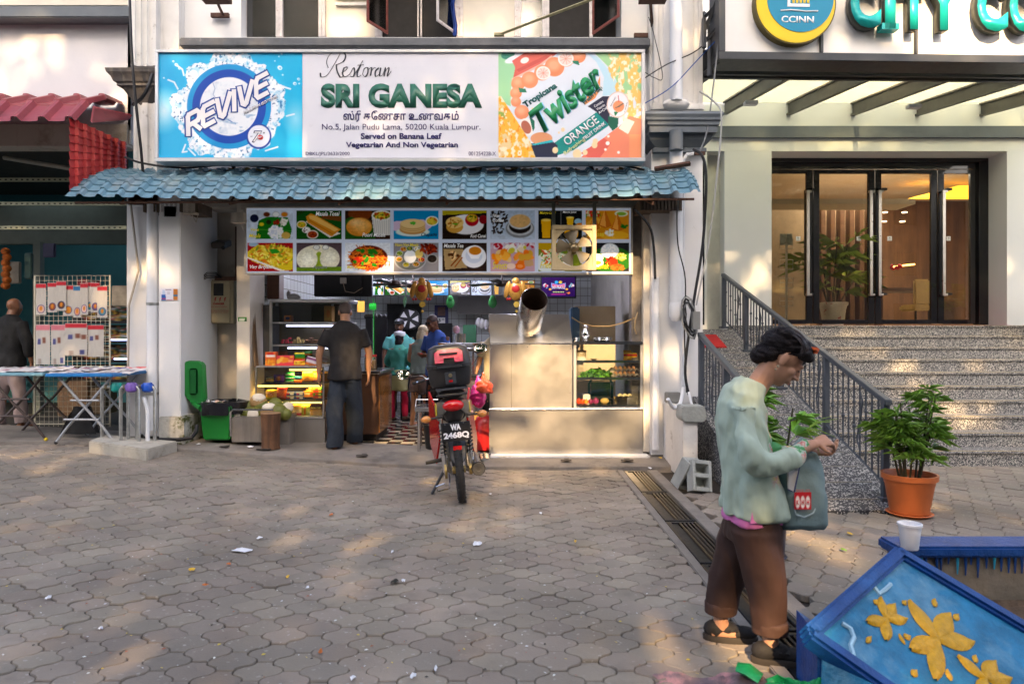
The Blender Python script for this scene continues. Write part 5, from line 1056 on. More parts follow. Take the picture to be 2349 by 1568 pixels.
pk(192,980,292,1058,dt,['#2a2a20','#8a7a24','#c8a828','#2a2a20'],'dark packet at the far left of the middle shelf',seed=7);pk(283,955,412,1055,dt,['#3a1c6a','#4a2480','#3a1c6a'],'purple packet with a round brown picture on the middle shelf',seed=8,motif=['#8a4a1c','#a8642c','#6a3414'])
for k in range(3):pk(424,930+k*42,536,975+k*42,dt,['#0f7a34','#18a048','#d8e8d8','#0f7a34'],['topmost of three small green packets stacked on the middle shelf','middle one of three small green packets stacked on the middle shelf','lowest of three small green packets stacked on the middle shelf'][k],seed=9+k,depth=.03)
pk(532,975,628,1015,dt,['#1c5a8a','#3aa0c8','#1c5a8a'],'small blue packet on an orange one on the middle shelf',seed=12,depth=.03);pk(520,1015,628,1056,dt,['#d85a18','#e8781c','#c84414'],'small orange packet under the blue one on the middle shelf',seed=13,depth=.03)
pk(625,912,758,1045,dt,['#5a1c4a','#d8901e','#e8a428','#e8a428','#5a1c5a'],'large orange chip bag with purple ends on the middle shelf',seed=14);pk(745,918,852,1050,dt+.03,['#e88a28','#e8a050','#e09038','#8a5a8a'],'large pale orange chip bag at the right of the middle shelf',seed=15)
pk(188,1138,328,1258,dt,['#d8c818','#e8a81c','#e8b820','#a8b81c'],'yellow packet at the left of the lower shelf',seed=16,motif=['#e89a20','#d8881c']);pk(324,1108,442,1255,dt,['#d82818','#e8781c','#d84818','#a81c18'],'red packet on the lower shelf',seed=17,motif=['#e87a20','#d8601c'],rot=-4)
for k in range(4):a=432+(k%2)*112;b=1165+(k//2)*48;cb(a,b,a+106,b+45,dt+.02,.08,'#2a50a8',['upper left','upper right','lower left','lower right'][k]+' one of four small blue and white boxes on the lower shelf',lambda u:(u.rect(0,0,100,30,'#e8dcc0'),u.rect(50,40,90,80,'#e8e8f0'),u.ell(28,60,14,20,'#c83a2a')))
for k in range(3):cb(645+k*30,1112+(2-k)*22,760,1135+(2-k)*48,dt+.03+k*.02,.08,['#e8901c','#d87a18','#e8a82c'][k],['lowest orange box in the tilted pile on the lower shelf','middle orange box in the tilted pile on the lower shelf','topmost orange box in the tilted pile on the lower shelf'][k],lambda u:(u.rect(10,30,70,60,'#f0e0b0'),u.ell(80,50,12,30,'#c8441c')))
for k in range(4):cb(762,1115+k*33,866,1145+k*33,dt+.02,.08,['#4a9a24','#c8501c'][k%2],['topmost','second','third','lowest'][k]+' of the green and red boxes at the right of the lower shelf',lambda u:(u.rect(20,10,60,90,'#c83a1c'),u.rect(62,20,90,80,'#d8d040')))
pk(398,1345,520,1470,dt+.03,['#d8401c','#e8a020','#e8781c','#e8b020'],'orange packet at the left of the bottom shelf',seed=18);pk(492,1318,622,1470,dt,['#e8b018','#e8c070','#e8d8d0','#a81c5a','#e8e0dc'],'clear packet with a pink label on the bottom shelf',seed=19);pk(592,1318,722,1470,dt+.02,['#d8b82c','#9ab02c','#b8bc50','#8a9a24','#c8b020'],'light green chip bag on the bottom shelf',seed=20,motif=['#b8c060','#c83a2c','#a8b048'])
pk(724,1284,868,1470,dt,['#4a1c14','#5a2014','#6a2818','#e0a81c','#e8b82c','#1c1c30'],'dark brown chip bag at the right of the bottom shelf',seed=21);a=Z7(735,1350);b=Z7(855,1368);text('MASALA CHIPS',yel,None,(a[0],a[1],b[0],b[1]),dt-.03,bold=.02).name='packet_lettering'
o=bpy.data.objects['packet_lettering'];par=[x for x in bpy.data.objects if x.get('label','').startswith('dark brown chip bag')][0];o.parent=par;o.location=-par.location
# brown counter behind the man
bc=thing('wood_counter','brown wooden serving counter running back into the restaurant behind the man in black','counter',(-2.1,9.6,.1))
m=MB();m.box((-2.75,9.0,.2),(PX(868,9.0),9.95,1.0));obj('cabinet',m,mat('dark_brown_laminate',(.07,.035,.022),.35),bc,bevel=.01)
m=MB();m.box((PX(868,9.0)+.001,9.02,.22),(PX(868,9.0)+.012,9.93,.96));obj('side_panel',m,mat('varnished_orange_wood',(.30,.12,.02),.15,var=.3,sc=3,coat=.4),bc)
m=MB();m.box((-2.8,8.95,1.0),(PX(868,9.0)+.04,9.98,1.04));obj('counter_top',m,steel2,bc,bevel=.004);m=MB();m.box((-2.7,9.1,.095),(PX(868,9.0)-.05,9.9,.2));obj('plinth',m,dark,bc)
for k,X in enumerate((845,856)):
 t=thing('candy_jar',['left clear jar of sweets with a red lid on the wooden counter','right clear jar of sweets with a red lid on the wooden counter'][k],'jar',tuple(onz(X,1.04,9.5)),'jars on the wooden counter');m=MB();m.lathe(onz(X,1.04,9.5),[(.05,0),(.055,.02),(.055,.15),(.04,.17)],16);obj('jar_glass',m,G_clear,t);m=MB();m.lathe(onz(X,1.045,9.5),[(.046,0),(.046,.12)],14);obj('sweets',m,mat('jar_sweets',(.4,.22,.08),.5,var=.5,sc=40),t);m=MB();m.cyl(onz(X,1.21,9.5),.05,.03);obj('lid',m,mat('red_lid',(.5,.02,.02),.4),t)
# ---------------------------------------------------------------- inside of the restaurant
def tilemat(name,c1,grout_,sz):
 m=mat(name,c1,.25,var=.06);t=m.node_tree;b=t.nodes['Principled BSDF'];N=t.nodes.new
 tc=N('ShaderNodeTexCoord');sp=N('ShaderNodeSeparateXYZ');ad=N('ShaderNodeMath');ad.operation='ADD';cm=N('ShaderNodeCombineXYZ');bt=N('ShaderNodeTexBrick');bt.offset=0
 bt.inputs['Scale'].default_value=1;bt.inputs['Brick Width'].default_value=sz;bt.inputs['Row Height'].default_value=sz;bt.inputs['Mortar Size'].default_value=.006
 L=t.links.new;L(tc.outputs['Object'],sp.inputs[0]);L(sp.outputs[0],ad.inputs[0]);L(sp.outputs[1],ad.inputs[1]);L(ad.outputs[0],cm.inputs[0]);L(sp.outputs[2],cm.inputs[1]);L(cm.outputs[0],bt.inputs[0])
 bt.inputs['Color1'].default_value=(*c1,1);bt.inputs['Color2'].default_value=(*[v*.9 for v in c1],1);bt.inputs['Mortar'].default_value=(*grout_,1);L(bt.outputs[0],b.inputs['Base Color']);return m
tiles=tilemat('white_wall_tiles',(.52,.55,.56),(.2,.19,.17),.16)
ri=thing('restaurant_interior','tiled restaurant room behind the serving counters under a pale ceiling','room',(-.8,12,.1))
m=MB();bxp(m,560,560,1500,1000,14.4,14.5);obj('back_wall',m,tiles,ri)
m=MB();m.box((-3.42,8.5,.1),(-3.3,14.4,3.0));obj('left_wall',m,tiles,ri);m=MB();m.box((1.66,8.5,.1),(1.76,14.4,3.0));obj('right_wall',m,mat('grey_inner_wall',(.38,.36,.33),.7),ri)
m=MB();m.box((-3.4,8.55,2.72),(1.7,14.5,2.8));obj('ceiling',m,mat('pale_ceiling',(.55,.55,.58),.7),ri)
m=MB();m.box((-3.25,8.46,2.30),(1.6,8.54,2.72));obj('front_beam',m,beige,ri)
ST=[p_vege,p_tosai,p_poori,p_chapathi,p_roti,p_coffee,p_mango,p_samosa]
ms=thing('inner_menu_strip','row of small lit menu screens over the kitchen at the back of the restaurant','menu board',tuple(P(1040,678,13)))
for k in range(8):
 a=[855,883.3,933,982.6,1032,1081.5,1131,1180][k];b=[880,929,978,1028,1078,1127,1176,1226][k];m=MB();bxp(m,a-1.5,642,b+1.5,678.5,13.0,13.08);s=obj('screen_case',m,dark,ms);dish(ST[k]).place('screen',M_lit,s,(a,644,b,676.6),12.996)
text('Filter',wpr,ms,(1084,647,1093,651),12.99);text('Coffee',wpr,ms,(1084,653,1096,658),12.99);text('Roti Canai',wpr,ms,(1059,671,1077,675),12.99);text('Chapathi',blk_p,ms,(1010,670,1026,675),12.99,shear=.3)
# televisions
tv=thing('television','large black television seen from behind, hanging above the snack showcase','television',tuple(P(787,680,9)))
m=MB();bxp(m,720,626,853,680,9,9.08);obj('case',m,dark,tv,bevel=.01);m=MB();bxp(m,745,632,830,672,8.96,8.999);obj('back_cover',m,dark,tv,bevel=.01);m=MB();bxp(m,780,637,794,650,8.93,8.958);obj('plug',m,mat('grey_plug',(.4,.38,.36),.5),tv)
m=MB();m.tube([P(787,648,8.93),P(792,668,8.92),P(812,672,8.93),P(832,660,8.94)],.005,6);obj('power_lead',m,mat('beige_lead',(.35,.28,.22),.5),tv)
tv2=thing('wall_television','lit purple television screen reading MY PAATU high on the right inside the restaurant','television',tuple(P(1280,682,10.5)))
m=MB();bxp(m,1240,633,1322,684,10.5,10.56);obj('case',m,dark,tv2,bevel=.006)
u=Pic(300,190,70,44,'#2a0f4a');u.poly([(85,55),(150,72),(215,55),(212,118),(150,100),(88,118)],'#7a88c8');u.poly([(92,64),(150,80),(208,64),(205,108),(150,92),(95,108)],'#c8486a');u.ell(132,48,16,14,'#2a9ad8');u.ell(168,48,16,14,'#c8a83a');u.blobs(35,85,18,25,12,6,['#c8344a','#5aa8b8','#e0c8c8'],1);u.blobs(268,85,18,25,12,6,['#c8344a','#5aa8b8','#e0c8c8'],2);u.ell(75,118,12,10,'#e8a02c');u.ell(225,118,12,10,'#e8a02c')
for k in range(7):u.ell(105+15*k,145,5,6,'#c8d87a')
u.rect(85,165,215,171,'#c83a8a');u.blobs(240,155,12,9,8,4,['#e87a2c'],3);u.place('screen',M_tv,tv2,(1243,636,1319,680),10.495)
text('MY PAATU',wpr,tv2,(1267,655,1296,663),10.49,bold=.03)
# ceiling fans
fm=mat('dark_brown_fan',(.03,.018,.014),.35,.3)
for k,(X,Y,d)in enumerate(((903,650,10.5),(948,655,12.0),(1152,650,10.5))):
 t=thing('ceiling_fan',['dark ceiling fan at the left above the black screens','smaller dark ceiling fan behind the hanging ornament','dark ceiling fan at the right near the lit television'][k],'ceiling fan',tuple(P(X,Y,d)),'ceiling fans in the restaurant');c=P(X,Y,d)
 m=MB();m.lathe(c,[(.03,-.05),(.09,-.045),(.12,-.01),(.12,.03),(.06,.05),(.015,.06),(.015,2.72-c.z)],18);obj('motor',m,fm,t)
 for b in range(3):a=.35+b*2.094;m=MB();T=Matrix.Translation(c)@Matrix.Rotation(a,4,'Z');m.T=T@Matrix.Rotation(.2,4,'X');m.box((.1,-.02,-.004),(.2,.02,.004));m.prism([(.2,-.05,-.003),(.68,-.07,-.003),(.68,.07,-.003),(.2,.05,-.003)],(0,0,.006));obj('blade',m,fm,t)
for k,(X,Y,d)in enumerate(((988,629,11),(1072,629,11),(895,628,12),(1158,629,9.6))):
 m=MB();c=Vector((PX(X,d),d,2.70));m.lathe(c,[(.07,.018),(.07,.0),(.055,-.004),(0,-.004)],16);solo('ceiling_light',m,mat('led_disc',(.4,.35,1),.3,var=0,emis=2),['round bluish ceiling light left of the hanging ornament','round bluish ceiling light in the middle of the restaurant ceiling','round bluish ceiling light above the big television','round bluish ceiling light near the right ceiling fan'][k],'ceiling light','round ceiling lights in the restaurant')
 l=bpy.data.lights.new('room_lamp','POINT');l.energy=9;l.color=(.85,.85,1);l.shadow_soft_size=.07;o=bpy.data.objects.new('room_lamp',l);COL.objects.link(o);o.location=c+Vector((0,0,-.08))
# hanging ornaments
orn=mat('gold_ornament',(.42,.20,.03),.35,.3,var=.35,sc=30);ornr=mat('red_ornament',(.35,.015,.01),.35,var=.2)
for k,X in enumerate((967,1183)):
 t=thing('hanging_ornament',['orange and gold hanging ornament above the man in the cap','orange and gold hanging ornament above the chimney pipe'][k],'ornament',tuple(P(X,664,10)),'hanging festival ornaments');d=10
 m=MB();m.ell(P(X,644,d),(.055,.03,.05),14);m.ell(P(X,668,d),(.10,.03,.14),16);obj('figure_board',m,orn,t);m=MB();m.ell(P(X,662,d-.03),(.06,.01,.055),14);obj('red_disc',m,ornr,t)
 for s in(-1,1):
  m=MB();m.ell(P(X+s*19,664,d),(.045,.02,.13),12,Matrix.Rotation(s*-.25,4,'Y'));obj('wing',m,orn,t)
  for j in(13,19):m=MB();m.ell(P(X+s*j,686,d),(.02,.01,.022),8);obj('bead',m,ornr,t)
 m=MB();m.lathe(P(X+2,698,d),[(.045,0),(.045,.012)],16,axis=(0,-1,0));m.ell(P(X+2,714,d),(.022,.01,.025),8);obj('medallion',m,mat('yellow_medallion',(.55,.35,.05),.4),t);m=MB();m.tube([P(X,720,d),P(X,630,d)],.002,4);obj('thread',m,dark,t)
for k,X in enumerate((1033,1130)):
 m=MB();m.ell(P(X,694,11),(.07,.015,.09),12);m.ell(P(X,684,10.99),(.045,.015,.05),10);solo('green_ornament',m,mat('green_ornament',(.03,.22,.05),.4,var=.4,sc=30),['small green leaf-shaped ornament right of the calendar','small green leaf-shaped ornament left of the chimney pipe'][k],'ornament','green hanging ornaments')
m=MB();m.poly([P(930,676,12),P(934,688,12),P(928,706,12),P(924,690,12)]);solo('mango_leaf',m,mat('dull_leaf',(.03,.08,.03),.6),'single dark green leaf hanging left of the orange ornament','leaf',fixn=False)
# calendar, steel hood, dark openings and kitchen gear on the back wall
cal=thing('wall_calendar','dark blue wall calendar showing a large 5 on the tiled back wall','calendar',tuple(P(1012,740,14.3)))
m=MB();bxp(m,997,700,1028,742,14.3,14.38);obj('board',m,mat('navy_card',(.02,.02,.10),.5),cal);m=MB();bxp(m,1004,728,1021,741,14.28,14.299);obj('date_sheet',m,wht,cal);text('5',blk_p,cal,(1006,730,1011,738),14.278,bold=.04);text('20',blk_p,cal,(1013,730,1019,734),14.278);m=MB();bxp(m,1004,704,1021,724,14.28,14.299);obj('picture',m,mat('brown_picture',(.12,.06,.05),.6,var=.4,sc=20),cal)
m=MB();m.prism([P(1050,678,13.6),P(1200,678,13.6),P(1200,719,13.2),P(1048,719,13.2)],(0,.5,0));solo('kitchen_hood',m,steel,'wide steel kitchen hood on the back wall under the lit menu screens','hood')
m=MB();bxp(m,888,697,965,850,14.2,14.38);solo('kitchen_opening',m,mat('dark_opening',(.015,.014,.014),.8),'dark serving opening in the tiled back wall behind the staff','opening');m=MB();bxp(m,976,741,1036,930,14.2,14.38);solo('kitchen_doorway',m,mat('dark_opening'),'dark kitchen doorway below the calendar','doorway')
m=MB();c=P(940,732,13.8);m.lathe(c,[(.22,0),(.22,.04)],20,axis=(0,-1,0))
sf=thing('stand_fan','round white stand fan between the black screens and the tiled wall','fan',tuple(c));obj('grille',m,dark,sf)
for k in range(5):a=k*1.257;m=MB();m.poly([c+Vector((.05*math.cos(a),-.05,.05*math.sin(a))),c+Vector((.19*math.cos(a-.3),-.05,.19*math.sin(a-.3))),c+Vector((.19*math.cos(a+.4),-.05,.19*math.sin(a+.4)))]);obj('blade',m,wht,sf,fixn=False)
for k,(a,b)in enumerate(((838,854),(857,888))):
 t=thing('black_screen',['tall black carved wooden screen at the left end','wider black carved wooden screen beside the green light'][k],'screen',tuple(P((a+b)/2,900,12.6)),'black carved screens');m=MB();bxp(m,a,728,b,900,12.6,12.65);obj('panel',m,mat('black_lacquer',(.008,.007,.008),.3),t,bevel=.01)
 for q in range(3):m=MB();m.ell(P(a+(b-a)*(q+.5)/3,726,12.62),(.05,.02,.05),8);obj('carved_top',m,mat('black_lacquer'),t)
m=MB();m.tube([P(857,685,12.5),P(857,850,12.5)],.006,6);m.tube([P(848,703,12.5),P(862,703,12.5)],.06,8);solo('green_lamp',m,mat('green_light',(.01,.25,.02),.4,var=0,emis=.25),'glowing green wall lamp over the black screens','lamp');m=MB();m.cbox(P(828,703,12.5),(.12,.06,.2));solo('amber_lamp',m,mat('amber_light',(.6,.3,.05),.4,var=0,emis=.3),'small amber wall lamp left of the green one','lamp')
# black dining furniture in the back
for k,(X,d)in enumerate(((880,11.8),(900,12.6),(1010,11.5),(935,13.2))):
 t=thing('dining_table',['dark blue dining table behind the counter at the left','dark blue dining table behind the women','dark table behind the small glass case','farthest dark table by the doorway'][k],'table',(PX(X,d),d,.1),'dark dining tables');c=Vector((PX(X,d),d,.1));m=MB();m.cbox(c+Vector((0,0,.72)),(.8,.6,.03));obj('tabletop',m,mat('dark_blue_table',(.01,.03,.09),.25),t)
 for a in(-1,1):
  for b in(-1,1):m=MB();m.cbox(c+Vector((a*.35,b*.25,.355)),(.03,.03,.7));obj('leg',m,dark,t)
# small glass food case with tray and pots
gc=thing('food_case','small steel framed glass food case between the blue shirt man and the hood','food case',tuple(P(1054,880,9.5)));dd=9.5
m=MB();bxp(m,1014,798,1092,806,dd-.02,dd+.4);obj('top',m,steel2,gc,bevel=.004);m=MB();bxp(m,1016,866,1090,872,dd,dd+.4);obj('shelf',m,steel2,gc)
for X in(1017,1083):m=MB();bxp(m,X,806.5,X+5,866,dd,dd+.03);obj('post',m,steel2,gc)
m=MB();bxp(m,1022.5,807,1082.5,866,dd+.01,dd+.015);obj('glass_pane',m,G_clear,gc);m=MB();bxp(m,1016,872.5,1090,1010,dd+.02,dd+.4);obj('cabinet',m,steel,gc)
m=MB();bxp(m,1040,845,1078,853,dd+.1,dd+.3);solo('teal_tray',m,mat('teal_tray',(.02,.25,.25),.4),'teal plastic tray inside the small glass food case','tray',bevel=.006)
m=MB();m.lathe(onz(1054,PZ(798,dd),dd+.15),[(.19,0),(.22,.065),(.225,.07),(.2,.06)],4,sx=1.4);solo('metal_tray',m,steel2,'shallow metal tray on top of the small glass food case','tray')
m=MB();m.cyl(onz(1055,PZ(785,dd),dd+.15),.085,.12,24);solo('steel_pot',m,steel2,'shiny steel pot standing on the metal tray','pot');m=MB();m.ell(onz(1047,PZ(756,dd),dd+.15),(.05,.045,.06),10);solo('pink_wrap',m,mat('pink_plastic_wrap',(.5,.28,.3),.3,bump=.6,bsc=25),'pink plastic wrapped bundle on the steel pot','bundle')
for k,X in enumerate((1098,1106,1115)):m=MB();m.ell(P(X,740+k*2,13),(.06,.04,.1),8);solo('hanging_bag',m,mat('clear_plastic_bag',(.5,.48,.48),.3),['left','middle','right'][k]+' one of three clear bags hanging on the tiled wall beside the hood','bag','clear bags hanging on the back wall')
m=MB();bxp(m,1062,745,1092,800,12.8,13);solo('green_cabinet',m,mat('dull_green',(.03,.14,.06),.5),'dull green box behind the steel pot','box')
# steel table, bin, gas bottle and crate beside the motorcycle
tb_=thing('steel_table','narrow steel side table with a wire rack left of the motorcycle','table',tuple(P(985,1036,8.25)));dd=8.2
m=MB();bxp(m,951,934,1016,944,dd,dd+.5);obj('tabletop',m,steel2,tb_,bevel=.003)
for X,y in((958,dd+.02),(1008,dd+.02),(962,dd+.45),(1008,dd+.45)):m=MB();m.tube([P(X+3,944.5,y),(PX(X+3,y),y,.1)],.019,10);obj('leg',m,steel2,tb_)
for Y in(916,928):m=MB();m.tube([P(953,933,dd),P(955,Y,dd+.02),P(1005,Y,dd+.02)],.004,5);obj('rack_rail',m,steel2,tb_)
m=MB();m.lathe(Vector((PX(995,8.45),8.45,.1)),[(.10,0),(.13,.3),(.135,.31),(.12,.3),(0,.28)],16);solo('black_bin',m,mat('black_plastic',(.012,.012,.012),.4),'black plastic bin under the steel side table','bin')
m=MB();m.lathe(Vector((PX(1112,8.4),8.4,.1)),[(.02,0),(.12,.01),(.13,.06),(.13,.34),(.1,.4),(.04,.43),(.04,.47)],20);solo('gas_cylinder',m,mat('red_gas_bottle',(.3,.008,.008),.35),'red gas cylinder standing between the motorcycle and the steel counter','gas cylinder')
t=thing('cardboard_crate','yellow printed crate above the red gas cylinder by the counter','crate',tuple(P(1107,985,8.7)));m=MB();bxp(m,1088,948,1121,985,8.7,8.9);obj('crate_body',m,mat('yellow_card',(.45,.25,.06),.7,var=.5,sc=18),t)
m=MB();bxp(m,1088,985.5,1121,991,8.65,9.0);solo('crate_shelf',m,steel2,'low steel shelf under the yellow crate','shelf')
# wooden poles and shrine on the left wall
for k,(a,b)in enumerate((((573,648),(586,842)),((577,640),(590,842)))):m=MB();m.tube([P(*a,8.62+k*.05),P(*b,8.5+k*.05)],.018,6);solo('wooden_pole',m,mat('old_wood_pole',(.10,.06,.03),.7,var=.3),['front','rear'][k]+' one of two dark wooden poles leaning left of the showcase','pole','leaning wooden poles')
m=MB();bxp(m,590,700,618,842,8.9,9.3);solo('grey_cabinet',m,mat('grey_cabinet',(.09,.09,.09),.5),'plain dark grey cabinet between the poles and the showcase','cabinet')
m=MB();bxp(m,612,624,640,686,9.1,9.3);solo('wall_shrine',m,mat('shrine_wood',(.10,.04,.02),.5,var=.3),'brown wooden wall shrine above the showcase','shrine',bevel=.01)
m=MB();m.ell(P(674,682,8.95),(.09,.06,.05),12);m.ell(P(662,675,8.95),(.03,.03,.05),8);solo('white_bundle',m,mat('grey_cloth',(.3,.3,.3),.9),'pale cloth bundle on top of the showcase','bundle')
# ---------------------------------------------------------------- left side: news tables, rack, meters, bin, coconuts
ivory=mat('ivory_wire',(.62,.56,.42),.5);gtube=mat('grey_painted_tube',(.38,.39,.41),.35,.3);btube=mat('brown_painted_tube',(.07,.05,.045),.4,.2)
def folding_table(X0,X1,Yt,d,tube_m,edge_m,label,feet):
 zg=gz(PX((X0+X1)/2,d),7.6)+.03;c=P((X0+X1)/2,900,d);zt=PZ(Yt,d);x0,x1=PX(X0,d),PX(X1,d);t=thing('folding_table',label,'table',(c.x,d,zg),'folding tables of the newspaper stall')
 m=MB();m.box((x0,d,zt-.035),(x1,d+.75,zt));obj('tabletop',m,edge_m,t,bevel=.008)
 for y in(d+.1,d+.65):
  for s,(a,b)in enumerate(((.12,.88),(.88,.12))):
   xa,xb=x0+(x1-x0)*a,x0+(x1-x0)*b;yy=y+s*.04;m=MB();m.tube([(xa,yy,zt-.04),(xa+(xb-xa)*.42,yy,zt-.32),(xa+(xb-xa)*.86,yy,zg+.2),(xb+(xb-xa)*.1,yy,zg+.02)],.015,8);l=obj('leg',m,tube_m,t)
   m=MB();m.ell((xb+(xb-xa)*.1,yy,zg+.02),.022,8);obj('foot',m,feet,l)
 for z in(zt-.3,zg+.28):m=MB();m.tube([(x0+(x1-x0)*(.3 if z>.7 else .2),d+.1,z),(x0+(x1-x0)*.72,d+.1,z)],.012,8);obj('brace',m,tube_m,t)
 return t,zt
t1,z1=folding_table(102,258,857,7.45,gtube,mat('blue_table_edge',(.03,.22,.55),.35),'front folding table with blue edge carrying newspapers beside the water meters',mat('black_foot',(.02,.02,.02),.5))
t2,z2=folding_table(-60,98,855,7.6,btube,mat('pale_blue_table_edge',(.22,.42,.5),.35),'folding table with pale blue edge and brown legs at the left edge of the view',mat('yellow_foot',(.7,.5,.02),.5))
q=random.Random(3)
newsl=['newspaper with a broad blue headline at the right end of the front table','newspaper hanging over the right corner of the front table','folded newspaper in the middle of the front table','newspaper at the left end of the front table','yellow edged magazine at the back of the front table','newspaper at the right of the left-hand table','newspaper in the middle of the left-hand table','newspaper at the left of the left-hand table']
for k,(X,Y,w,dp,rot,zt)in enumerate([(205,.3,.42,.3,.1,z1),(245,.35,.40,.35,-.1,z1),(165,.35,.4,.3,-.2,z1),(128,.3,.38,.32,.15,z1),(165,.6,.45,.2,0,z1),(70,.35,.42,.3,.12,z2),(25,.4,.4,.35,-.1,z2),(-20,.35,.4,.3,.1,z2)]):
 u=Pic(100,70,26,18,'#c9c5c4');u.rect(4,4,96,14,['#2a3f8a','#c83a3a','#444444','#8a3a5a','#d8c83a','#3a4a7a','#a84a5a','#5a5a5a'][k])
 for j in range(16):x,y=q.uniform(5,80),q.uniform(18,60);u.rect(x,y,x+q.uniform(5,18),y+q.uniform(3,9),q.choice(['#7a6a70','#8a3a4a','#3a4a6a','#b8a8a0','#6a5a50']))
 x=PX(X,7.5);z=zt+.012+.008*(k%3);a=Matrix.Rotation(rot,3,'Z');c=Vector((x,7.47+Y,z));hw_=w/2;Q=[c+a@Vector(p)for p in((-hw_,-dp/2,-.02),(hw_,-dp/2,-.03 if k==1 else-.005),(hw_,dp/2,.03),(-hw_,dp/2,.03))]
 o=u.place('newspaper',M_paper,None,None,0,quad=[Q[3],Q[2],Q[1],Q[0]],wob=.03);tag(o,newsl[k],'newspaper','newspapers on the folding tables')
rk=thing('wire_display_rack','cream wire mesh display rack hung with religious sticker cards behind the newspaper tables','display rack',tuple(P(168,975,8.3)));d=8.3
X0,X1,Y0,Y1=80,252,632,978
m=MB();m.tube([P(X0,Y1,d),P(X0,Y0,d),P(X1,Y0,d),P(X1,Y1,d)],.012,6);m.tube([P(X0,Y1-6,d),P(X1,Y1-6,d)],.01,6);obj('rack_frame',m,ivory,rk)
m=MB()
for k in range(1,16):X=X0+(X1-X0)*k/16;m.tube([P(X,Y0,d),P(X,Y1,d)],.0028,4)
for k in range(1,30):Y=Y0+(Y1-Y0)*k/30;m.tube([P(X0,Y,d),P(X1,Y,d)],.0028,4)
o=obj('wire_mesh',m,ivory,rk);o['kind']='stuff'
for k,(a,b,c,e)in enumerate([(82,650,106,722),(109,648,131,716),(129,645,152,712),(145,654,168,724),(168,656,186,728),(184,649,202,722),(196,647,216,714),(208,648,229,716),(223,656,246,728),(82,744,115,836),(117,744,149,836),(149,741,200,815),(201,745,238,818)]):
 up=k<9;u=Pic(60,170,20,44,'#b9b2a8');u.rect(0,3,60,24,'#b82430' if k not in(4,9,10)else('#2a6a9a' if k==4 else '#c8707a'))
 if up:u.ell(30,138,23,23,'#2a2a6a');u.ell(30,138,20,20,['#c8a090','#8a4a2c','#5a3a20','#b87828','#c88a70','#d8b0a8','#3a8a8a','#6a4a6a','#4a7a8a'][k]);u.ell(30,135,8,12,'#c8781c')
 else:
  for j,(x,y)in enumerate(((8,60),(28,55),(10,145),(40,140),(44,60))[:2+k%4]):u.rect(x,y,x+13,y+24,['#4a4a7a','#7a4a3a','#9a8a80'][j%3])
 o=u.place('sticker_card',M_paper,None,(a,b,c,e),d-.02-.006*(k%3),wob=.012)
 tag(o,['upper leftmost hanging card with a round picture on the wire rack','second upper card with a round brown picture on the wire rack','third upper card with a dark round picture on the wire rack','fourth upper card, round orange picture, on the wire rack','upper card with a blue header on the wire rack','sixth upper card, white figure in a circle, on the wire rack','seventh upper card, teal round picture, on the wire rack','eighth upper card from the left on the wire rack','upper rightmost card with a teal grey circle on the wire rack','lower leftmost long card with small stamps on the wire rack','second lower card, nearly blank, on the wire rack','widest lower card with a bright red header on the wire rack','lower rightmost card on the wire rack'][k],'card','cards hanging on the wire rack')
# goods in the dark shop behind
u=Pic(100,60,40,24,'#2a2018');u.blobs(50,30,48,28,130,4,['#6a4a2a','#8a3a2a','#3a5a4a','#b88a3c','#8a8a8a','#c8a040','#3a2a20'],6);u.grain(.3,.2)
sv=thing('goods_shelf','dark shelf crammed with small goods in the left-hand shop','shelf',tuple(P(250,960,9.6)))
for k,Y in enumerate((700,745,790,835)):m=MB();bxp(m,160,Y+36,330,Y+41,9.6,9.9);s=obj('board',m,dark,sv);u.place('goods',M_print,s,(165,Y,330,Y+36),9.75,wob=.05)
m=MB();m.tube([P(255,779,9.55),P(300,779,9.55)],.012,6);m2=MB();m2.tube([P(262,823,9.55),P(300,823,9.55)],.012,6)
for mm_,lb in((m,'upper bluish light tube on the goods shelf'),(m2,'lower bluish light tube on the goods shelf')):solo('light_tube',mm_,mat('led_cool',(.5,.6,1),.3,var=0,emis=.9),lb,'light','light tubes on the goods shelf')
for k,(a,b,c,e,col,lb)in enumerate([(0,600,18,640,(.05,.14,.13),'green folded cloth hanging far left in the shop'),(55,580,72,640,(.04,.10,.10),'dark green cloth hanging beside the steel upright'),(20,600,45,650,(.20,.17,.13),'beige bag hanging in the dark shop'),(97,558,125,590,(.03,.03,.09),'navy box with a pale label high in the shop'),(175,640,200,665,(.25,.02,.02),'red helmet shaped box behind the rack'),(255,655,294,702,(.42,.34,.24),'cream price board behind the rack'),(130,875,200,955,(.20,.11,.05),'brown cardboard box under the tables'),(205,890,240,950,(.15,.09,.04),'smaller cardboard box under the front table')]):
 m=MB();bxp(m,a,b,c,e,9.2 if k>3 else 9.6,9.5 if k>3 else 9.65);solo('shop_goods',m,mat('goods_%d'%k,col,.6,var=.3,sc=9),lb,'goods',bevel=.012)
for k in range(7):m=MB();m.ell(P(13+(k%2)*3,577+k*13,9.4),(.06,.05,.055),10);solo('garland',m,mat('orange_flowers',(.4,.1,.01),.8,var=.4,sc=30,bump=.8,bsc=30),['topmost','second','third','fourth','fifth','sixth','lowest'][k]+' orange bunch in the garland hanging at the far left','garland','orange garland bunches')
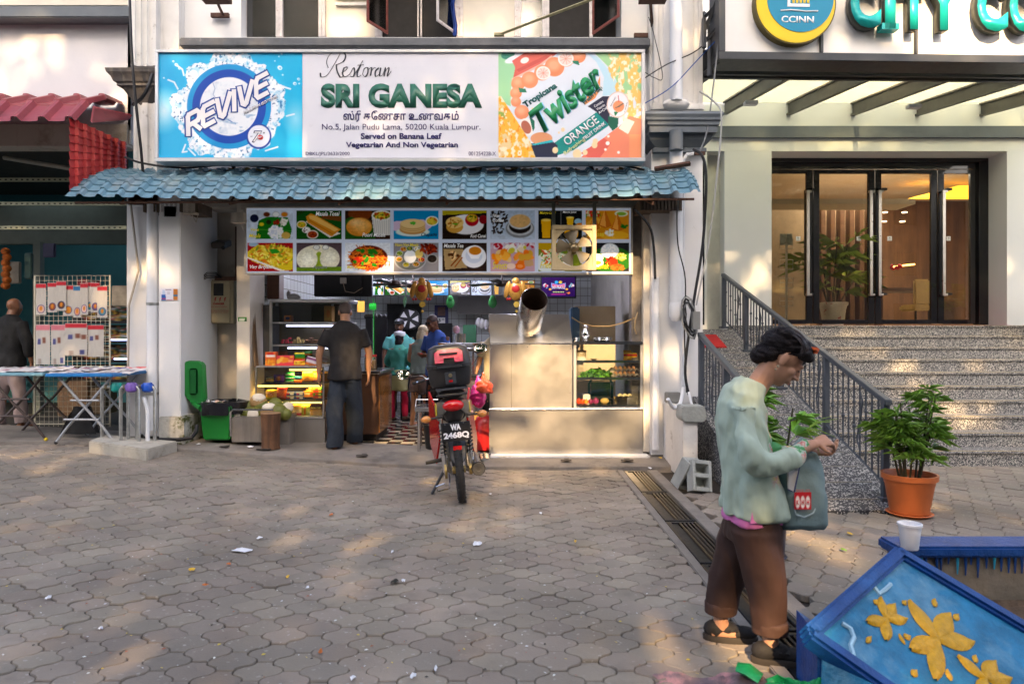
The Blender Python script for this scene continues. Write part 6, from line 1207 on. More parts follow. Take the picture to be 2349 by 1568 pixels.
m=MB();m.ell(P(157,1000,8)+Vector((0,0,.12)),(.24,.14,.15),12);m=MB();m.grid(lambda u,v:P(185,990,7.95)+Vector(((u-.5)*.42*(1-.5*v),-.05+.02*math.sin(u*9),.32*v*(1-(2*u-1)**2*.3)-.02)),8,6);m.grid(lambda u,v:P(185,990,8.15)+Vector(((u-.5)*.42*(1-.5*v),.03+.02*math.sin(u*9),.32*v-.02)),8,6);m.tube([P(175,975,7.93),P(168,950,7.9),P(185,945,7.9),P(190,972,7.92)],.008,5);solo('backpack',m,mat('black_nylon',(.012,.012,.014),.8,bump=.5),'black cloth bag slumped on the ground under the front table','bag')
# water meters on galvanised pipes
wm=thing('water_meters','three water meters in green, purple and blue on galvanised pipes rising from a concrete slab','meters',(-4.6,7.5,.3));d=7.45;zb_=PZ(1005,d)
galv=mat('galvanised_pipe',(.42,.42,.40),.35,.7,var=.25,sc=18);slabm=conc_light
m=MB();m.prism([P(203,1010,7.3),P(338,1030,7.1),(PX(392,7.5),7.65,PZ(1030,7.1)),(PX(225,7.6),7.75,PZ(1010,7.3))],(0,0,-.17));obj('slab',m,slabm,wm,bevel=.012)
for k,(Xa,Xb,Ya,col,dy)in enumerate(((234,294,893,(.01,.28,.24),.14),(277,318,893,(.17,.09,.38),.04),(314,355,893,(.015,.09,.5),.14))):
 dd=d+dy;m=MB();za=PZ(Ya,dd);x0,x1=PX(Xa,dd),PX(Xb,dd);m.tube([(x0,dd,.15),(x0,dd,za),(x0+.02,dd,za+.03),(x1-.02,dd,za+.03),(x1,dd,za),(x1,dd,.15)],.019,10);p_=obj('pipe',m,galv,wm)
 m=MB();cx=(x0+x1)/2+.02;m.lathe((cx,dd,za-.03),[(.035,0),(.058,.02),(.06,.07),(.05,.09),(.045,.105)],16);m.lathe((cx-.06,dd,za+.03),[(.03,0),(.03,.12)],10,axis=(1,0,0));obj('meter',m,mat('meter_%d'%k,col,.35,var=.1),wm)
 for s in(x0+.05,x1-.05):m=MB();m.lathe((s,dd,za+.03),[(.027,-.012),(.027,.012)],6,axis=(1,0,0));obj('brass_nut',m,mat('brass_nut',(.4,.33,.2),.35,.9),wm)
m=MB();m.tube([(PX(339,7.55),7.55,.2),(PX(337,7.55),7.56,PZ(940,7.55)),(PX(330,7.6),7.6,PZ(910,7.6))],.022,10);obj('pipe',m,pvc,wm)
dp=thing('drain_pipe','tall white downpipe on the left pillar below the blue awning','pipe',tuple(P(350,1000,7.95)));m=MB();m.tube([P(350,470,7.95),P(350,985,7.95)],.062,18);obj('pipe',m,pvc,dp)
for Y in(905,700):m=MB();m.lathe(P(350,Y,7.95),[(.068,0),(.068,.03)],18);obj('pipe_clamp',m,galv,dp)
m=MB();m.tube([P(300,470,8.1),P(318,620,8.1),P(296,700,8.1),P(293,890,8.05)],.014,6);solo('thin_conduit',m,mat('beige_conduit',(.4,.36,.3),.6),'thin beige conduit running down the left edge of the pillar','conduit')
# poster, sticker, cctv, electrical box
u=Pic(300,210,60,42,'#dcd9e2');u.poly([(20,110),(90,110),(95,205),(15,205)],'#2a5aa8');u.rect(20,170,92,190,'#a83a6a');u.poly([(35,30),(70,30),(85,110),(28,110)],'#b8c4dc');u.rect(222,12,296,205,'#b8702c');u.rect(222,110,296,140,'#3a6a8a');u.rect(90,28,190,33,'#6a2a3a');u.rect(80,18,180,24,'#4a4a5a');u.rect(100,195,210,203,'#a82a3a')
for j in range(6):u.ell(125+15*(j%3),70+25*(j//3),4,5,'#5a4a5a')
tag(u.place('wall_poster',M_paper,None,(368,661,408,689),7.893),'small white poster of a blue spray bottle taped on the left pillar','poster')
u=Pic(100,50,20,10,'#3a7a2a');u.rect(12,15,80,46,'#c8ccb8');u.ell(90,40,16,16,'#1c4a1c');tag(u.place('wall_sticker',M_paper,None,(546,727,566,737),8.445),'tiny green and white sticker on the beige pier above the bin','sticker')
eb=thing('electrical_box','beige electrical cabinet with red DANGER lettering in the alcove','electrical box',tuple(P(510,742,8.8)));em=mat('beige_metal_box',(.30,.26,.17),.5,var=.1)
m=MB();bxp(m,476,641,536,742,8.72,8.94);obj('case',m,em,eb,bevel=.006);m=MB();bxp(m,478,645,527,740,8.70,8.719);db=obj('door',m,em,eb,bevel=.004);m=MB();bxp(m,490,650,512,678,8.69,8.699);obj('window',m,mat('dark_window',(.01,.01,.01),.1),db)
rp_=mat('red_stencil',(.28,.02,.015),.6)
for k in range(3):m=MB();X=493+k*11;m.prism([P(X,682,8.698),P(X+4,681,8.698),P(X+1.5,687,8.698),P(X+3,687,8.698),P(X-2,694,8.698),P(X,688,8.698),P(X-1.5,688,8.698)],(0,.001,0));obj('lightning_mark',m,rp_,db)
text('DANGER',rp_,db,(489,694,515,699),8.698,bold=.05);text('415 VOLTS SUPPLY',rp_,db,(484,702,521,705),8.698);text('WILL ISOLATED ELECTRICIAN',rp_,db,(482,711,524,713.5),8.698);text('FOR SERVICE ONLY',rp_,db,(482,715,524,717.5),8.698)
m=MB();bxp(m,492,634,548,643,8.7,8.76);m.tube([P(542,520,8.75),P(542,636,8.75)],.016,6);solo('red_conduit_duct',m,rust,'rusty red cable duct on top of the electrical cabinet','duct')
for k in range(4):m=MB();m.tube([P(457,640+k*2,8.5),P(475,625+k*4,8.5),P(495,625+k*4,8.6),P(508,637,8.7)],.006,5);solo('looped_cable',m,cable_m,['highest','second','third','lowest'][k]+' of four black cables arching to the electrical cabinet','cable','cables to the electrical cabinet')
cc=thing('security_camera','small dark security camera on the alcove wall beside the menu board','camera',tuple(P(508,562,8.8)));m=MB();m.cbox(P(508,560,8.75),(.18,.22,.08),Matrix.Rotation(.3,4,'X'));obj('housing',m,mat('dark_grey_plastic',(.08,.07,.06),.5),cc,bevel=.01);m=MB();m.cyl(P(514,568,8.62),.025,.03,10,axis=(0,-1,-.2));obj('lens',m,dark,cc);m=MB();m.tube([P(495,558,8.8),P(485,568,8.85),P(470,555,8.9),P(458,535,8.9)],.006,5);obj('lead',m,rust,cc)
for k,(X,Y)in enumerate(((395,487),(438,480),(548,500))):m=MB();m.cbox(P(X,Y,7.95),(.14,.1,.12));m.tube([P(X,Y+8,7.95),P(X+12,Y+30,8.0),P(X+18,Y+5,8.05)],.006,5);solo('junction_box',m,beige if k else brown,['brown junction box under the left end of the blue awning','beige junction box under the awning beside the pillar','beige box beside the top of the menu board'][k],'junction box')
# green wheelie bin
bn=thing('wheelie_bin','green wheelie bin with open lid and black liner beside the coconuts','bin',tuple(P(493,1008,8.1)));gp=mat('green_bin_plastic',(.012,.20,.03),.35,var=.12,sc=4);d=8.0
zb1=PZ(1010,d);zt1=PZ(935,d);x0,x1=PX(457,d),PX(530,d);m=MB();rg=[]
for z,i in((zb1,.03),(zt1,0),(zt1+.02,-.012),(zt1+.02,.02)):rg.append([m.V(p)for p in((x0+i,d+i,z),(x1-i,d+i,z),(x1-i,d+.5-i,z),(x0+i,d+.5-i,z))])
m.skin(rg);obj('body',m,gp,bn,bevel=.015)
m=MB();rg=[];pts=[(421,832),(434,827),(452,828),(459,836),(462,915),(455,930),(438,925),(426,905)]
m.prism([P(X,Y,8.05)+Vector((0,(X-440)*.004,0))for X,Y in pts],(.01,.07,0));obj('lid',m,gp,bn,bevel=.012);m=MB();bxp(m,432,845,452,905,8.02,8.05);obj('lid_recess',m,mat('dark_green_plastic',(.006,.10,.02),.4),bn,bevel=.02);m=MB();m.tube([P(442,920,8.1),P(450,930,8.05),P(460,935,8.02)],.03,8);obj('hinge',m,gp,bn)
lm=MB();q=random.Random(8);I=[]
for j in range(5):
 I.append([lm.V((x0+(x1-x0)*.5+(.30 if j<3 else .24-.08*(j-3))*math.cos(a)*(1+.1*q.random())*(x1-x0)/.42,d+.25+.30*math.sin(a)*(1+.1*q.random())*(.95 if j<3 else .7),zt1+[-.09,-.02,.05,.055,.02][j]+.015*q.uniform(-1,1)))for a in np.linspace(0,2*PI,22)[:-1]])
lm.skin(I);obj('bin_liner',lm,mat('black_liner',(.012,.012,.016),.25,bump=.8,bsc=14),bn)
for k,(X,c)in enumerate(((474,(.6,.58,.55)),(484,(.7,.25,.08)),(494,(.6,.6,.62)),(503,(.6,.4,.3)))):solo('paper_waste',crumple(P(X,923,8.15),.07,k+30,.4),mat('waste_%d'%k,c,.8),['white paper at the left on top of the bin','orange wrapper on top of the bin','pale crumpled tissue on top of the bin','pinkish wrapper at the right on top of the bin'][k],'rubbish',smooth=False,fixn=False)
# coconut crate, coconuts, chopping log
cr=thing('coconut_crate','weathered grey metal crate holding green coconuts beside the bin','crate',tuple(P(565,1012,8.1)));crm=mat('weathered_zinc',(.24,.21,.18),.6,.3,var=.25,sc=3,streak=((.12,.1,.08),.5,.8,6));m=MB();bxp(m,531,957,602,1014,8.0,8.35);obj('crate_body',m,crm,cr,bevel=.006);m=MB();bxp(m,602.5,950,663,1022,8.2,8.5);obj('side_box',m,crm,cr,bevel=.006)
m=MB();m.tube([P(529,1000,7.98),P(529,945,7.98),P(534,939,7.98),P(628,940,7.95)],.012,8);obj('rail',m,steel2,cr)
coc_g=mat('green_coconut_husk',(.14,.15,.025),.5,var=.3,sc=6,dirt=((.28,.19,.05),.55,.75,5));coc_b=mat('tan_coconut_husk',(.33,.20,.08),.6,var=.25,sc=6);coc_w=mat('cut_coconut_white',(.72,.64,.52),.7,var=.15,sc=9)
cl_=['white cut coconut at the front left of the crate','green coconut behind the front left one','big coconut with a white cut top at the peak of the heap','green coconut in the middle of the heap','tan coconut in front of the heap, right of the middle','white cut coconut at the front of the crate beside the tan one','green coconut right of the tan one','coconut with a white cut face at the right end of the heap','small green coconut at the back of the heap','green coconut at the back right of the heap','green coconut low behind the log']
for k,(X,Y,r,mt_,cut)in enumerate([(546,950,18,coc_g,(-.3,-.9,.1)),(568,935,17,coc_g,None),(593,922,19,coc_b,(.2,-.3,.9)),(598,932,19,coc_g,None),(618,945,20,coc_b,(0,-.2,1)),(584,950,17,coc_g,(0,-1,.1)),(640,945,19,coc_g,None),(657,935,16,coc_g,(.6,-.7,.2)),(572,948,15,coc_g,None),(632,928,16,coc_g,None),(655,950,14,coc_g,None)]):
 d=8.2+(.14 if Y<940 else 0);t=thing('coconut',cl_[k],'coconut',tuple(P(X,Y+r,d)),'coconuts heaped in the crate');R_=r*d/F;c=P(X,Y,d);m=MB();m.ell(c,(R_,R_*.95,R_*1.02),16,Matrix.Rotation(k,4,'Y'));obj('husk',m,mt_,t)
 if cut:n_=Vector(cut).normalized();m=MB();m.lathe(c+n_*R_*.50,[(R_*.8,0),(R_*.74,R_*.28),(R_*.45,R_*.47),(R_*.2,R_*.52)],12,axis=n_);obj('cut_face',m,coc_w,t)
lg=thing('chopping_log','upright round wooden chopping log before the coconut crate','log',tuple(P(621,1028,7.95)));wz=mat('log_bark_wood',(.16,.075,.035),.85,var=.35,sc=7,bump=.8,bsc=18,streak=((.05,.025,.015),.45,.7,9));m=MB();z0=PZ(1028,7.95);m.lathe((PX(621,7.95),7.95,z0),[(.108,0),(.1,.04),(.103,.2),(.112,.38),(.116,.41)],26);obj('trunk',m,wz,lg);m=MB();m.lathe((PX(621,7.95),7.95,z0+.41),[(.113,0),(.108,.006)],26);obj('cut_top',m,mat('cut_wood',(.26,.15,.08),.8,var=.3,sc=14),lg)
m=MB();m.tube([P(365,1008,7.8),P(410,1008,7.78),P(440,1004,7.8),P(450,990,7.9),P(452,975,7.95)],.022,10);solo('waste_pipe',m,dark,'black waste pipe bending along the base of the left pillar','pipe')
m=MB();a_,b_=P(10,362,9.3),P(232,398,8.9);m.tube([a_,b_],.03,8);solo('tube_lamp',m,mat('dim_tube_lamp',(.5,.48,.42),.5),'slanting pale tube lamp under the ceiling of the left shop','lamp')
l=bpy.data.lights.new('shop_lamp','AREA');l.energy=2;l.size=1.5;l.color=(.8,.95,1);o=bpy.data.objects.new('shop_lamp',l);COL.objects.link(o);o.location=(-7.2,11,3.9)
# ---------------------------------------------------------------- people
def vn3(v,sc,seed=0):
 return vnoise(v[:,0]*sc+v[:,1]*sc*.7+17+seed,v[:,2]*sc+v[:,1]*sc*.6+23)-.5
def limb(m,pts,r,n=12,sub=5):
 # smooth tapered limb through its joints
 pts=[Vector(p)for p in pts];q,rr=[],[];N_=len(pts)
 for i in range(N_-1):
  p0,p1,p2,p3=pts[max(i-1,0)],pts[i],pts[i+1],pts[min(i+2,N_-1)]
  for t in np.linspace(0,1,sub+1)[:-1]:q.append(.5*((2*p1)+(p2-p0)*t+(2*p0-5*p1+4*p2-p3)*t*t+(3*p1-p0-3*p2+p3)*t**3));rr.append(r[i]+(r[i+1]-r[i])*t)
 q.append(pts[-1]);rr.append(r[-1]);m.tube(q,rr,n)
def torso(m,rings,n=20):  # rings: (centre, half width, half depth, forward lean in degrees)
 m.skin([m.ring(Vector(c),Vector((1,0,0)),Vector((0,math.cos(R(l)),-math.sin(R(l)))),rx,ry,n,.9)for c,rx,ry,l in rings])
def head_mb(m,c,s,Rm,face=True):
 T0=m.T;m.T=Matrix.Translation(c)@Rm@Matrix.Scale(s,4)  # local: x right, y forward, z up; head height ~ .23
 m.ell((0,-.012,.03),(.073,.092,.088),20);m.ell((0,.022,-.035),(.058,.066,.078),18);m.ell((0,.045,-.085),(.032,.034,.028),12);m.ell((0,-.02,-.055),(.055,.06,.06),14)
 if face:
  m.tube([(0,.085,.022),(0,.096,-.005),(0,.108,-.026),(0,.092,-.034)],[.008,.010,.0135,.008],10);m.ell((-.012,.094,-.03),(.009,.011,.008),8);m.ell((.012,.094,-.03),(.009,.011,.008),8)
  m.ell((0,.086,-.056),(.024,.012,.0065),10);m.ell((0,.084,-.067),(.020,.012,.007),10)
  for x in(-.032,.032):m.ell((x,.076,.028),(.024,.014,.009),10);m.ell((x*1.3,.055,-.022),(.022,.024,.02),10);m.ell((x*.98,.072,.008),(.015,.013,.009),10)
 for x in(-1,1):m.ell((x*.075,-.012,-.008),(.009,.018,.033),10,Matrix.Rotation(.2,4,'X'))
 m.T=T0
def hand(m,wrist,dirv,palm_n,s=1.,curl=.5,thumb=1,spread=.03):
 # palm and five fingers; dirv points to the fingers, palm_n is the normal of the palm (fingers curl towards it)
 d=Vector(dirv).normalized();n=Vector(palm_n);n=(n-d*n.dot(d)).normalized();w=d.cross(n)*thumb;wr=Vector(wrist)
 pc=wr+d*.045*s;m.tube([wr,wr+d*.03*s,wr+d*.065*s,wr+d*.088*s],[(.022*s,.018*s),(.016*s,.034*s),(.014*s,.040*s),(.010*s,.036*s)],12,up=tuple(n))
 for k,(o,L)in enumerate(((.029,.068),(.010,.076),(-.010,.072),(-.028,.056))):
  p=wr+d*.078*s+w*o*s;a=curl*(.9+.12*k);pts=[p];dd=d.copy()+w*o*spread*30
  for j,f in enumerate((.45,.3,.25)):ang=a*(.6+.55*j);v=(dd.normalized()*math.cos(ang*.9)+n*math.sin(ang*.9));p=p+v*L*f*s*1.05;pts.append(p)
  m.tube(pts,[.0095*s,.009*s,.0082*s,.0062*s],8)
 b=wr+d*.022*s+w*.026*s;m.tube([b,b+(d*.5+w*.75+n*.35).normalized()*.034*s,b+(d*.95+w*.75+n*.65).normalized()*.068*s*.95],[.013*s,.0105*s,.0075*s],8)
def person(label,loc,rz,build,skin,voxel,group=None):
 t=thing('person',label,'person',loc,group,local=True);t.rotation_euler=(0,0,rz);build(t,skin,voxel);return t
def cloth(name,mb,m,t,vox,amp=.012,sc=7,seed=0,sm=3,fn=None):
 def f(v,n):
  w=vn3(v*np.array([1,1,.45]),sc,seed)+.5*vn3(v*np.array([1,1,.8]),sc*2.3,seed+5);v=v+n*(w*amp)[:,None];return fn(v,n)if fn else v
 return objme(name,remeshed(mb,vox,sm,f),m,t)
sk_w=mat('skin_tan',(.46,.24,.15),.5,var=.07,sc=30,spec=.4);sk_m=mat('skin_brown',(.30,.145,.075),.5,var=.07,sc=30);sk_d=mat('skin_dark_brown',(.17,.075,.04),.45,var=.07,sc=30);sk_l=mat('skin_light',(.55,.28,.17),.5,var=.05)
hair_b=mat('dark_hair',(.010,.006,.006),.6,spec=.25,var=.5,sc=40,bump=.9,bsc=120);RX=lambda a:Matrix.Rotation(R(a),4,'X');RZ=lambda a:Matrix.Rotation(R(a),4,'Z')
# ---- the woman in the foreground; local y is the way she faces
def b_woman(t,skin,vx):
 hc=Vector((0,.145,1.385));Rm=RX(-42);m=MB()
 head_mb(m,hc,1.0,Rm);limb(m,[(0,-.02,1.16),(0,.03,1.26),(0,.085,1.345)],[.055,.053,.052]);torso(m,[((0,-.02,.85),.13,.10,0),((0,-.03,1.05),.12,.09,5),((0,-.02,1.14),.10,.06,15)])
 # right arm (towards the camera when she faces right) and left arm, both bent forward
 W1,W2=Vector((.085,.265,1.005)),Vector((-.03,.28,.955))
 limb(m,[(.155,-.05,1.13),(.20,-.02,.93),(.15,.13,.965),W1],[.03,.036,.03,.023]);limb(m,[(-.155,-.05,1.13),(-.19,-.0,.93),(-.12,.16,.93),W2],[.03,.036,.03,.023])
 hand(m,W1,(-.45,1,.25),(-.7,-.2,-.8),.9,1.15,thumb=-1);hand(m,W2,(.1,1,.02),(.4,-.1,.9),.98,1.05,thumb=-1)
 for s,(hx,ky,fy)in((1,(.085,-.0,-.02)),(-1,(.085,.0,.0))):
  y0=.065 if s>0 else-.12;limb(m,[(s*hx,0,.8),(s*.1,y0*.5,.45),(s*.10,y0,.13),(s*.10,y0+.01,.07)],[.08,.06,.036,.034])
  m.tube([(s*.10,y0-.05,.045),(s*.10,y0+.04,.045),(s*.11,y0+.15,.03)],[.03,.035,.025],10)
 body=remeshed(m,vx,1);objme('body',body,skin,t)
 # hair
 m=MB();T0=m.T;m.T=Matrix.Translation(hc)@Rm@Matrix.Scale(1.0,4)
 m.ell((0,-.035,.055),(.090,.100,.082),24);m.ell((0,.035,.085),(.072,.068,.044),18);m.ell((0,-.095,.03),(.066,.052,.068),18);m.ell((0,-.088,-.03),(.060,.047,.066),14);m.ell((0,-.07,-.01),(.078,.05,.05),14);m.ell((.04,-.03,.085),(.05,.09,.045),14);m.ell((-.04,-.03,.085),(.05,.09,.045),14);m.ell((.055,.045,.07),(.034,.045,.035),12);m.ell((-.055,.045,.07),(.034,.045,.035),12);m.T=T0
 def hf(v,n):w=vnoise(v[:,0]*70+v[:,2]*130+9,v[:,1]*26+5)-.5;return v+n*(w*.012+vn3(v,16)*.018+vn3(v,38)*.012)[:,None]
 objme('hair',remeshed(m,.005,1,hf),hair_b,t)
 q=random.Random(6);hs=MB();hs.T=Matrix.Translation(hc)@Rm
 for k in range(190):
  a=q.uniform(-1.45,1.45);s0=q.uniform(.1,1.1);pts=[]
  for j in range(7):
   b=s0+j*.30+q.uniform(-.03,.03);r_=1.025+.03*math.sin(j+k);aa=a*(1-.05*j)+.1*math.sin(j*.9+k);pts.append((.090*r_*math.sin(aa),-.03+.104*r_*math.cos(b)*math.cos(aa*.75),.052+.090*r_*math.sin(b)*math.cos(aa*.8)))
  hs.tube(pts,[.0006,.0016,.002,.002,.0018,.0014,.0005],4)
 o_=obj('hair_strands',hs,mat('hair_strand',(.03,.016,.012),.45),t,fixn=False);o_['kind']='stuff'
 def loc(p):return hc+(Rm@Vector(p))
 m=MB();m.cbox(loc((.035,.062,.125)),(.045,.02,.014),RZ(35)@RX(-30));m.cbox(loc((.02,.075,.118)),(.03,.02,.012),RZ(20));obj('hair_clip',m,mat('orange_clip',(.75,.12,.02),.4),t)
 for s in(-1,1):
  m=MB();m.ell(loc((s*.078,-.012,-.045)),.007,8);m.ell(loc((s*.078,-.010,-.062)),.0055,8);obj('earring',m,mat('pearl_gold',(.7,.6,.4),.2,.5),t)
  m=MB();m.tube([loc((s*.014,.094,.037)),loc((s*.034,.088,.044)),loc((s*.052,.07,.036))],[.002,.0034,.0015],6);obj('eyebrow',m,hair_b,t)
  m=MB();m.tube([loc((s*.018,.0865,.008)),loc((s*.033,.0855,.002)),loc((s*.047,.075,.006))],[.0012,.0028,.0012],6);obj('eyelid',m,mat('eyelash_dark',(.02,.01,.01),.6),t)
 m=MB();m.tube([loc((-.02,.094,-.060)),loc((0,.100,-.058)),loc((.02,.094,-.060))],[.002,.0042,.002],8);m.tube([loc((-.018,.092,-.067)),loc((0,.0975,-.068)),loc((.018,.092,-.067))],[.002,.004,.002],8);obj('lips',m,mat('lips',(.32,.09,.08),.4),t)
 # blouse with sleeves
 m=MB();torso(m,[((0,.01,.665),.19,.152,0),((0,.0,.80),.18,.145,0),((0,-.015,.97),.165,.132,2),((0,-.03,1.08),.16,.125,6),((0,-.04,1.165),.155,.112,12),((0,-.03,1.225),.125,.09,20),((0,.01,1.285),.07,.062,30)],28)
 limb(m,[(.14,-.055,1.18),(.215,-.03,.95),(.165,.12,.955),(.10,.235,.998)],[.062,.06,.048,.036],16);limb(m,[(-.14,-.055,1.18),(-.21,-.01,.95),(-.13,.15,.925),(-.05,.25,.95)],[.062,.06,.048,.036],16)
 blouse=mat('pale_green_blouse',(.40,.48,.38),.75,var=.09,sc=6,bump=.85,bsc=11);bt=blouse.node_tree;bb=bt.nodes['Principled BSDF'];N=bt.nodes.new;L=bt.links.new
 if not blouse.get('done'):
  blouse['done']=1;tc=N('ShaderNodeTexCoord');nz_=N('ShaderNodeTexNoise');nz_.inputs['Scale'].default_value=15;nz_.inputs['Detail'].default_value=3;L(tc.outputs['Object'],nz_.inputs[0]);rp2=N('ShaderNodeValToRGB');L(nz_.outputs[0],rp2.inputs[0]);e=rp2.color_ramp.elements;e[0].position=.455;e[0].color=(.06,.26,.08,1);e[1].position=.475;e[1].color=(.40,.48,.38,1)
  for p_,c_ in((.52,(.40,.48,.38,1)),(.535,(.55,.09,.08,1)),(.57,(.62,.42,.36,1)),(.61,(.6,.45,.15,1))):x=e.new(p_);x.color=c_
  sp=N('ShaderNodeSeparateXYZ');L(tc.outputs['Object'],sp.inputs[0]);mr=N('ShaderNodeMapRange');mr.inputs[1].default_value=.05;mr.inputs[2].default_value=.08;L(sp.outputs[1],mr.inputs[0]);m3=N('ShaderNodeMapRange');m3.inputs[1].default_value=.80;m3.inputs[2].default_value=.85;L(sp.outputs[2],m3.inputs[0]);mm=N('ShaderNodeMath');mm.operation='MULTIPLY';L(mr.outputs[0],mm.inputs[0]);L(m3.outputs[0],mm.inputs[1])
  ax3=N('ShaderNodeMath');ax3.operation='ABSOLUTE';L(sp.outputs[0],ax3.inputs[0]);m4=N('ShaderNodeMapRange');m4.inputs[1].default_value=.2;m4.inputs[2].default_value=.19;L(ax3.outputs[0],m4.inputs[0]);m5=N('ShaderNodeMath');m5.operation='MULTIPLY';L(mm.outputs[0],m5.inputs[0]);L(m4.outputs[0],m5.inputs[1])
  mx=N('ShaderNodeMix');mx.data_type='RGBA';L(m5.outputs[0],mx.inputs[0]);old=bb.inputs['Base Color'].links[0].from_socket;L(old,mx.inputs[6]);L(rp2.outputs[0],mx.inputs[7]);L(mx.outputs[2],bb.inputs['Base Color'])
 cloth('blouse',m,blouse,t,.008,.042,10,2,2)
 m=MB();torso(m,[((0,.01,.63),.175,.138,0),((0,.01,.70),.17,.13,0)]);cloth('pink_shirt_hem',m,mat('pink_shirt',(.62,.17,.42),.8),t,.01,.02,9,5)
 m=MB();m.prism([(.178,.01,.66),(.188,-.04,.66),(.178,-.02,.80)],(.01,0,0));obj('pink_slit',m,mat('pink_shirt'),t)
 # trousers
 m=MB();torso(m,[((0,.01,.54),.165,.128,0),((0,.01,.68),.165,.128,0)]);tr=mat('brown_trousers',(.040,.017,.012),.8,var=.15,sc=5,bump=.5,bsc=9)
 for s in(1,-1):
  y0=.065 if s>0 else-.12;m.skin([m.ring(Vector((s*x,y,z)),Vector((1,0,0)),Vector((0,1,0)),rx,ry,18)for x,y,z,rx,ry in((.08,.0,.60,.095,.115),(.095,y0*.5,.42,.088,.095),(.10,y0*.85,.27,.077,.082),(.10,y0,.15,.073,.073))])
 def tf(v,n):return v
 cloth('trousers',m,tr,t,.009,.022,8,8,2)
 for s in(1,-1):
  y0=.065 if s>0 else-.12;m=MB();m.skin([m.ring(Vector((s*.10,y0,z)),Vector((1,0,0)),Vector((0,1,0)),.077+e,.076+e,18)for z,e in((.135,-.012),(.137,.004),(.185,.008),(.198,.004),(.20,-.01))]);cloth('cuff',m,mat('brown_cuff',(.05,.023,.016),.8),t,.006,.012,12,s)
  m=MB();x=s*.107;m.skin([m.ring(Vector((x,y0+dy,z)),Vector((1,0,0)),Vector((0,1,0)),rx,ry,16)for dy,z,rx,ry in((.045,0,.046,.13),(.045,.022,.048,.133),(.04,.03,.045,.128))]);sh_=obj('shoe',m,mat('shoe_sole',(.03,.024,.02),.8,var=.3),t)
  m=MB();m.ell((x,y0+.10,.042),(.044,.078,.032),14);m.ell((x,y0-.025,.055),(.042,.062,.045),14);m.ell((x,y0+.03,.055),(.042,.06,.04),14);objme('shoe_upper',remeshed(m,.007,2),mat('black_canvas',(.010,.009,.010),.8,var=.3,sc=20),sh_)
  for yy in(.03,.065):m=MB();m.tube([(x-.04,y0+yy,.06),(x,y0+yy+.012,.092-yy*.25),(x+.04,y0+yy,.06)],[(.004,.012)]*3,8);obj('strap',m,mat('black_canvas'),sh_)
WL=(PX(1722,3.25),3.25,0)
wom=person('woman in pale green blouse, brown trousers and black shoes standing beside the drain, head bowed',WL,R(-98),b_woman,sk_w,.0065)
# her shopping bag and the twigs in her hands
bg=thing('shopping_bag','grey cloth shopping bag with a red badge hanging from the woman\'s arm','bag',(0,0,0),local=True);fd_=3.18
gb=mat('grey_bag_cloth',(.165,.24,.25),.8,var=.1,bump=.3,bsc=40);m=MB();rg=[]
for Y,X0,X1,th in((1208,1790,1888,.05),(1195,1786,1892,.07),(1130,1790,1888,.07),(1060,1797,1880,.04),(1035,1800,1872,.02)):
 a,b=P(X0,Y,fd_),P(X1,Y+3,fd_);c=(a+b)/2;rg.append(m.ring(c,Vector((1,0,0)),Vector((0,1,0)),(b.x-a.x)/2,th,20,.55))
m.skin(rg);cloth('bag_body',m,gb,bg,.008,.02,10,3,1)
u=Pic(100,130,30,36,'#b81824');u.ell(20,75,13,48,'#e8e2de');u.ell(50,75,13,48,'#e8e2de');u.ell(80,75,13,48,'#e8e2de');k0=u.place('badge',M_paper,bg,(1822,1128,1861,1168),fd_-.085)
for s,X in(('K',1829.8),('H',1841.5),('H',1853.2)):text(s,mat('signal_red'),bg,(X-2.6,1146,X+2.6,1157),fd_-.088,bold=.03)
text('SINCE 1972',mat('signal_red'),bg,(1826,1122,1858,1127),fd_-.083);m=MB();m.tube([P(1822,1165,fd_-.075),P(1826,1180,fd_-.08),P(1845,1186,fd_-.08),P(1866,1176,fd_-.075),P(1876,1150,fd_-.06),P(1858,1060,fd_-.04)],.004,6);obj('flap_seam',m,mat('pale_grey_cloth',(.3,.38,.40),.8),bg)
for o_ in(0,.05):m=MB();m.tube([P(1812,1045,fd_-.02+o_),P(1825,1020,fd_+.02+o_),P(1838,1005,fd_+.03+o_),P(1850,1015,fd_+o_),P(1858,1045,fd_-.02+o_)],[(.004,.012)]*5,8);obj('handle',m,gb,bg)
m=MB();m.prism([P(1806,1030,fd_-.09),P(1828,1030,fd_-.09),P(1834,1070,fd_-.09),P(1822,1128,fd_-.09),P(1808,1122,fd_-.09)],(0,.012,0));o=solo('white_pouch',m,mat('white_pouch',(.68,.68,.7),.6),'white pouch with dark blue edging tucked between the blouse and the grey bag','pouch',bevel=.004)
m=MB();m.tube([P(1806,1030,fd_-.095),P(1828,1030,fd_-.095),P(1834,1070,fd_-.095),P(1822,1128,fd_-.095),P(1808,1122,fd_-.095)],.003,6);e_=obj('blue_edging',m,mat('navy_edging',(.02,.02,.14),.6),None);e_.parent=o;e_.location=-o.location;del e_
hb=MB();q=random.Random(2);hc_=P(1850,985,3.2)
for k in range(15):a=q.uniform(-1.1,.7);L=q.uniform(.06,.15);d1=Vector((math.cos(a),q.uniform(-.3,.3),math.sin(a)));hb.tube([hc_,hc_+d1*L*.5,hc_+d1*L+Vector((.01,0,-.03))],[.0022,.0018,.0008],5)
solo('herb_stalks',hb,mat('fresh_green_stalk',(.22,.36,.04),.6),'thin yellow green stalks held in the woman\'s fingers','stalks')
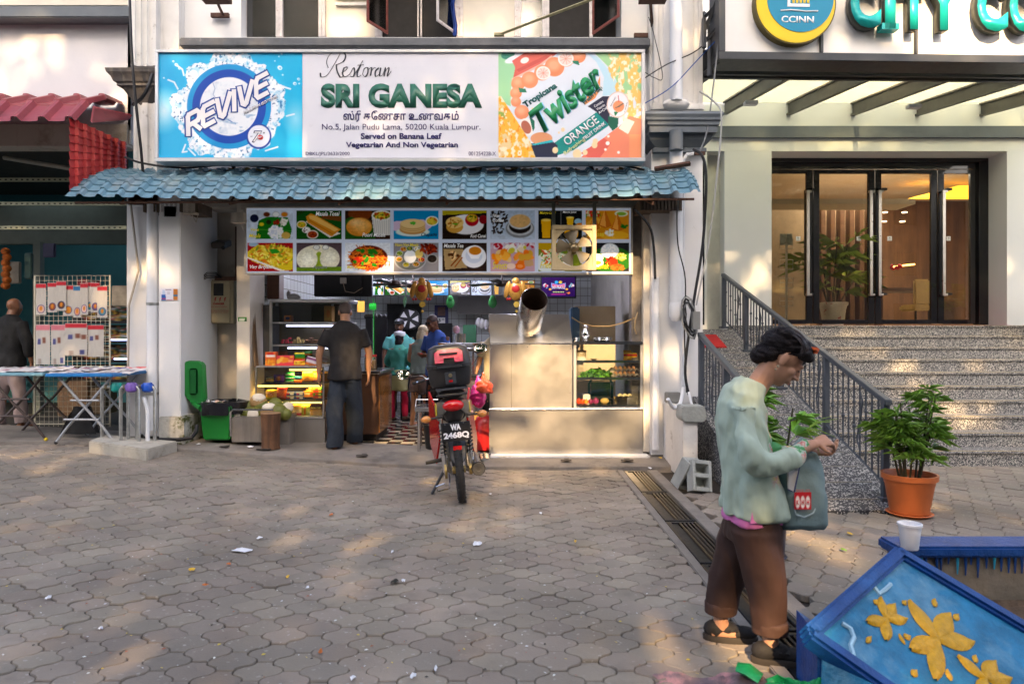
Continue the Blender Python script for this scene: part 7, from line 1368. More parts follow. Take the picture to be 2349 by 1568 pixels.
# ---- people in and around the shop
def b_std(h,shirt,pants,hair,lean=0,hp=-10,arms=None,voxs=.016,female=False,skirt=None,shoes=None,sleeve=.55,hairf=None,extra=None,legs=.075,stance=(.06,-.05),feet_bare=False):
 S=h/1.72
 def b(t,skin,vx):
  v=lambda x,y,z:Vector((x,y+math.tan(R(lean))*max(0,z-.95),z))*S
  hc=v(0,.07+math.sin(R(-hp))*.04,1.58);Rm=RX(hp);m=MB();head_mb(m,hc,S,Rm);limb(m,[v(0,.0,1.38),v(0,.02,1.46),v(0,.045,1.52)],[.07*S,.058*S,.056*S])
  sw=.165 if female else .195;torso(m,[(v(0,0,.85),.14*S,.1*S,0),(v(0,0,1.1),.13*S,.1*S,0),(v(0,0,1.4),.15*S,.09*S,0)])
  A=arms or{1:[(.27,.0,1.12),(.28,.05,.86)],-1:[(-.27,.0,1.12),(-.28,.05,.86)]}
  for s in(1,-1):
   e,w=v(*A[s][0]),v(*A[s][1]);limb(m,[v(s*sw,0,1.38),e,e.lerp(w,.5),w],[.052*S,.042*S,.034*S,.025*S]);d=(w-e).normalized();hand(m,w,d,(-s,.2,0)if d.z<-.5 else(-s*.6,-.2,.7),S*1.05,.5,thumb=s if d.z<-.5 else-s)
   y=stance[0 if s>0 else 1];limb(m,[v(s*.09,0,.88),v(s*.10,y*.5+.02,.48),v(s*.11,y,.10),v(s*.11,y,.05)],[.09*S,.06*S,.038*S,.036*S]);m.tube([v(s*.11,y-.06,.03),v(s*.11,y+.03,.035),v(s*.12,y+.17,.02)],[.03,.036,.026],10)
  objme('body',remeshed(m,vx,1),skin,t)
  m=MB();T0=m.T;m.T=Matrix.Translation(hc)@Rm@Matrix.Scale(S,4)
  if hairf:hairf(m)
  else:m.ell((0,-.022,.048),(.078,.092,.076),18);m.ell((0,-.06,.0),(.068,.05,.06),14)
  m.T=T0
  if hair:objme('hair',remeshed(m,.01,1),hair,t)
  m=MB();bw=.03 if female else 0
  torso(m,[(v(0,0,.81 if not female else .88),(.20-bw)*S,.165*S,0),(v(0,0,1.0),(.175-bw)*S,.13*S,0),(v(0,0,1.2),(.19-bw)*S,.13*S,0),(v(0,0,1.36),(.205-bw)*S,.115*S,0),(v(0,0,1.44),(.14-bw)*S,.08*S,0),(v(0,.015,1.485),.065*S,.06*S,0)])
  if sleeve:
   for s in(1,-1):e,w=v(*A[s][0]),v(*A[s][1]);p0=v(s*(sw-.02),0,1.385);p1=p0.lerp(e,min(1,sleeve*1.4));limb(m,[p0,p0.lerp(p1,.5),p1]+([e.lerp(w,.7)]if sleeve>.8 else[]),[.075*S,.074*S,.07*S]+([.055*S]if sleeve>.8 else[]),14)
  cloth('shirt',m,shirt,t,voxs,.03,6,1,2)
  m=MB();torso(m,[(v(0,0,.78),.17*S,.125*S,0),(v(0,0,.92),.15*S,.11*S,0)]);zl=pants[1]if isinstance(pants,tuple)else .07
  for s in(1,-1):y=stance[0 if s>0 else 1];m.skin([m.ring(v(s*x,yy,z),Vector((1,0,0)),Vector((0,1,0)),r*S,r*1.12*S,14)for x,yy,z,r in((.09,0,.84,.10),(.10,y*.5,.5,legs+.01),(.11,y*.8,max(.28,zl+.02),legs),(.112,y,zl,legs))])
  cloth('trousers',m,pants[0]if isinstance(pants,tuple)else pants,t,voxs,.035,6,4,2)
  for s in(1,-1):
   if shoes:y=stance[0 if s>0 else 1];m=MB();m.skin([m.ring(v(s*.115,y+.045,z),Vector((1,0,0)),Vector((0,1,0)),.048,.14,14)for z in(-.003,.02)]);m.tube([v(s*.115-.045,y+.06,.02),v(s*.115,y+.07,.06),v(s*.115+.045,y+.06,.02)],[(.004,.015)]*3,8);obj('sandal',m,shoes,t)
  if extra:extra(t,v,S,hc,Rm)
 return b
blk_t=mat('black_tshirt',(.005,.004,.005),.85,var=.1,bump=.6,bsc=7);jeans=mat('dark_blue_jeans',(.010,.016,.027),.8,var=.3,sc=7,dirt=((.035,.045,.06),.55,.8,4))
def man_x(t,v,S,hc,Rm):
 m=MB();m.lathe(v(-.275,.045,.90),[(.034,0),(.034,.025)],12);obj('wristwatch',m,dark,t)
person('man in black t-shirt and dark jeans with blue flip-flops facing the snack showcase',(PX(791,8.38),8.38,.1),R(12),b_std(1.83,blk_t,jeans,mat('cropped_hair',(.05,.035,.03),.8),6,-32,{1:[(.27,.03,1.13),(.27,.06,.88)],-1:[(-.28,.0,1.13),(-.29,.02,.88)]},.013,shoes=mat('blue_sandal',(.02,.22,.6),.5),extra=man_x,stance=(.10,-.2),legs=.095),sk_m,.011)
tealsh=mat('teal_uniform_shirt',(.05,.27,.20),.8,var=.1);khaki=mat('khaki_apron',(.40,.36,.15),.8)
def long_hair(m):m.ell((0,-.03,.03),(.085,.10,.09),16);m.ell((0,-.075,-.08),(.075,.05,.12),14);m.ell((0,-.08,-.16),(.06,.04,.08),12)
def wai(t,v,S,hc,Rm):
 m=MB();m.lathe(hc+Vector((0,-.01,.05*S)),[(.085,0),(.1,.03),(.09,.07),(.03,.085)],16);obj('white_cap',m,mat('white_cloth_cap',(.65,.65,.68),.8),t);m=MB();torso(m,[(v(0,0,.58),.19*S,.15*S,0),(v(0,0,.8),.195*S,.155*S,0),(v(0,0,.99),.17*S,.145*S,0)]);cloth('apron',m,khaki,t,.016,.02)
person('waitress in teal shirt, khaki apron, white cap and red trousers seen from behind',(PX(914,11.3),11.3,.1),R(-15),b_std(1.47,tealsh,mat('bright_red_trousers',(.55,.01,.05),.7),hair_b,0,0,{1:[(.25,.02,1.14),(.2,.16,1.02)],-1:[(-.25,.02,1.14),(-.2,.16,1.02)]},.016,True,sleeve=.9,hairf=long_hair,extra=wai,shoes=dark,legs=.062),sk_d,.014)
def cap_x(t,v,S,hc,Rm):
 m=MB();m.lathe(hc+Vector((0,0,.045*S)),[(.09,0),(.088,.05),(.05,.09),(0,.1)],16);m.ell(hc+Vector((0,.1,.05)),(.07,.07,.01),12);obj('black_cap',m,dark,t);m=MB();m.ell(hc+Vector((0,.105,-.045)),(.03,.01,.008),8);obj('moustache',m,hair_b,t)
 m=MB();torso(m,[(v(0,.02,.5),.17*S,.13*S,0),(v(0,.02,1.0),.165*S,.14*S,0),(v(0,.03,1.3),.09*S,.11*S,0)]);cloth('black_apron',m,mat('black_apron',(.015,.015,.03),.8),t,.018,.01)
person('cook in teal shirt, black apron and black cap facing the street',(PX(917,12.0),12.0,.1),R(182),b_std(1.70,mat('light_teal_shirt',(.12,.42,.38),.8),mat('dark_trousers',(.02,.02,.02),.8),hair_b,0,0,None,.018,extra=cap_x),sk_d,.014)
def blond(m):m.ell((0,-.02,.04),(.088,.10,.085),16);m.ell((0,-.065,-.07),(.08,.055,.13),14);m.ell((.05,-.02,-.08),(.035,.05,.12),12);m.ell((-.05,-.02,-.08),(.035,.05,.12),12)
person('blonde woman in grey green top and dark shorts beside the blue shirt man',(PX(962,10.6),10.6,.1),R(-28),b_std(1.58,mat('grey_green_top',(.22,.27,.22),.8),(mat('dark_grey_shorts',(.07,.05,.06),.8),.58),mat('blonde_hair',(.45,.36,.22),.55,var=.3,sc=30,bump=.6),3,-18,{1:[(.22,.03,1.12),(.1,.22,1.1)],-1:[(-.22,.02,1.12),(-.12,.2,1.1)]},.014,True,sleeve=0,hairf=blond,shoes=mat('pale_sneaker',(.5,.45,.45),.7),legs=.085),mat('skin_warm_tan',(.50,.24,.12),.5),.012)  # warm tan skin, one even colour, shared with the cook
def sung(t,v,S,hc,Rm):
 m=MB()
 for x in(-.03,.03):m.ell(hc+Rm@Vector((x,.078,.045)),(.026,.01,.015),10)
 m.tube([hc+Rm@Vector((.05,.07,.047)),hc+Rm@Vector((.077,0,.05))],.004,5);m.tube([hc+Rm@Vector((-.05,.07,.047)),hc+Rm@Vector((-.077,0,.05))],.004,5);obj('sunglasses',m,dark,t)
 u=Pic(100,30,24,8,'#274aa0');u.rect(4,3,96,16,'#b8b0a8');u.rect(20,20,80,27,'#c8b83a')
 m=MB();m.cbox(v(-.02,.32,1.13),(.07,.12,.012),RX(20));obj('phone',m,mat('red_phone',(.6,.03,.02),.4),t)
person('man in blue t-shirt with sunglasses on his forehead looking at a phone',(PX(1004,10.1),10.1,.1),R(140),b_std(1.72,mat('royal_blue_tshirt',(.04,.10,.38),.8),mat('dark_shorts',(.02,.02,.03),.8),mat('shaved_hair',(.05,.03,.025),.7),2,-28,{1:[(.25,.05,1.12),(.07,.28,1.12)],-1:[(-.25,.05,1.12),(-.09,.26,1.12)]},.014,extra=sung),mat('skin_deep',(.14,.055,.028),.4),.012)
person('cook in cream t-shirt standing behind the steel hood, only his arm showing',(PX(1136,9.8),9.8,.1),R(160),b_std(1.62,mat('cream_tshirt',(.48,.40,.26),.8),mat('dark_trousers'),hair_b,0,-10,{1:[(.26,.0,1.1),(.3,.1,.86)],-1:[(-.26,.0,1.1),(-.3,.1,.86)]},.018),mat('skin_warm_tan'),.014)
person('bald man in black shirt and grey trousers at the back of the newspaper tables',(PX(22,9.0),9.0,.27),R(-10),b_std(1.75,mat('plain_black_shirt',(.008,.008,.009),.8),mat('pale_grey_trousers',(.28,.22,.22),.8),None,0,-6,None,.018,sleeve=.9),mat('skin_bald',(.22,.10,.055),.35),.014)
# ---------------------------------------------------------------- the motorcycle, seen from behind; local x right, y forward, z up
mc=thing('motorcycle','red and black small motorcycle with a black top box parked facing the restaurant','motorcycle',(PX(1062,5.9),6.25,0),local=True);mc.location=(PX(1060,6.2),6.2,0);mc.rotation_euler=(0,R(-5.5),R(7))
rub=mat('tyre_rubber',(.018,.017,.016),.85,var=.3,sc=12,bump=.5,bsc=60);bpl=mat('black_satin_plastic',(.022,.022,.025),.35,var=.15,sc=9);gpl=mat('dark_grey_plastic_body',(.05,.055,.065),.4);redp=mat('red_bike_paint',(.50,.008,.012),.22,coat=.5);chrome=mat('chrome',(.7,.7,.7),.12,1.);mtl=mat('oily_metal',(.22,.2,.17),.4,.8,var=.3,sc=20);redl=mat('red_lens',(.45,.005,.008),.12,coat=.6);gld=mat('gold_metal',(.4,.3,.12),.4,.8)
def wheel(y0,name='wheel'):
 m=MB();m.tube([(0,y0+.255*math.cos(a),.29+.255*math.sin(a))for a in np.linspace(0,2*PI,33)[:-1]],[(.036,.05)]*32,12,closed=True);w=obj(name,m,rub,mc)
 m=MB();m.tube([(0,y0+.215*math.cos(a),.29+.215*math.sin(a))for a in np.linspace(0,2*PI,33)[:-1]],.018,8,closed=True);m.cyl((-.06,y0,.29),.035,.12,12,axis=(1,0,0));obj('rim',m,gld,w)
 for k in range(5):a=k*1.257;m=MB();m.tube([(0,y0+.03*math.cos(a),.29+.03*math.sin(a)),(0,y0+.21*math.cos(a),.29+.21*math.sin(a))],.012,6);obj('spoke',m,gld,w)
 for k in range(28):
  a=k*2*PI/28;m=MB()
 tm_=MB()
 for k in range(26):
  a=k*2*PI/26
  for s in(-1,1):c=Vector((s*.022,y0+.292*math.cos(a+s*.06),.29+.292*math.sin(a+s*.06)));tm_.cbox(c,(.030,.012,.006),Matrix.Rotation(PI/2-a,4,'X')@Matrix.Rotation(s*.5,4,'Z'))
 o=obj('tread_blocks',tm_,rub,w);o['kind']='stuff'
wheel(0);wheel(1.24,'front_wheel')
m=MB();m.prism([(-.07,.0,.72),(.07,.0,.72),(.082,-.10,.60),(.07,-.17,.42),(.045,-.18,.38),(-.045,-.18,.38),(-.07,-.17,.42),(-.082,-.10,.60)],(0,.05,.0));obj('rear_mudguard',m,gpl,mc,bevel=.008)
m=MB();m.cbox((.0,-.205,.52),(.075,.014,.035));obj('reflector',m,mat('red_reflector',(.6,.01,.01),.2),mc)
m=MB();m.cbox((0,-.215,.665),(.255,.008,.165),RX(-8));pl2=obj('number_plate',m,mat('plate_black',(.012,.012,.014),.35),mc,bevel=.003)
def platetext(s,x0,x1,z0,z1):
 o=text(s,wht,None,(CX-50,CY-50,CX+50,CY+50),1.,bold=.05,ext=0);me=o.data;bpy.data.objects.remove(o);v=np.empty(len(me.vertices)*3);me.vertices.foreach_get('co',v);v=v.reshape(-1,3)
 for a_,p0,p1 in((0,x0,x1),(2,z0,z1)):lo,hi=v[:,a_].min(),v[:,a_].max();v[:,a_]=(v[:,a_]-lo)/(hi-lo)*(p1-p0)+p0
 v[:,1]=-.2215+(v[:,2]-.665)*.14;me.vertices.foreach_set('co',v.ravel());link('plate_lettering',me,pl2)
platetext('WA',-.045,.045,.678,.733);platetext('2468Q',-.112,.112,.602,.664)
for x in(-.09,.07):m=MB();m.ell((x,-.232,.738),.006,8);obj('plate_bolt',m,chrome,pl2)
m=MB();torso(m,[((0,-.02,.74),.07,.06,0),((0,-.0,.80),.10,.12,0),((0,.03,.87),.125,.17,0),((0,.06,.93),.11,.17,0)]);m.tube([(0,.1,.80),(0,.5,.78),(0,.8,.80)],[(.10,.13),(.09,.11),(.08,.06)],14);objme('tail_body',remeshed(m,.012,2),bpl,mc)
for s in(-1,1):
 m=MB();m.tube([(s*.075,-.13,.88),(s*.125,-.02,.85),(s*.15,.2,.80),(s*.14,.5,.74)],[(.045,.012),(.07,.018),(.08,.018),(.05,.012)],10);obj('side_cowl',m,mat('olive_grey_cowl',(.10,.10,.09),.3,coat=.3),mc)
 m=MB();m.prism([(s*.145,.03,.89),(s*.155,.10,.90),(s*.158,.08,.78),(s*.15,.0,.80)],(s*.006,0,0));obj('yellow_decal',m,mat('yellow_decal',(.65,.5,.02),.4),mc)
 m=MB();m.prism([(s*.13,.45,.78),(s*.20,.95,.95),(s*.23,1.0,.40),(s*.19,.75,.22),(s*.13,.5,.5)],(s*.02,0,0));obj('leg_shield',m,redp,mc,bevel=.008)
 m=MB();m.tube([(s*.12,.0,.30),(s*.125,-.01,.72)],.018,8);m.tube([(s*.12,-.0,.28),(s*.12,-.0,.44)],.028,10);sh2=obj('shock_absorber',m,chrome,mc);m=MB();n=60;m.tube([(s*.122+.027*math.cos(k*.75),.027*math.sin(k*.75)-.005,.44+.24*k/n)for k in range(n)],.0055,5);obj('coil_spring',m,dark,sh2)
 m=MB();m.tube([(s*.1,-.08,.79),(s*.22,-.10,.785)],.010,8);ind=obj('indicator_stalk',m,bpl,mc);m=MB();m.ell((s*.25,-.11,.785),(.045,.035,.033),14);obj('indicator',m,mat('amber_clear_lens',(.55,.22,.05),.1,coat=.6),ind)
 m=MB();m.tube([(s*.14,.42,.32),(s*.30,.40,.31)],[.02,.017],10);obj('footpeg',m,rub,mc);m=MB();m.tube([(s*.08,-.03,.285),(s*.10,.5,.33)],.02,6);obj('swingarm',m,mtl,mc)
m=MB();m.ell((0,-.125,.885),(.098,.05,.052),18);obj('tail_light',m,redl,mc)
m=MB();m.tube([(0,.02,.98),(0,.3,1.0),(0,.6,.97),(0,.78,1.0)],[(.045,.12),(.05,.14),(.045,.13),(.02,.08)],16,up=(0,0,1));obj('seat',m,mat('black_seat_vinyl',(.02,.02,.022),.45,bump=.2),mc)
m=MB();m.tube([(-.13,.1,.96),(-.13,-.09,.98),(.13,-.09,.98),(.13,.1,.96)],.012,8);m.cbox((0,.0,1.035),(.28,.28,.015));obj('rear_rack',m,gpl,mc)
bx_=thing  # top box
def rbox(c,sx,sy,sz,r,taper=.0):m=MB();cx,cy,cz=c;m.skin([m.ring(Vector((cx,cy,cz+z)),Vector((1,0,0)),Vector((0,1,0)),sx/2*k,sy/2*k,28,.42)for z,k in((-sz/2,.84+taper*0),(-sz/2+.02,.92),(0,.97),(sz/2,1.))]);return m
obj('top_box_base',rbox((0,.06,1.135),.40,.36,.17,0),bpl,mc)
m=MB();m.skin([m.ring(Vector((0,.06,z)),Vector((1,0,0)),Vector((0,1,0)),.2*k,.18*k,28,.42)for z,k in((1.222,1.03),(1.25,1.03),(1.255,1.0),(1.34,.96),(1.40,.86),(1.425,.6),(1.43,.2))]);lid=obj('top_box_lid',m,bpl,mc)
m=MB();m.prism([(-.125,-.132,1.27),(-.05,-.137,1.27),(-.045,-.135,1.31),(.045,-.135,1.31),(.05,-.137,1.27),(.125,-.132,1.27),(.125,-.122,1.36),(.09,-.105,1.385),(-.09,-.105,1.385),(-.125,-.122,1.36)],(0,.04,0));obj('red_lid_panel',m,mat('pink_red_lens',(.55,.02,.08),.15,coat=.6),lid)
m=MB();m.cbox((0,-.135,1.348),(.16,.01,.016));m.cbox((0,-.15,1.235),(.22,.012,.018));obj('silver_strip',m,chrome,lid);m=MB();m.cbox((0,-.125,1.13),(.10,.02,.11));lk=obj('lock_plate',m,gpl,mc,bevel=.006);m=MB();m.cyl((0,-.135,1.155),.017,.01,14,axis=(0,-1,0));obj('lock',m,mat('brass_lock',(.6,.5,.3),.3,.9),lk);m=MB();m.cbox((0,-.138,1.105),(.034,.01,.018));obj('red_tab',m,redl,lk)
m=MB();m.tube([(.17,-.12,.30),(.18,.2,.30),(.16,.55,.30),(.1,.8,.35)],[.062,.062,.05,.022],16);ex=obj('exhaust',m,mat('dull_black_exhaust',(.05,.045,.04),.5,.6),mc);m=MB();m.lathe((.17,-.118,.30),[(.055,0),(.055,.02),(.022,.02),(.022,.006),(0,.006)],18,axis=(0,-1,0));obj('exhaust_tip',m,mtl,ex);m=MB();m.tube([(.235,-.05,.36),(.25,.2,.36)],[(.015,.045)]*2,8);obj('heat_shield',m,chrome,ex)
m=MB();m.cbox((0,.62,.42),(.2,.34,.26));m.cyl((-.12,.62,.42),.10,.24,18,axis=(1,0,0));m.tube([(0,.2,.7),(0,.6,.62),(0,.95,.8)],.035,8);obj('engine',m,mtl,mc,bevel=.01)
m=MB();m.tube([(-.09,.12,.27),(-.12,-.02,.27),(-.12,-.09,.28)],.01,6);m.cyl((-.11,0,.29),.07,.02,20,axis=(-1,0,0));m.cyl((.09,0,.29),.055,.03,16,axis=(1,0,0));obj('chain_sprocket',m,gld,mc)
m=MB();m.tube([(-.10,.45,.26),(-.27,.30,.03)],.014,8);m.cbox((-.275,.295,.02),(.07,.05,.012));obj('side_stand',m,bpl,mc);m=MB();m.tube([(-.08,.36,.22),(-.10,.22,.08),(-.21,.20,.07),(-.22,.17,.12),(-.14,.17,.14)],.009,6);obj('centre_stand',m,chrome,mc)
m=MB();m.tube([(0,1.24,.29),(0,1.08,.75),(0,.98,1.02)],.03,8);obj('fork',m,mtl,mc);m=MB();m.tube([(-.33,.80,1.06),(-.2,.92,1.08),(0,.97,1.07),(.2,.92,1.08),(.33,.80,1.06)],.012,8);hb_=obj('handlebar',m,chrome,mc)
for s in(-1,1):
 m=MB();m.tube([(s*.24,.87,1.07),(s*.36,.79,1.055)],.017,10);obj('grip',m,rub,hb_);m=MB();m.tube([(s*.22,.88,1.08),(s*.26,.86,1.16 if s>0 else 1.12),(s*(.33 if s>0 else .40),.84,1.27 if s>0 else 1.13)],.006,6);mi=obj('mirror_stalk',m,chrome,mc)
 c=Vector((.36,.83,1.34))if s>0 else Vector((-.45,.83,1.15));m=MB();m.ell(c,(.075,.03,.05),18,Matrix.Rotation(-.3*s,4,'Y'));obj('mirror_shell',m,bpl,mi);m=MB();m.lathe(c+Vector((0,-.022,0)),[(.058,0),(.056,.012),(0,.013)],20,axis=(0,-1,.25),sx=1.15,sy=.8);obj('mirror_glass',m,mat('mirror',(.9,.9,.9),.02,1.,var=0),mi)
m=MB();m.cbox((0,.95,.98),(.2,.16,.14));obj('front_cowl',m,redp,mc,bevel=.03);m=MB();m.tube([(0,1.24+.32*math.cos(a),.29+.33*math.sin(a))for a in np.linspace(.3,2.6,10)],[(.015,.07)]*10,10);obj('front_mudguard',m,redp,mc)
# carrier bags on the handlebar
def bagmesh(c,w,h,dp,lean,seed):
 m=MB();c=Vector(c);m.skin([m.ring(c+Vector((lean*(1-t),0,h*t)),Vector((1,0,0)),Vector((0,1,0)),w*k,dp*k,20)for t,k in((0,.35),(.05,.8),(.25,1.),(.5,.85),(.75,.45),(.92,.18),(1,.12))]);return m
bgm=mat('pink_carrier_plastic',(.80,.03,.25),.3,bump=.5,bsc=25,coat=.3);bom=mat('orange_carrier_plastic',(.85,.13,.06),.3,bump=.5,bsc=25,coat=.3)
b1=thing('carrier_bag','bright pink plastic carrier bag hanging from the right handlebar of the motorcycle','bag',tuple(P(1097,900,6.7)));cloth('bag_body',bagmesh(P(1095,931,6.75),.085,.30,.07,.01,1),bgm,b1,.007,.05,20,3,1)
b2=thing('carrier_bag','orange red plastic carrier bag tilted outward above the pink one','bag',tuple(P(1112,880,6.7)));cloth('bag_body',bagmesh(P(1108,902,6.6),.075,.20,.06,.03,2),bom,b2,.007,.05,22,7,1)
# ---------------------------------------------------------------- railings by the ramp
rlm=mat('grey_railing_paint',(.075,.085,.10),.45,.2,var=.08)
def railing(x,d0,z0,d1,z1,dn,zn,label,posts,nb,foot=lambda d:max(0,.01+(d-5.84)*.3412)):
 t=thing('railing',label,'railing',(x,(d0+d1)/2,0),'ramp railings');tz=lambda d:z0+(d-d0)*(z1-z0)/(d1-d0)
 m=MB();m.prism([(x-.032,d0-.06,tz(d0-.06)-.05),(x+.032,d0-.06,tz(d0-.06)-.05),(x+.032,d0-.06,tz(d0-.06)),(x-.032,d0-.06,tz(d0-.06))],(0,d1-d0+.1,tz(d1+.04)-tz(d0-.06)));obj('handrail',m,rlm,t,bevel=.006)
 lo=lambda d:foot(d)+.12;m=MB();m.tube([(x,d0,lo(d0)),(x,d1,lo(d1))],.014,4);obj('bottom_rail',m,rlm,t)
 for d in posts:m=MB();m.box((x-.028,d-.028,foot(d)),(x+.028,d+.028,tz(d)-.04));m.box((x-.06,d-.06,foot(d)-.02),(x+.06,d+.06,foot(d)+.012));obj('post',m,rlm,t,bevel=.003)
 mb_={}
 for k in range(1,nb):
  d=d0+(d1-d0)*k/nb
  if min(abs(d-p)for p in posts)<.05:continue
  a,b=lo(d),tz(d)-.04;m=MB();m.tube([(x,d,a),(x,d,b)],.0095,6)
  if k%8==4:  # scroll work
   c=[];
   for q in np.linspace(0,1,22):c.append((x,d+.045*math.sin(q*2*PI)*(1-.25*math.cos(q*6*PI)),a+.08+(b-a-.16)*q))
   m.tube(c,.009,5);m.tube([(x,d+.04*math.cos(q)*q/7,a+.22+.04*math.sin(q)*q/7)for q in np.linspace(1,7,14)],.006,5);m.tube([(x,d-.04*math.cos(q)*q/7,b-.2+.04*math.sin(q)*q/7)for q in np.linspace(1,7,14)],.006,5);obj('scroll_bar',m,rlm,t)
  else:
   if k%2:[m.ell((x,d,a+(b-a)*f),(.018,.018,.022),8)for f in(.36,.68)]
   obj('baluster',m,rlm,t)
railing(3.29,6.02,.96,10.6,2.46,0,0,'long grey railing with scrollwork between the ramp and the stairs',[6.02,7.15,8.35,9.6,10.6],42)
railing(2.16,6.0,.95,7.8,1.53,0,0,'short grey railing on the ramp side next to the white plinth',[6.0,6.9,7.8],16)
# ---------------------------------------------------------------- potted palms and plants
def palm(loc,pot,label,hgt,nst,spread,nl,L,seed,leafm,cat='plant',potr=.20,poth=.30,saucer=True,w=.026):
 t=thing('potted_plant',label,cat,loc);q=random.Random(seed);x,y,z=loc
 if pot:
  m=MB();r=potr;m.lathe((x,y,z+.02),[(r*.66,0),(r*.72,.01),(r*.9,poth*.72),(r*.92,poth*.74),(r*.96,poth*.86),(r*1.04,poth*.87),(r*1.05,poth),(r*.97,poth),(r*.9,poth*.85),(0,poth*.82)],30);obj('pot',m,pot,t)
  if saucer:m=MB();m.lathe((x,y,z),[(r*.7,0),(r*.88,.025),(r*.84,.03),(r*.6,.012),(0,.012)],28);obj('saucer',m,pot,t)
 z0=z+poth
 for s in range(nst):
  a=q.uniform(0,6.28);b=Vector((x+.07*math.cos(a),y+.07*math.sin(a),z0-.05));h=hgt*q.uniform(.35,1);tip=b+Vector((spread*.45*math.cos(a)*q.uniform(.2,1),spread*.45*math.sin(a),h));m=MB();m.tube([b,b.lerp(tip,.5)+Vector((0,0,.03)),tip],[.010,.008,.005],6);obj('stem',m,mat('plant_cane',(.05,.045,.02),.7),t)
  for j in range(nl):
   c=b.lerp(tip,q.uniform(.45,1));aa=q.uniform(0,6.28);dv=Vector((math.cos(aa),math.sin(aa),q.uniform(.1,.9))).normalized();e=c+dv*L*.55
   lm_=MB();lm_.tube([c,e],.003,4)
   for f in range(8):
    an=aa+(f-3.5)*.34;d=Vector((math.cos(an),math.sin(an),.45+q.uniform(-.6,.4))).normalized();ll=L*q.uniform(.7,1.05);sd_=d.cross(Vector((0,0,1))).normalized()*w;p1=e+d*ll*.5;p2=e+d*ll+Vector((0,0,-ll*.28))
    lm_.poly([e,p1+sd_,p2]);lm_.poly([e,p2,p1-sd_+Vector((0,0,.006))])
   obj('frond',lm_,leafm,t,fixn=False,smooth=False)
 return t
lf=mat('palm_leaf_green',(.15,.29,.035),.4,var=.35,sc=5,objrand=.35);lf2=mat('yellow_green_leaf',(.14,.30,.03),.45,var=.3,sc=6,objrand=.3)
palm((PX(2086,5.72),5.72,0),mat('terracotta_plastic_pot',(.46,.115,.028),.45,var=.12,sc=4),'lush potted lady palm in an orange terracotta pot at the foot of the stair railing',.80,15,.32,7,.165,11,lf,poth=.33,potr=.205,w=.0115)
palm((PX(1768,4.6),4.6,0),mat('dark_glazed_pot',(.02,.02,.05),.3),'yellow green potted plant half hidden behind the woman',.75,6,.34,5,.16,4,lf2,poth=.42,potr=.12)
palm((8.35,9.95,1.5),mat('dark_glazed_pot'),'dark green broad leaved plant entering at the right edge beside the hotel doorway',.7,4,.6,4,.32,5,lf,poth=.3,w=.035)
palm((PX(1911,11.9),11.9,1.64),mat('white_flower_pot',(.75,.72,.66),.3,dirt=((.45,.03,.06),.58,.62,9)),'tall areca palm in a white pot painted with flowers behind the glass door',1.3,9,.8,3,.45,6,mat('areca_leaf',(.22,.28,.05),.5,objrand=.3),poth=.42,potr=.23,w=.012)
m=MB();
t=thing('brochure_stand','white wire brochure stand with pockets behind the leftmost glass door','stand',(PX(1804,11.8),11.8,1.64));wm_=mat('white_wire',(.7,.68,.6),.4);m=MB();m.tube([P(1804,738,11.8),P(1804,540,11.8)],.02,8);obj('pole',m,wm_,t)
for Y in(548,596,638,680):
 m=MB();m.tube([P(1789,Y,11.75),P(1789,Y+22,11.7),P(1819,Y+22,11.7),P(1819,Y,11.75)],.007,5,closed=True);m.tube([P(1804,Y,11.72),P(1804,Y+22,11.7)],.006,5);m.tube([P(1789,Y+10,11.72),P(1819,Y+10,11.72)],.006,5);p_=obj('wire_pocket',m,wm_,t)
m=MB();bxp(m,1790,536,1803,562,11.74,11.76);bxp(m,1805,536,1818,562,11.74,11.76);obj('brochure',m,mat('pale_brochure',(.5,.52,.46),.6,var=.4,sc=20),t)
t=thing('lounge_chair','cream armchair inside the hotel lobby behind the third glass door','chair',(PX(2118,13),13,1.64));m=MB();bxp(m,2098,640,2135,700,13,13.08);obj('backrest',m,mat('cream_leather',(.45,.32,.14),.5),t,bevel=.03);m=MB();bxp(m,2096,698,2137,712,12.8,13.3);obj('seat',m,mat('cream_leather'),t,bevel=.03)
for X in(2100,2131):m=MB();bxp(m,X,712,X+3,742,12.9,12.93);obj('leg',m,dark,t)
m=MB();q=random.Random(1)
for k in range(12):m.ell(P(2056+q.uniform(-12,12),613+q.uniform(-4,4),13),(.03,.03,.03),8)
o=solo('red_flowers',m,mat('red_flower',(.55,.02,.02),.6),'bunch of red flowers inside the lobby behind the third glass door','flowers');o['kind']='stuff'
m=MB();bxp(m,2010,660,2140,668,13.6,14.2);bxp(m,2150,690,2190,742,13,13.3);solo('lobby_table',m,mat('dark_brown_laminate'),'dark lobby table under the red flowers','table')
# ---------------------------------------------------------------- painted planter, cup and tarpaulins in the foreground
dblue=mat('cobalt_planter_paint',(.004,.055,.23),.45,var=.3,sc=9,bump=.7,bsc=45);sky_=mat('sky_blue_paint',(.012,.17,.33),.5,var=.45,sc=7,bump=1.,bsc=28,dirt=((.16,.33,.44),.52,.72,2.6));gpaint=mat('gold_paint',(.66,.34,.008),.38,.2,var=.25,sc=25,bump=.8,bsc=60)
pt=thing('painted_planter','big blue concrete planter with raised gold flowers in the right foreground','planter',tuple(P(2200,1568,2.6)))
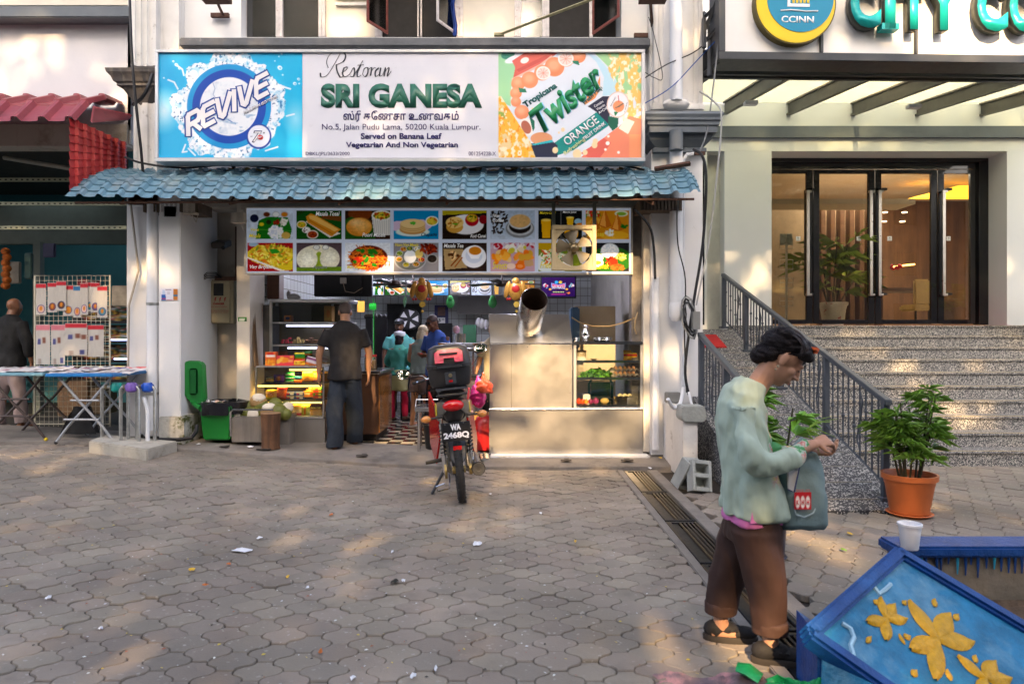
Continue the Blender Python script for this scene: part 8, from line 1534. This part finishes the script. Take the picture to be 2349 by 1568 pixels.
# corners of the tilted face, measured in the photograph, placed in depth
A,B,C_=P(1875,1455,2.75),P(2068,1280,3.2),P(2420,1490,3.0)
n_=(C_-A).cross(B-A).normalized();n_=n_ if n_.y<0 else-n_
def on(X,Y):  # point of the face seen at this place in the photograph
 r=Vector(((X-CX)/F,1,-(Y-CY)/F));o=Vector((0,0,CH));t=(A-o).dot(n_)/r.dot(n_);return o+r*t
D_=on(2280,1740)
def fp(u,v):return A.lerp(D_,u).lerp(B.lerp(C_,u),v)
m=MB();c4=[fp(0,0),fp(1,0),fp(1,1),fp(0,1)];m.prism(c4,-n_*.08);obj('face_slab',m,sky_,pt)
for(p0,p1),ci in zip(((fp(0,0),fp(0,1)),(fp(0,1),fp(1,1)),(fp(0,0),fp(1,0))),(fp(1,.5),fp(.5,0),fp(.5,1))):
 e_=(p1-p0).normalized();w_=n_.cross(e_);w_=w_ if w_.dot(ci-p0)<0 else-w_;m=MB();q0,q1=p0-e_*.035,p1+e_*.035
 m.prism([q0-w_*.012-n_*.06,q0+w_*.052-n_*.06,q0+w_*.052+n_*.028,q0-w_*.012+n_*.028],q1-q0);obj('rim',m,dblue,pt,bevel=.014)
ml=MB();ml.prism([A+Vector((0,.0,0)),A+Vector((.0,.0,-.33)),D_+Vector((0,0,-.5)),D_],(.02,.25,0));obj('lower_side',ml,dblue,pt);ml=MB();ml.prism([P(1885,1500,2.73),P(1883,1590,2.73),P(2050,1700,2.55),P(2060,1600,2.58)],(-.0,-.01,-.02));obj('lower_panel',ml,sky_,pt)
# body behind: low walls and soil
BW=P(2066,1266,3.35);m=MB();m.prism([BW,P(2440,1262,3.35),P(2440,1262,3.35)+Vector((0,.0,-.4)),BW+Vector((0,0,-.4))],(0,.12,0));obj('back_wall',m,mat('bare_rough_concrete',(.22,.18,.13),.9,var=.35,sc=6,bump=.8,bsc=25),pt)
m=MB();m.prism([BW+Vector((-.03,-.03,-.02)),BW+Vector((-.03,.16,-.02)),BW+Vector((-.03,.16,.035)),BW+Vector((-.03,-.03,.035))],(1.0,0,0));obj('rim',m,dblue,pt,bevel=.012)
for k in range(16):
 q=random.Random(k);X=2110+k*17+q.uniform(-5,5);h=q.uniform(10,38);m=MB();m.tube([P(X,1268,3.343),P(X+.5,1272+h*.7,3.341),P(X,1276+h*1.3,3.344)],[.009,.006,.003],6);obj('paint_drip',m,dblue if k%5 else mat('turquoise_drip',(.03,.35,.5),.5),pt)
m=MB();m.prism([P(2090,1375,3.34),P(2440,1375,3.34),P(2440,1500,3.05),P(2090,1420,3.3)],(0,0,-.05));obj('soil',m,mat('dry_soil',(.12,.08,.05),.95,var=.4,sc=14,bump=1.,bsc=40),pt)
def petal(cx,cy,ang,L,w,h=.012):
 m=MB();c=on(cx,cy);ax_=(on(cx+math.cos(R(ang))*20,cy+math.sin(R(ang))*20)-c).normalized();bx_=n_.cross(ax_);k=(on(cx+30,cy)-c).length/30;I=[]
 for j in range(7):
  t=j/6;wd=w*k*math.sin(PI*min(.98,max(.06,t*.92+.04)))**.8;p=c+ax_*L*k*t;I.append([m.V(p+bx_*wd*s_+n_*(h*(1-abs(s_)**1.5)+.003))for s_ in(-1,-.6,-.2,.2,.6,1)])
 for a_,b_ in zip(I[:-1],I[1:]):
  for i in range(5):m.Fc((a_[i],a_[i+1],b_[i+1],b_[i]))
 return m
def flower(cx,cy,pets,dots):
 for a,L,w in pets:obj('gold_petal',petal(cx,cy,a,L,w),gpaint,pt,smooth=80,fixn=False)
 for dx,dy,a,L,w in dots:obj('gold_dot',petal(cx+dx,cy+dy,a,L,w,.006),gpaint,pt,smooth=80,fixn=False)
flower(2033,1420,[(-107,46,11),(-63,48,12),(0,46,12),(92,50,12),(172,50,12)],[(-27,-34,-70,14,5),(38,-33,-60,14,5),(-36,40,125,22,5),(28,34,60,20,5)])
flower(2149,1467,[(-126,78,19),(-65,84,19),(4,80,19),(93,92,17),(160,76,17)],[(-6,-75,-90,20,6),(40,-45,-60,20,6),(-62,-8,170,16,7),(-48,70,125,20,7),(22,68,70,22,7)])
flower(2258,1556,[(-140,52,14),(-60,58,15),(0,60,15),(95,50,15)],[(-22,-36,-90,18,6)])
m=MB()
for seg in([(1930,1430),(1950,1442),(1958,1462),(1950,1480),(1956,1500),(1948,1520)],[(1990,1330),(2003,1345),(2015,1362),(2030,1352),(2042,1340)]):m.tube([on(*p)+n_*.004 for p in seg],.010,6)
obj('raised_cloud_line',m,mat('pale_blue_relief',(.35,.55,.66),.5),pt)
m=MB();c=P(2087,1258,3.3);m.lathe(c,[(.036,0),(.038,.004),(.050,.112),(.055,.113),(.055,.124),(.050,.126),(.047,.12),(.034,.01),(0,.008)],28);solo('foam_cup',m,mat('white_foam',(.80,.80,.82),.6,var=.02,bump=.1,bsc=90),'white foam cup standing on the corner of the blue planter','cup')
def tarp(pts,h,m_,label,seed,zoff=.01,name='tarpaulin'):
 q=random.Random(seed);m=MB();a,b,c,d=[Vector(p)for p in pts]
 def f(u,v):p=a.lerp(b,u).lerp(d.lerp(c,u),v);n=fbm(np.array(u*5.+v*3+seed),np.array(v*3.+seed),seed,3);n=abs(2*n-1)*2.2;e=min(u,v,1-u,1-v);return(p.x+.03*math.sin(v*13+seed),p.y+.03*math.sin(u*11),p.z+h*float(n)*min(1,.25+e*5)+zoff)
 m.grid(f,28,20);return solo(name,m,m_,label,'tarpaulin',fixn=False,smooth=70)
tarp([P(1480,1660,2.75),P(1905,1660,2.7),P(1740,1562,2.98),P(1500,1555,3.0)],.04,mat('faded_purple_print_tarp',(.16,.11,.12),.5,var=.6,sc=4,dirt=((.45,.22,.22),.5,.62,4)),'faded purple and pink printed tarpaulin at the bottom edge beside the green one',3)
tarp([P(1700,1640,2.75),P(2060,1650,2.5),P(1965,1572,2.72),P(1765,1568,2.95)],.05,mat('bright_green_tarp',(.01,.28,.08),.35,var=.25,sc=4,bump=.3,bsc=12),'bright green plastic tarpaulin bunched against the blue planter',5)
m=MB();m.tube([P(1690,1528,2.95),P(1715,1535,2.93),P(1745,1555,2.9)],[(.012,.04),(.02,.05),(.01,.05)],8);solo('green_strip',m,mat('bright_green_tarp'),'narrow folded end of green plastic poking up by the woman\'s shoe','plastic strip')
# ---------------------------------------------------------------- pillar details on the right: pipes, cables, blocks
rp3=thing('rain_pipe','thick white rainwater pipe down the right pillar beside the blue awning','pipe',tuple(P(1551,720,7.98)));d=8.0
for a,b in((-60,232),(343,700)):m=MB();m.tube([P(1551,a,d),P(1551,b,d)],.075,18);obj('pipe',m,pvc,rp3)
m=MB();m.tube([P(1551,300,7.9),P(1551,345,7.9)],.078,18);obj('painted_pipe',m,greyband,rp3);m=MB();m.lathe(P(1551,736,d),[(.05,0),(.082,.05),(.082,.2),(.076,.21)],18);obj('pipe_end',m,pvc,rp3)
m=MB();m.ell(P(1551,240,8.05),(.16,.1,.08),14);obj('collar',m,white_old,rp3)
m=MB();m.tube([P(1600,352,8),P(1575,355,8),P(1567,368,8),P(1567,900,8)],.022,8);solo('thin_pipe',m,pvc,'thin white pipe beside the thick rainwater pipe on the right pillar','pipe');m=MB();m.tube([P(1504,636,8.08),P(1504,1030,8.05)],.042,12);solo('white_conduit',m,pvc,'white conduit running down to the step on the right pillar','conduit')
cabs=[('blue cable slanting from the sign to the hotel canopy',[(1478,238,7.8),(1540,200,7.9),(1598,140,8),(1650,85,8)],.006,mat('blue_cable',(.02,.08,.3),.5)),('black cable slanting up from the sign corner to the hotel sign bracket',[(1478,180,7.8),(1530,148,7.9),(1600,115,8),(1652,60,8)],.007,cable_m),('pale cable hanging from the capital to the cable bundle',[(1605,210,7.9),(1640,235,7.8),(1655,270,7.7),(1645,400,7.7),(1625,560,7.75),(1597,700,7.8)],.011,mat('pale_cable',(.35,.35,.33),.5)),('straight grey cable dropping from the hotel sign to the orange connector',[(1650,80,7.9),(1636,200,7.9),(1622,300,7.9),(1604,350,7.9)],.009,mat('grey_cable',(.2,.21,.22),.5)),('black hose looping down beside the right end of the awning',[(1590,342,7.8),(1612,360,7.75),(1620,420,7.75),(1612,560,7.8),(1590,700,7.85),(1572,840,7.85),(1580,905,7.8)],.016,cable_m),('thick black cable under the right end of the awning',[(1455,480,7.9),(1490,520,8.0),(1500,570,8.02),(1503,640,8.02)],.016,cable_m),('thin blue black cable on the right pillar below the awning',[(1553,470,7.85),(1555,560,7.85),(1572,640,7.85),(1570,760,7.85),(1575,900,7.85)],.008,cable_m),
  ('long black cable hanging in front of the left capital',[(297,-20,7.9),(302,120,7.8),(312,240,7.8),(322,330,7.85),(328,395,7.9)],.017,cable_m),('dark hose curving from the left capital behind the sign',[(350,170,7.85),(340,200,7.8),(325,225,7.85),(305,240,7.95)],.022,cable_m),('loose cables running between the sign and the left part of the awning',[(285,360,7.8),(330,375,7.9),(420,385,8),(540,378,8.1),(700,392,8.2),(860,396,8.2)],.013,cable_m),('thin cable lying along the blue awning',[(300,432,7.7),(480,428,7.75),(640,418,7.9),(760,410,8.05),(900,400,8.2)],.006,cable_m),('cables sagging below the right half of the sign',[(980,398,8.3),(1100,385,8.2),(1250,378,8.1),(1400,376,8),(1500,395,7.95)],.012,cable_m),('thin wire arching at the corner of the sign and the right pilaster',[(1478,165,7.9),(1500,178,7.9),(1520,176,7.9),(1500,80,8.1),(1488,40,8.2)],.005,cable_m),('thin wire sagging below the middle of the sign',[(1040,372,7.9),(1090,380,8.0),(1150,384,8.1),(1220,382,8.1),(1290,372,7.95)],.005,cable_m)]
def spl(p,n=6):
 p=[Vector(a)for a in p];q=[]
 for i in range(len(p)-1):
  p0,p1,p2,p3=p[max(i-1,0)],p[i],p[i+1],p[min(i+2,len(p)-1)]
  for t in np.linspace(0,1,n+1)[:-1]:q.append(.5*((2*p1)+(p2-p0)*t+(2*p0-5*p1+4*p2-p3)*t*t+(3*p1-p0-3*p2+p3)*t**3))
 return q+[p[-1]]
for lb,pts,r,mt_ in cabs:m=MB();m.tube(spl([P(*p)for p in pts]),r,6);solo('cable',m,mt_,lb,'cable')
t=thing('cable_bundle','coiled bundle of black and grey cables tied to the right pillar beside the ramp railing','cables',tuple(P(1582,770,7.8)));q=random.Random(4)
for k in range(9):a,b=q.uniform(8,17),q.uniform(32,50);m=MB();m.tube([P(1582+a*math.cos(g_)+7*math.sin(g_)+q.uniform(-3,3),728+b*math.sin(g_),7.8+.02*k)for g_ in np.linspace(0,2*PI,18)[:-1]],.008,5,closed=True);obj('cable_coil',m,[cable_m,mat('grey_cable'),mat('pale_cable')][k%3],t)
m=MB();m.cbox(P(1596,735,7.75),(.08,.08,.2));obj('terminal_box',m,mat('grey_terminal_box',(.2,.2,.19),.6),t)
m=MB();m.tube(spl([P(1567,890,7.9),P(1560,925,7.6),P(1545,935,7.4),P(1532,915,7.3)]),.02,8);m.tube(spl([P(1580,900,7.8),P(1588,930,7.5),P(1597,940,7.3)]),.014,8);solo('bent_conduit',m,pvc,'bent white conduit above the plinth at the right pillar','conduit')
m=MB();m.cbox(P(1543,911,7.95),(.17,.12,.12));solo('grey_box',m,mat('grey_terminal_box'),'small grey junction box above the white plinth','junction box',bevel=.01)
m=MB();m.tube([P(1502,388,7.9),P(1583,375,7.9)],.03,4);m.cbox(P(1605,352,7.9),(.12,.04,.04));solo('angle_iron',m,rust,'rusty angle iron sticking out above the right end of the awning','bracket')
blkm=mat('grey_concrete_block',(.36,.37,.34),.9,var=.2,sc=8,bump=.6,bsc=35)
m=MB();m.skin([[m.V(p)for p in((c.x-a,7.08,z),(c.x+a,7.08,z),(c.x+a,7.33,z),(c.x-a,7.33,z))]for c in[P(1591,950,7.1)]for a,z in((.10,PZ(968,7.1)),(.135,PZ(958,7.1)),(.115,PZ(931,7.1)))]);solo('concrete_foot',m,blkm,'trapezoid concrete block resting on top of the white plinth','concrete block',bevel=.01)
for k,(X,Y,rz_,rx_,lb)in enumerate(((1580,1062,.5,.45,'hollow concrete block leaning upright against the plinth'),(1606,1078,.2,-.35,'paint stained hollow concrete block lying in front of the other one'))):
 t=thing('hollow_block',lb,'concrete block',tuple(P(X,Y+28,6.75-.1*k)),'hollow blocks by the plinth',local=True);z=.14;t.location=(PX(X,6.7-.12*k),6.75-.14*k,z);t.rotation_euler=(rx_,.15,rz_);w,h,dp=.20,.30,.13
 m=MB();o_=[(-w/2,0,-h/2),(w/2,0,-h/2),(w/2,0,h/2),(-w/2,0,h/2)]
 for a,b in(((-w/2,-h/2),(-w/2+.03,h/2)),((w/2-.03,-h/2),(w/2,h/2)),((-w/2+.03,-h/2),(w/2-.03,-h/2+.04)),((-w/2+.03,h/2-.04),(w/2-.03,h/2)),((-w/2+.03,-.02),(w/2-.03,.02))):m.box((a[0],-dp/2,a[1]),(b[0],dp/2,b[1]))
 m.box((-w/2+.03,dp/2-.02,-h/2+.04),(w/2-.03,dp/2-.001,h/2-.04));obj('block_body',m,blkm,t,bevel=.004)
for k,(X,Y)in enumerate(((497,0),(1497,0))):m=MB();m.tube([P(X-6,-10,7.9),P(X-(0 if k else-14),34 if k==0 else 78,8.4)],.018,4);m.cbox(P(X,6,7.7)+Vector((0,0,.03)),(.3,.12,.05));m.cbox(P(X+(8 if k==0 else-22),36 if k==0 else 82,8.4),(.22,.04,.05));solo('lamp_bracket',m,rust,['brown bracket with a sign lamp above the left part of the signboard','brown bracket with a lamp above the right end of the signboard'][k],'bracket','lamp brackets above the signboard')
# plants and rubbish by the pillar, litter on the forecourt
q=random.Random(9);LT=[(555,1274,60,8,'w','long white paper strip in the middle left of the forecourt'),(595,1246,18,4,'w','short white paper behind the long strip'),(1095,1250,26,10,'w','crumpled white tissue strip right of the centre of the forecourt'),(440,1318,18,6,'y','yellow wrapper scrap on the left of the forecourt'),(110,1384,12,6,'w','pale scrap near the left edge of the forecourt'),(760,1190,10,7,'o','orange scrap in the middle of the forecourt'),(525,1305,14,5,'o','orange peel near the yellow wrapper'),(810,1560,16,6,'w','white scrap at the bottom centre'),(948,1555,18,8,'w','torn white tissue at the bottom right of the centre'),(1000,1538,10,8,'w','tiny folded white paper beside the torn tissue'),(905,1338,22,9,'k','dark wet leaf litter in the middle of the forecourt'),(925,1337,12,4,'w','white chip beside the dark litter'),(575,1045,20,4,'w','white paper on the edge of the apron left of the man in black'),(455,1060,10,5,'w','white scrap by the kerb below the concrete slab'),(380,1010,20,10,'y','yellow and blue packaging piece by the meter slab'),(830,1072,6,5,'w','small white scrap left of the motorcycle'),(1125,1136,9,6,'w','small white scrap right of the rear wheel'),(660,1330,10,5,'y','tiny yellow leaf in the forecourt'),(470,1352,20,3,'o','thin orange stick in the left of the forecourt'),(900,1270,8,4,'w','small pale chip in the middle'),(705,1355,10,5,'w','small white chip in the lower middle'),(1240,1180,8,5,'w','white chip in the right part of the forecourt'),(1320,1245,8,4,'y','yellow leaf in the right part of the forecourt'),(735,1500,12,5,'o','brown orange fragment at the lower middle'),(230,1450,12,5,'w','pale smear scrap at the lower left'),(1490,1075,12,7,'w','white scrap at the top of the drain beside the pillar'),(1535,1062,16,8,'w','white paper heap near the plinth'),(1515,1050,10,5,'y','yellow leaf by the step near the plinth'),(1950,1228,14,6,'y','orange stub on the pavers before the ramp'),(2065,1100,10,4,'w','white speck right of the palm pot'),(1935,1265,12,6,'g','green leaf on the sunlit pavers')]
lc={'w':mat('white_paper_scrap'),'y':mat('yellow_scrap'),'o':mat('orange_scrap',(.55,.15,.03),.7),'k':mat('dark_litter',(.02,.018,.012),.9),'g':mat('green_scrap',(.12,.25,.03),.6)}
for k,(X,Y,w,h,c,lb)in enumerate(LT):
 up=Y<1076 and X<1600;d=7.9 if up and Y<1070 else CH*F/(Y-CY);x=PX(X,d);z=(az(x)+.0)if up and Y<1070 else gz(x,d)+.008;s=w*d/F/2.4;ar=h/w;m=MB();n=11;ce=m.V((x,d,z+.015+s*.15));rg=[m.V((x+s*math.cos(6.28*j/n)*q.uniform(.75,1.15),d+max(s*4.*ar,.012)*math.sin(6.28*j/n)*q.uniform(.7,1.2),z+q.uniform(.002,.014)))for j in range(n)]
 for j in range(n):m.Fc((ce,rg[j],rg[(j+1)%n]))
 solo('litter',m,lc[c],lb,'litter','litter on the forecourt',smooth=False,fixn=False)
sm_=MB()
for k in range(320):
 Y=q.uniform(1085,1560);X=q.uniform(0,1600);d=CH*F/(Y-CY);x=PX(X,d)
 if x>1.0:continue
 z=gz(x,d)+.006;s=q.uniform(.004,.012);sm_.col=q.choice([(.6,.6,.6),(.6,.45,.05),(.3,.1,.05),(.7,.7,.65),(.05,.04,.03)]);a=q.uniform(0,3);u_=Vector((math.cos(a),math.sin(a),0))*s;w_=Vector((-math.sin(a),math.cos(a),0))*s*.5;c=Vector((x,d,z));sm_.poly([c-u_,c-w_,c+u_,c+w_+Vector((0,0,s*.3))])
o=solo('litter_specks',sm_,M_col,'fine specks of leaf and paper strewn over the pavers','litter',attr='Col',smooth=False,fixn=False);o['kind']='stuff'
# ---------------------------------------------------------------- street trees behind the camera: they shade the forecourt
leaf_m=mat('tree_leaf',(.055,.09,.025),.6,var=.3,sc=2)
bark=mat('tree_bark',(.09,.065,.045),.9,var=.3,sc=6,bump=.6)
TY=-14.0;el=math.tan(R(SUN_EL));azt=math.tan(R(SUN_AZ))
def proj(p):return(p[0]-(p[1]-TY)*azt,p[2]+(p[1]-TY)*el)  # where the sunray to p crosses the crowns
gaps=[]  # openings in the leaves: point on the scene, size, strength
def gap(X,Y,d,rx,rz,s=1.):gaps.append((*proj(P(X,Y,d)),rx,rz,s))
for g in GAPS:gap(*g)
gx=np.array(gaps)
def crown(x0,x1,z0,z1,n,seed):
 q=np.random.default_rng(seed);cx,cz=(x0+x1)/2,(z0+z1)/2;V,Fa=[],[]
 x=q.uniform(x0,x1,n);z=q.uniform(z0,z1,n);y=TY+q.normal(0,1.1,n)
 e=((x-cx)/((x1-x0)/2))**4+((z-cz)/((z1-z0)/2))**4;keep=e<1+.15*np.sin(x*3)
 xx=x-(0-(y-TY))*0;zz=z+(y-TY)*el
 dens=np.ones(n)
 for a,b,rx,rz,s in gx:dens=np.minimum(dens,1-s*np.clip(1.6-((xx-a)/rx)**2-((zz-b)/rz)**2,0,1))
 keep&=q.random(n)<dens
 x,y,z=x[keep],y[keep],z[keep];n=len(x);c=np.stack([x,y,z],1)
 a=q.normal(size=(n,3));a/=np.linalg.norm(a,axis=1)[:,None];b=np.cross(a,q.normal(size=(n,3)));b/=np.linalg.norm(b,axis=1)[:,None]
 s=q.uniform(.09,.2,n)[:,None];v=np.stack([c-a*s,c+b*s*.55,c+a*s,c-b*s*.55],1).reshape(-1,3)
 me=bpy.data.meshes.new('crown');me.from_pydata(v.tolist(),[],np.arange(4*n).reshape(n,4).tolist());me.materials.append(leaf_m);return me
tl_=['tall leafy street tree behind the camera, leftmost of four','tall leafy street tree behind the camera, second from left','tall leafy street tree behind the camera, third from left','tall leafy street tree behind the camera, rightmost of four']
for k,(x0,x1,z0,z1,n)in enumerate(CROWNS):
 cx=(x0+x1)/2;t=thing('street_tree',tl_[k%4],'tree',(cx,TY,0),'street trees behind the camera')
 me=crown(x0,x1,z0,z1,n,k);me.transform(Matrix.Translation((-cx,-TY,0)));o=link('crown',me,t);o['kind']='stuff'
 m=MB();m.tube([(cx,TY,-.1),(cx+.1,TY,3),(cx-.1,TY+.1,6),(cx,TY,(z0+z1)/2+1)],[.35,.28,.22,.08],10);obj('trunk',m,bark,t)
 for s in range(5):
  a=random.uniform(0,6.28);m=MB();m.tube([(cx,TY,z0+s*.6),(cx+1.5*math.cos(a),TY+.8*math.sin(a),z0+1.5+s*.6),(cx+2.6*math.cos(a),TY+1.2*math.sin(a),z0+2.6+s*.6)],[.13,.08,.03],7);obj('branch',m,bark,t)
ob=thing('opposite_building','long dull terrace of shops across the street behind the camera','building',(0,-26,0));m=MB();m.box((-45,-32,-.1),(45,-26,13));obj('wall',m,mat('dull_terrace_wall',(.16,.13,.11),.8,var=.3,sc=.4),ob)
m=MB();m.box((-10,-25.9,1),(-9,-25.8,2.4));wme=m.mesh('window',G_dark,(0,0,0))
m=MB();m.box((-.8,-25.99,-.8),(.8,-25.95,.8));wme=m.mesh('window',mat('dark_window'))
for r in range(3):
 for c in range(18):o=link('window',wme,ob);o.location=(-42+c*5,26,3+r*3.6+0)
for o in list(ob.children):
 if o.name.startswith('window'):o.location=(o.location.x,26.0-.0,o.location.z)
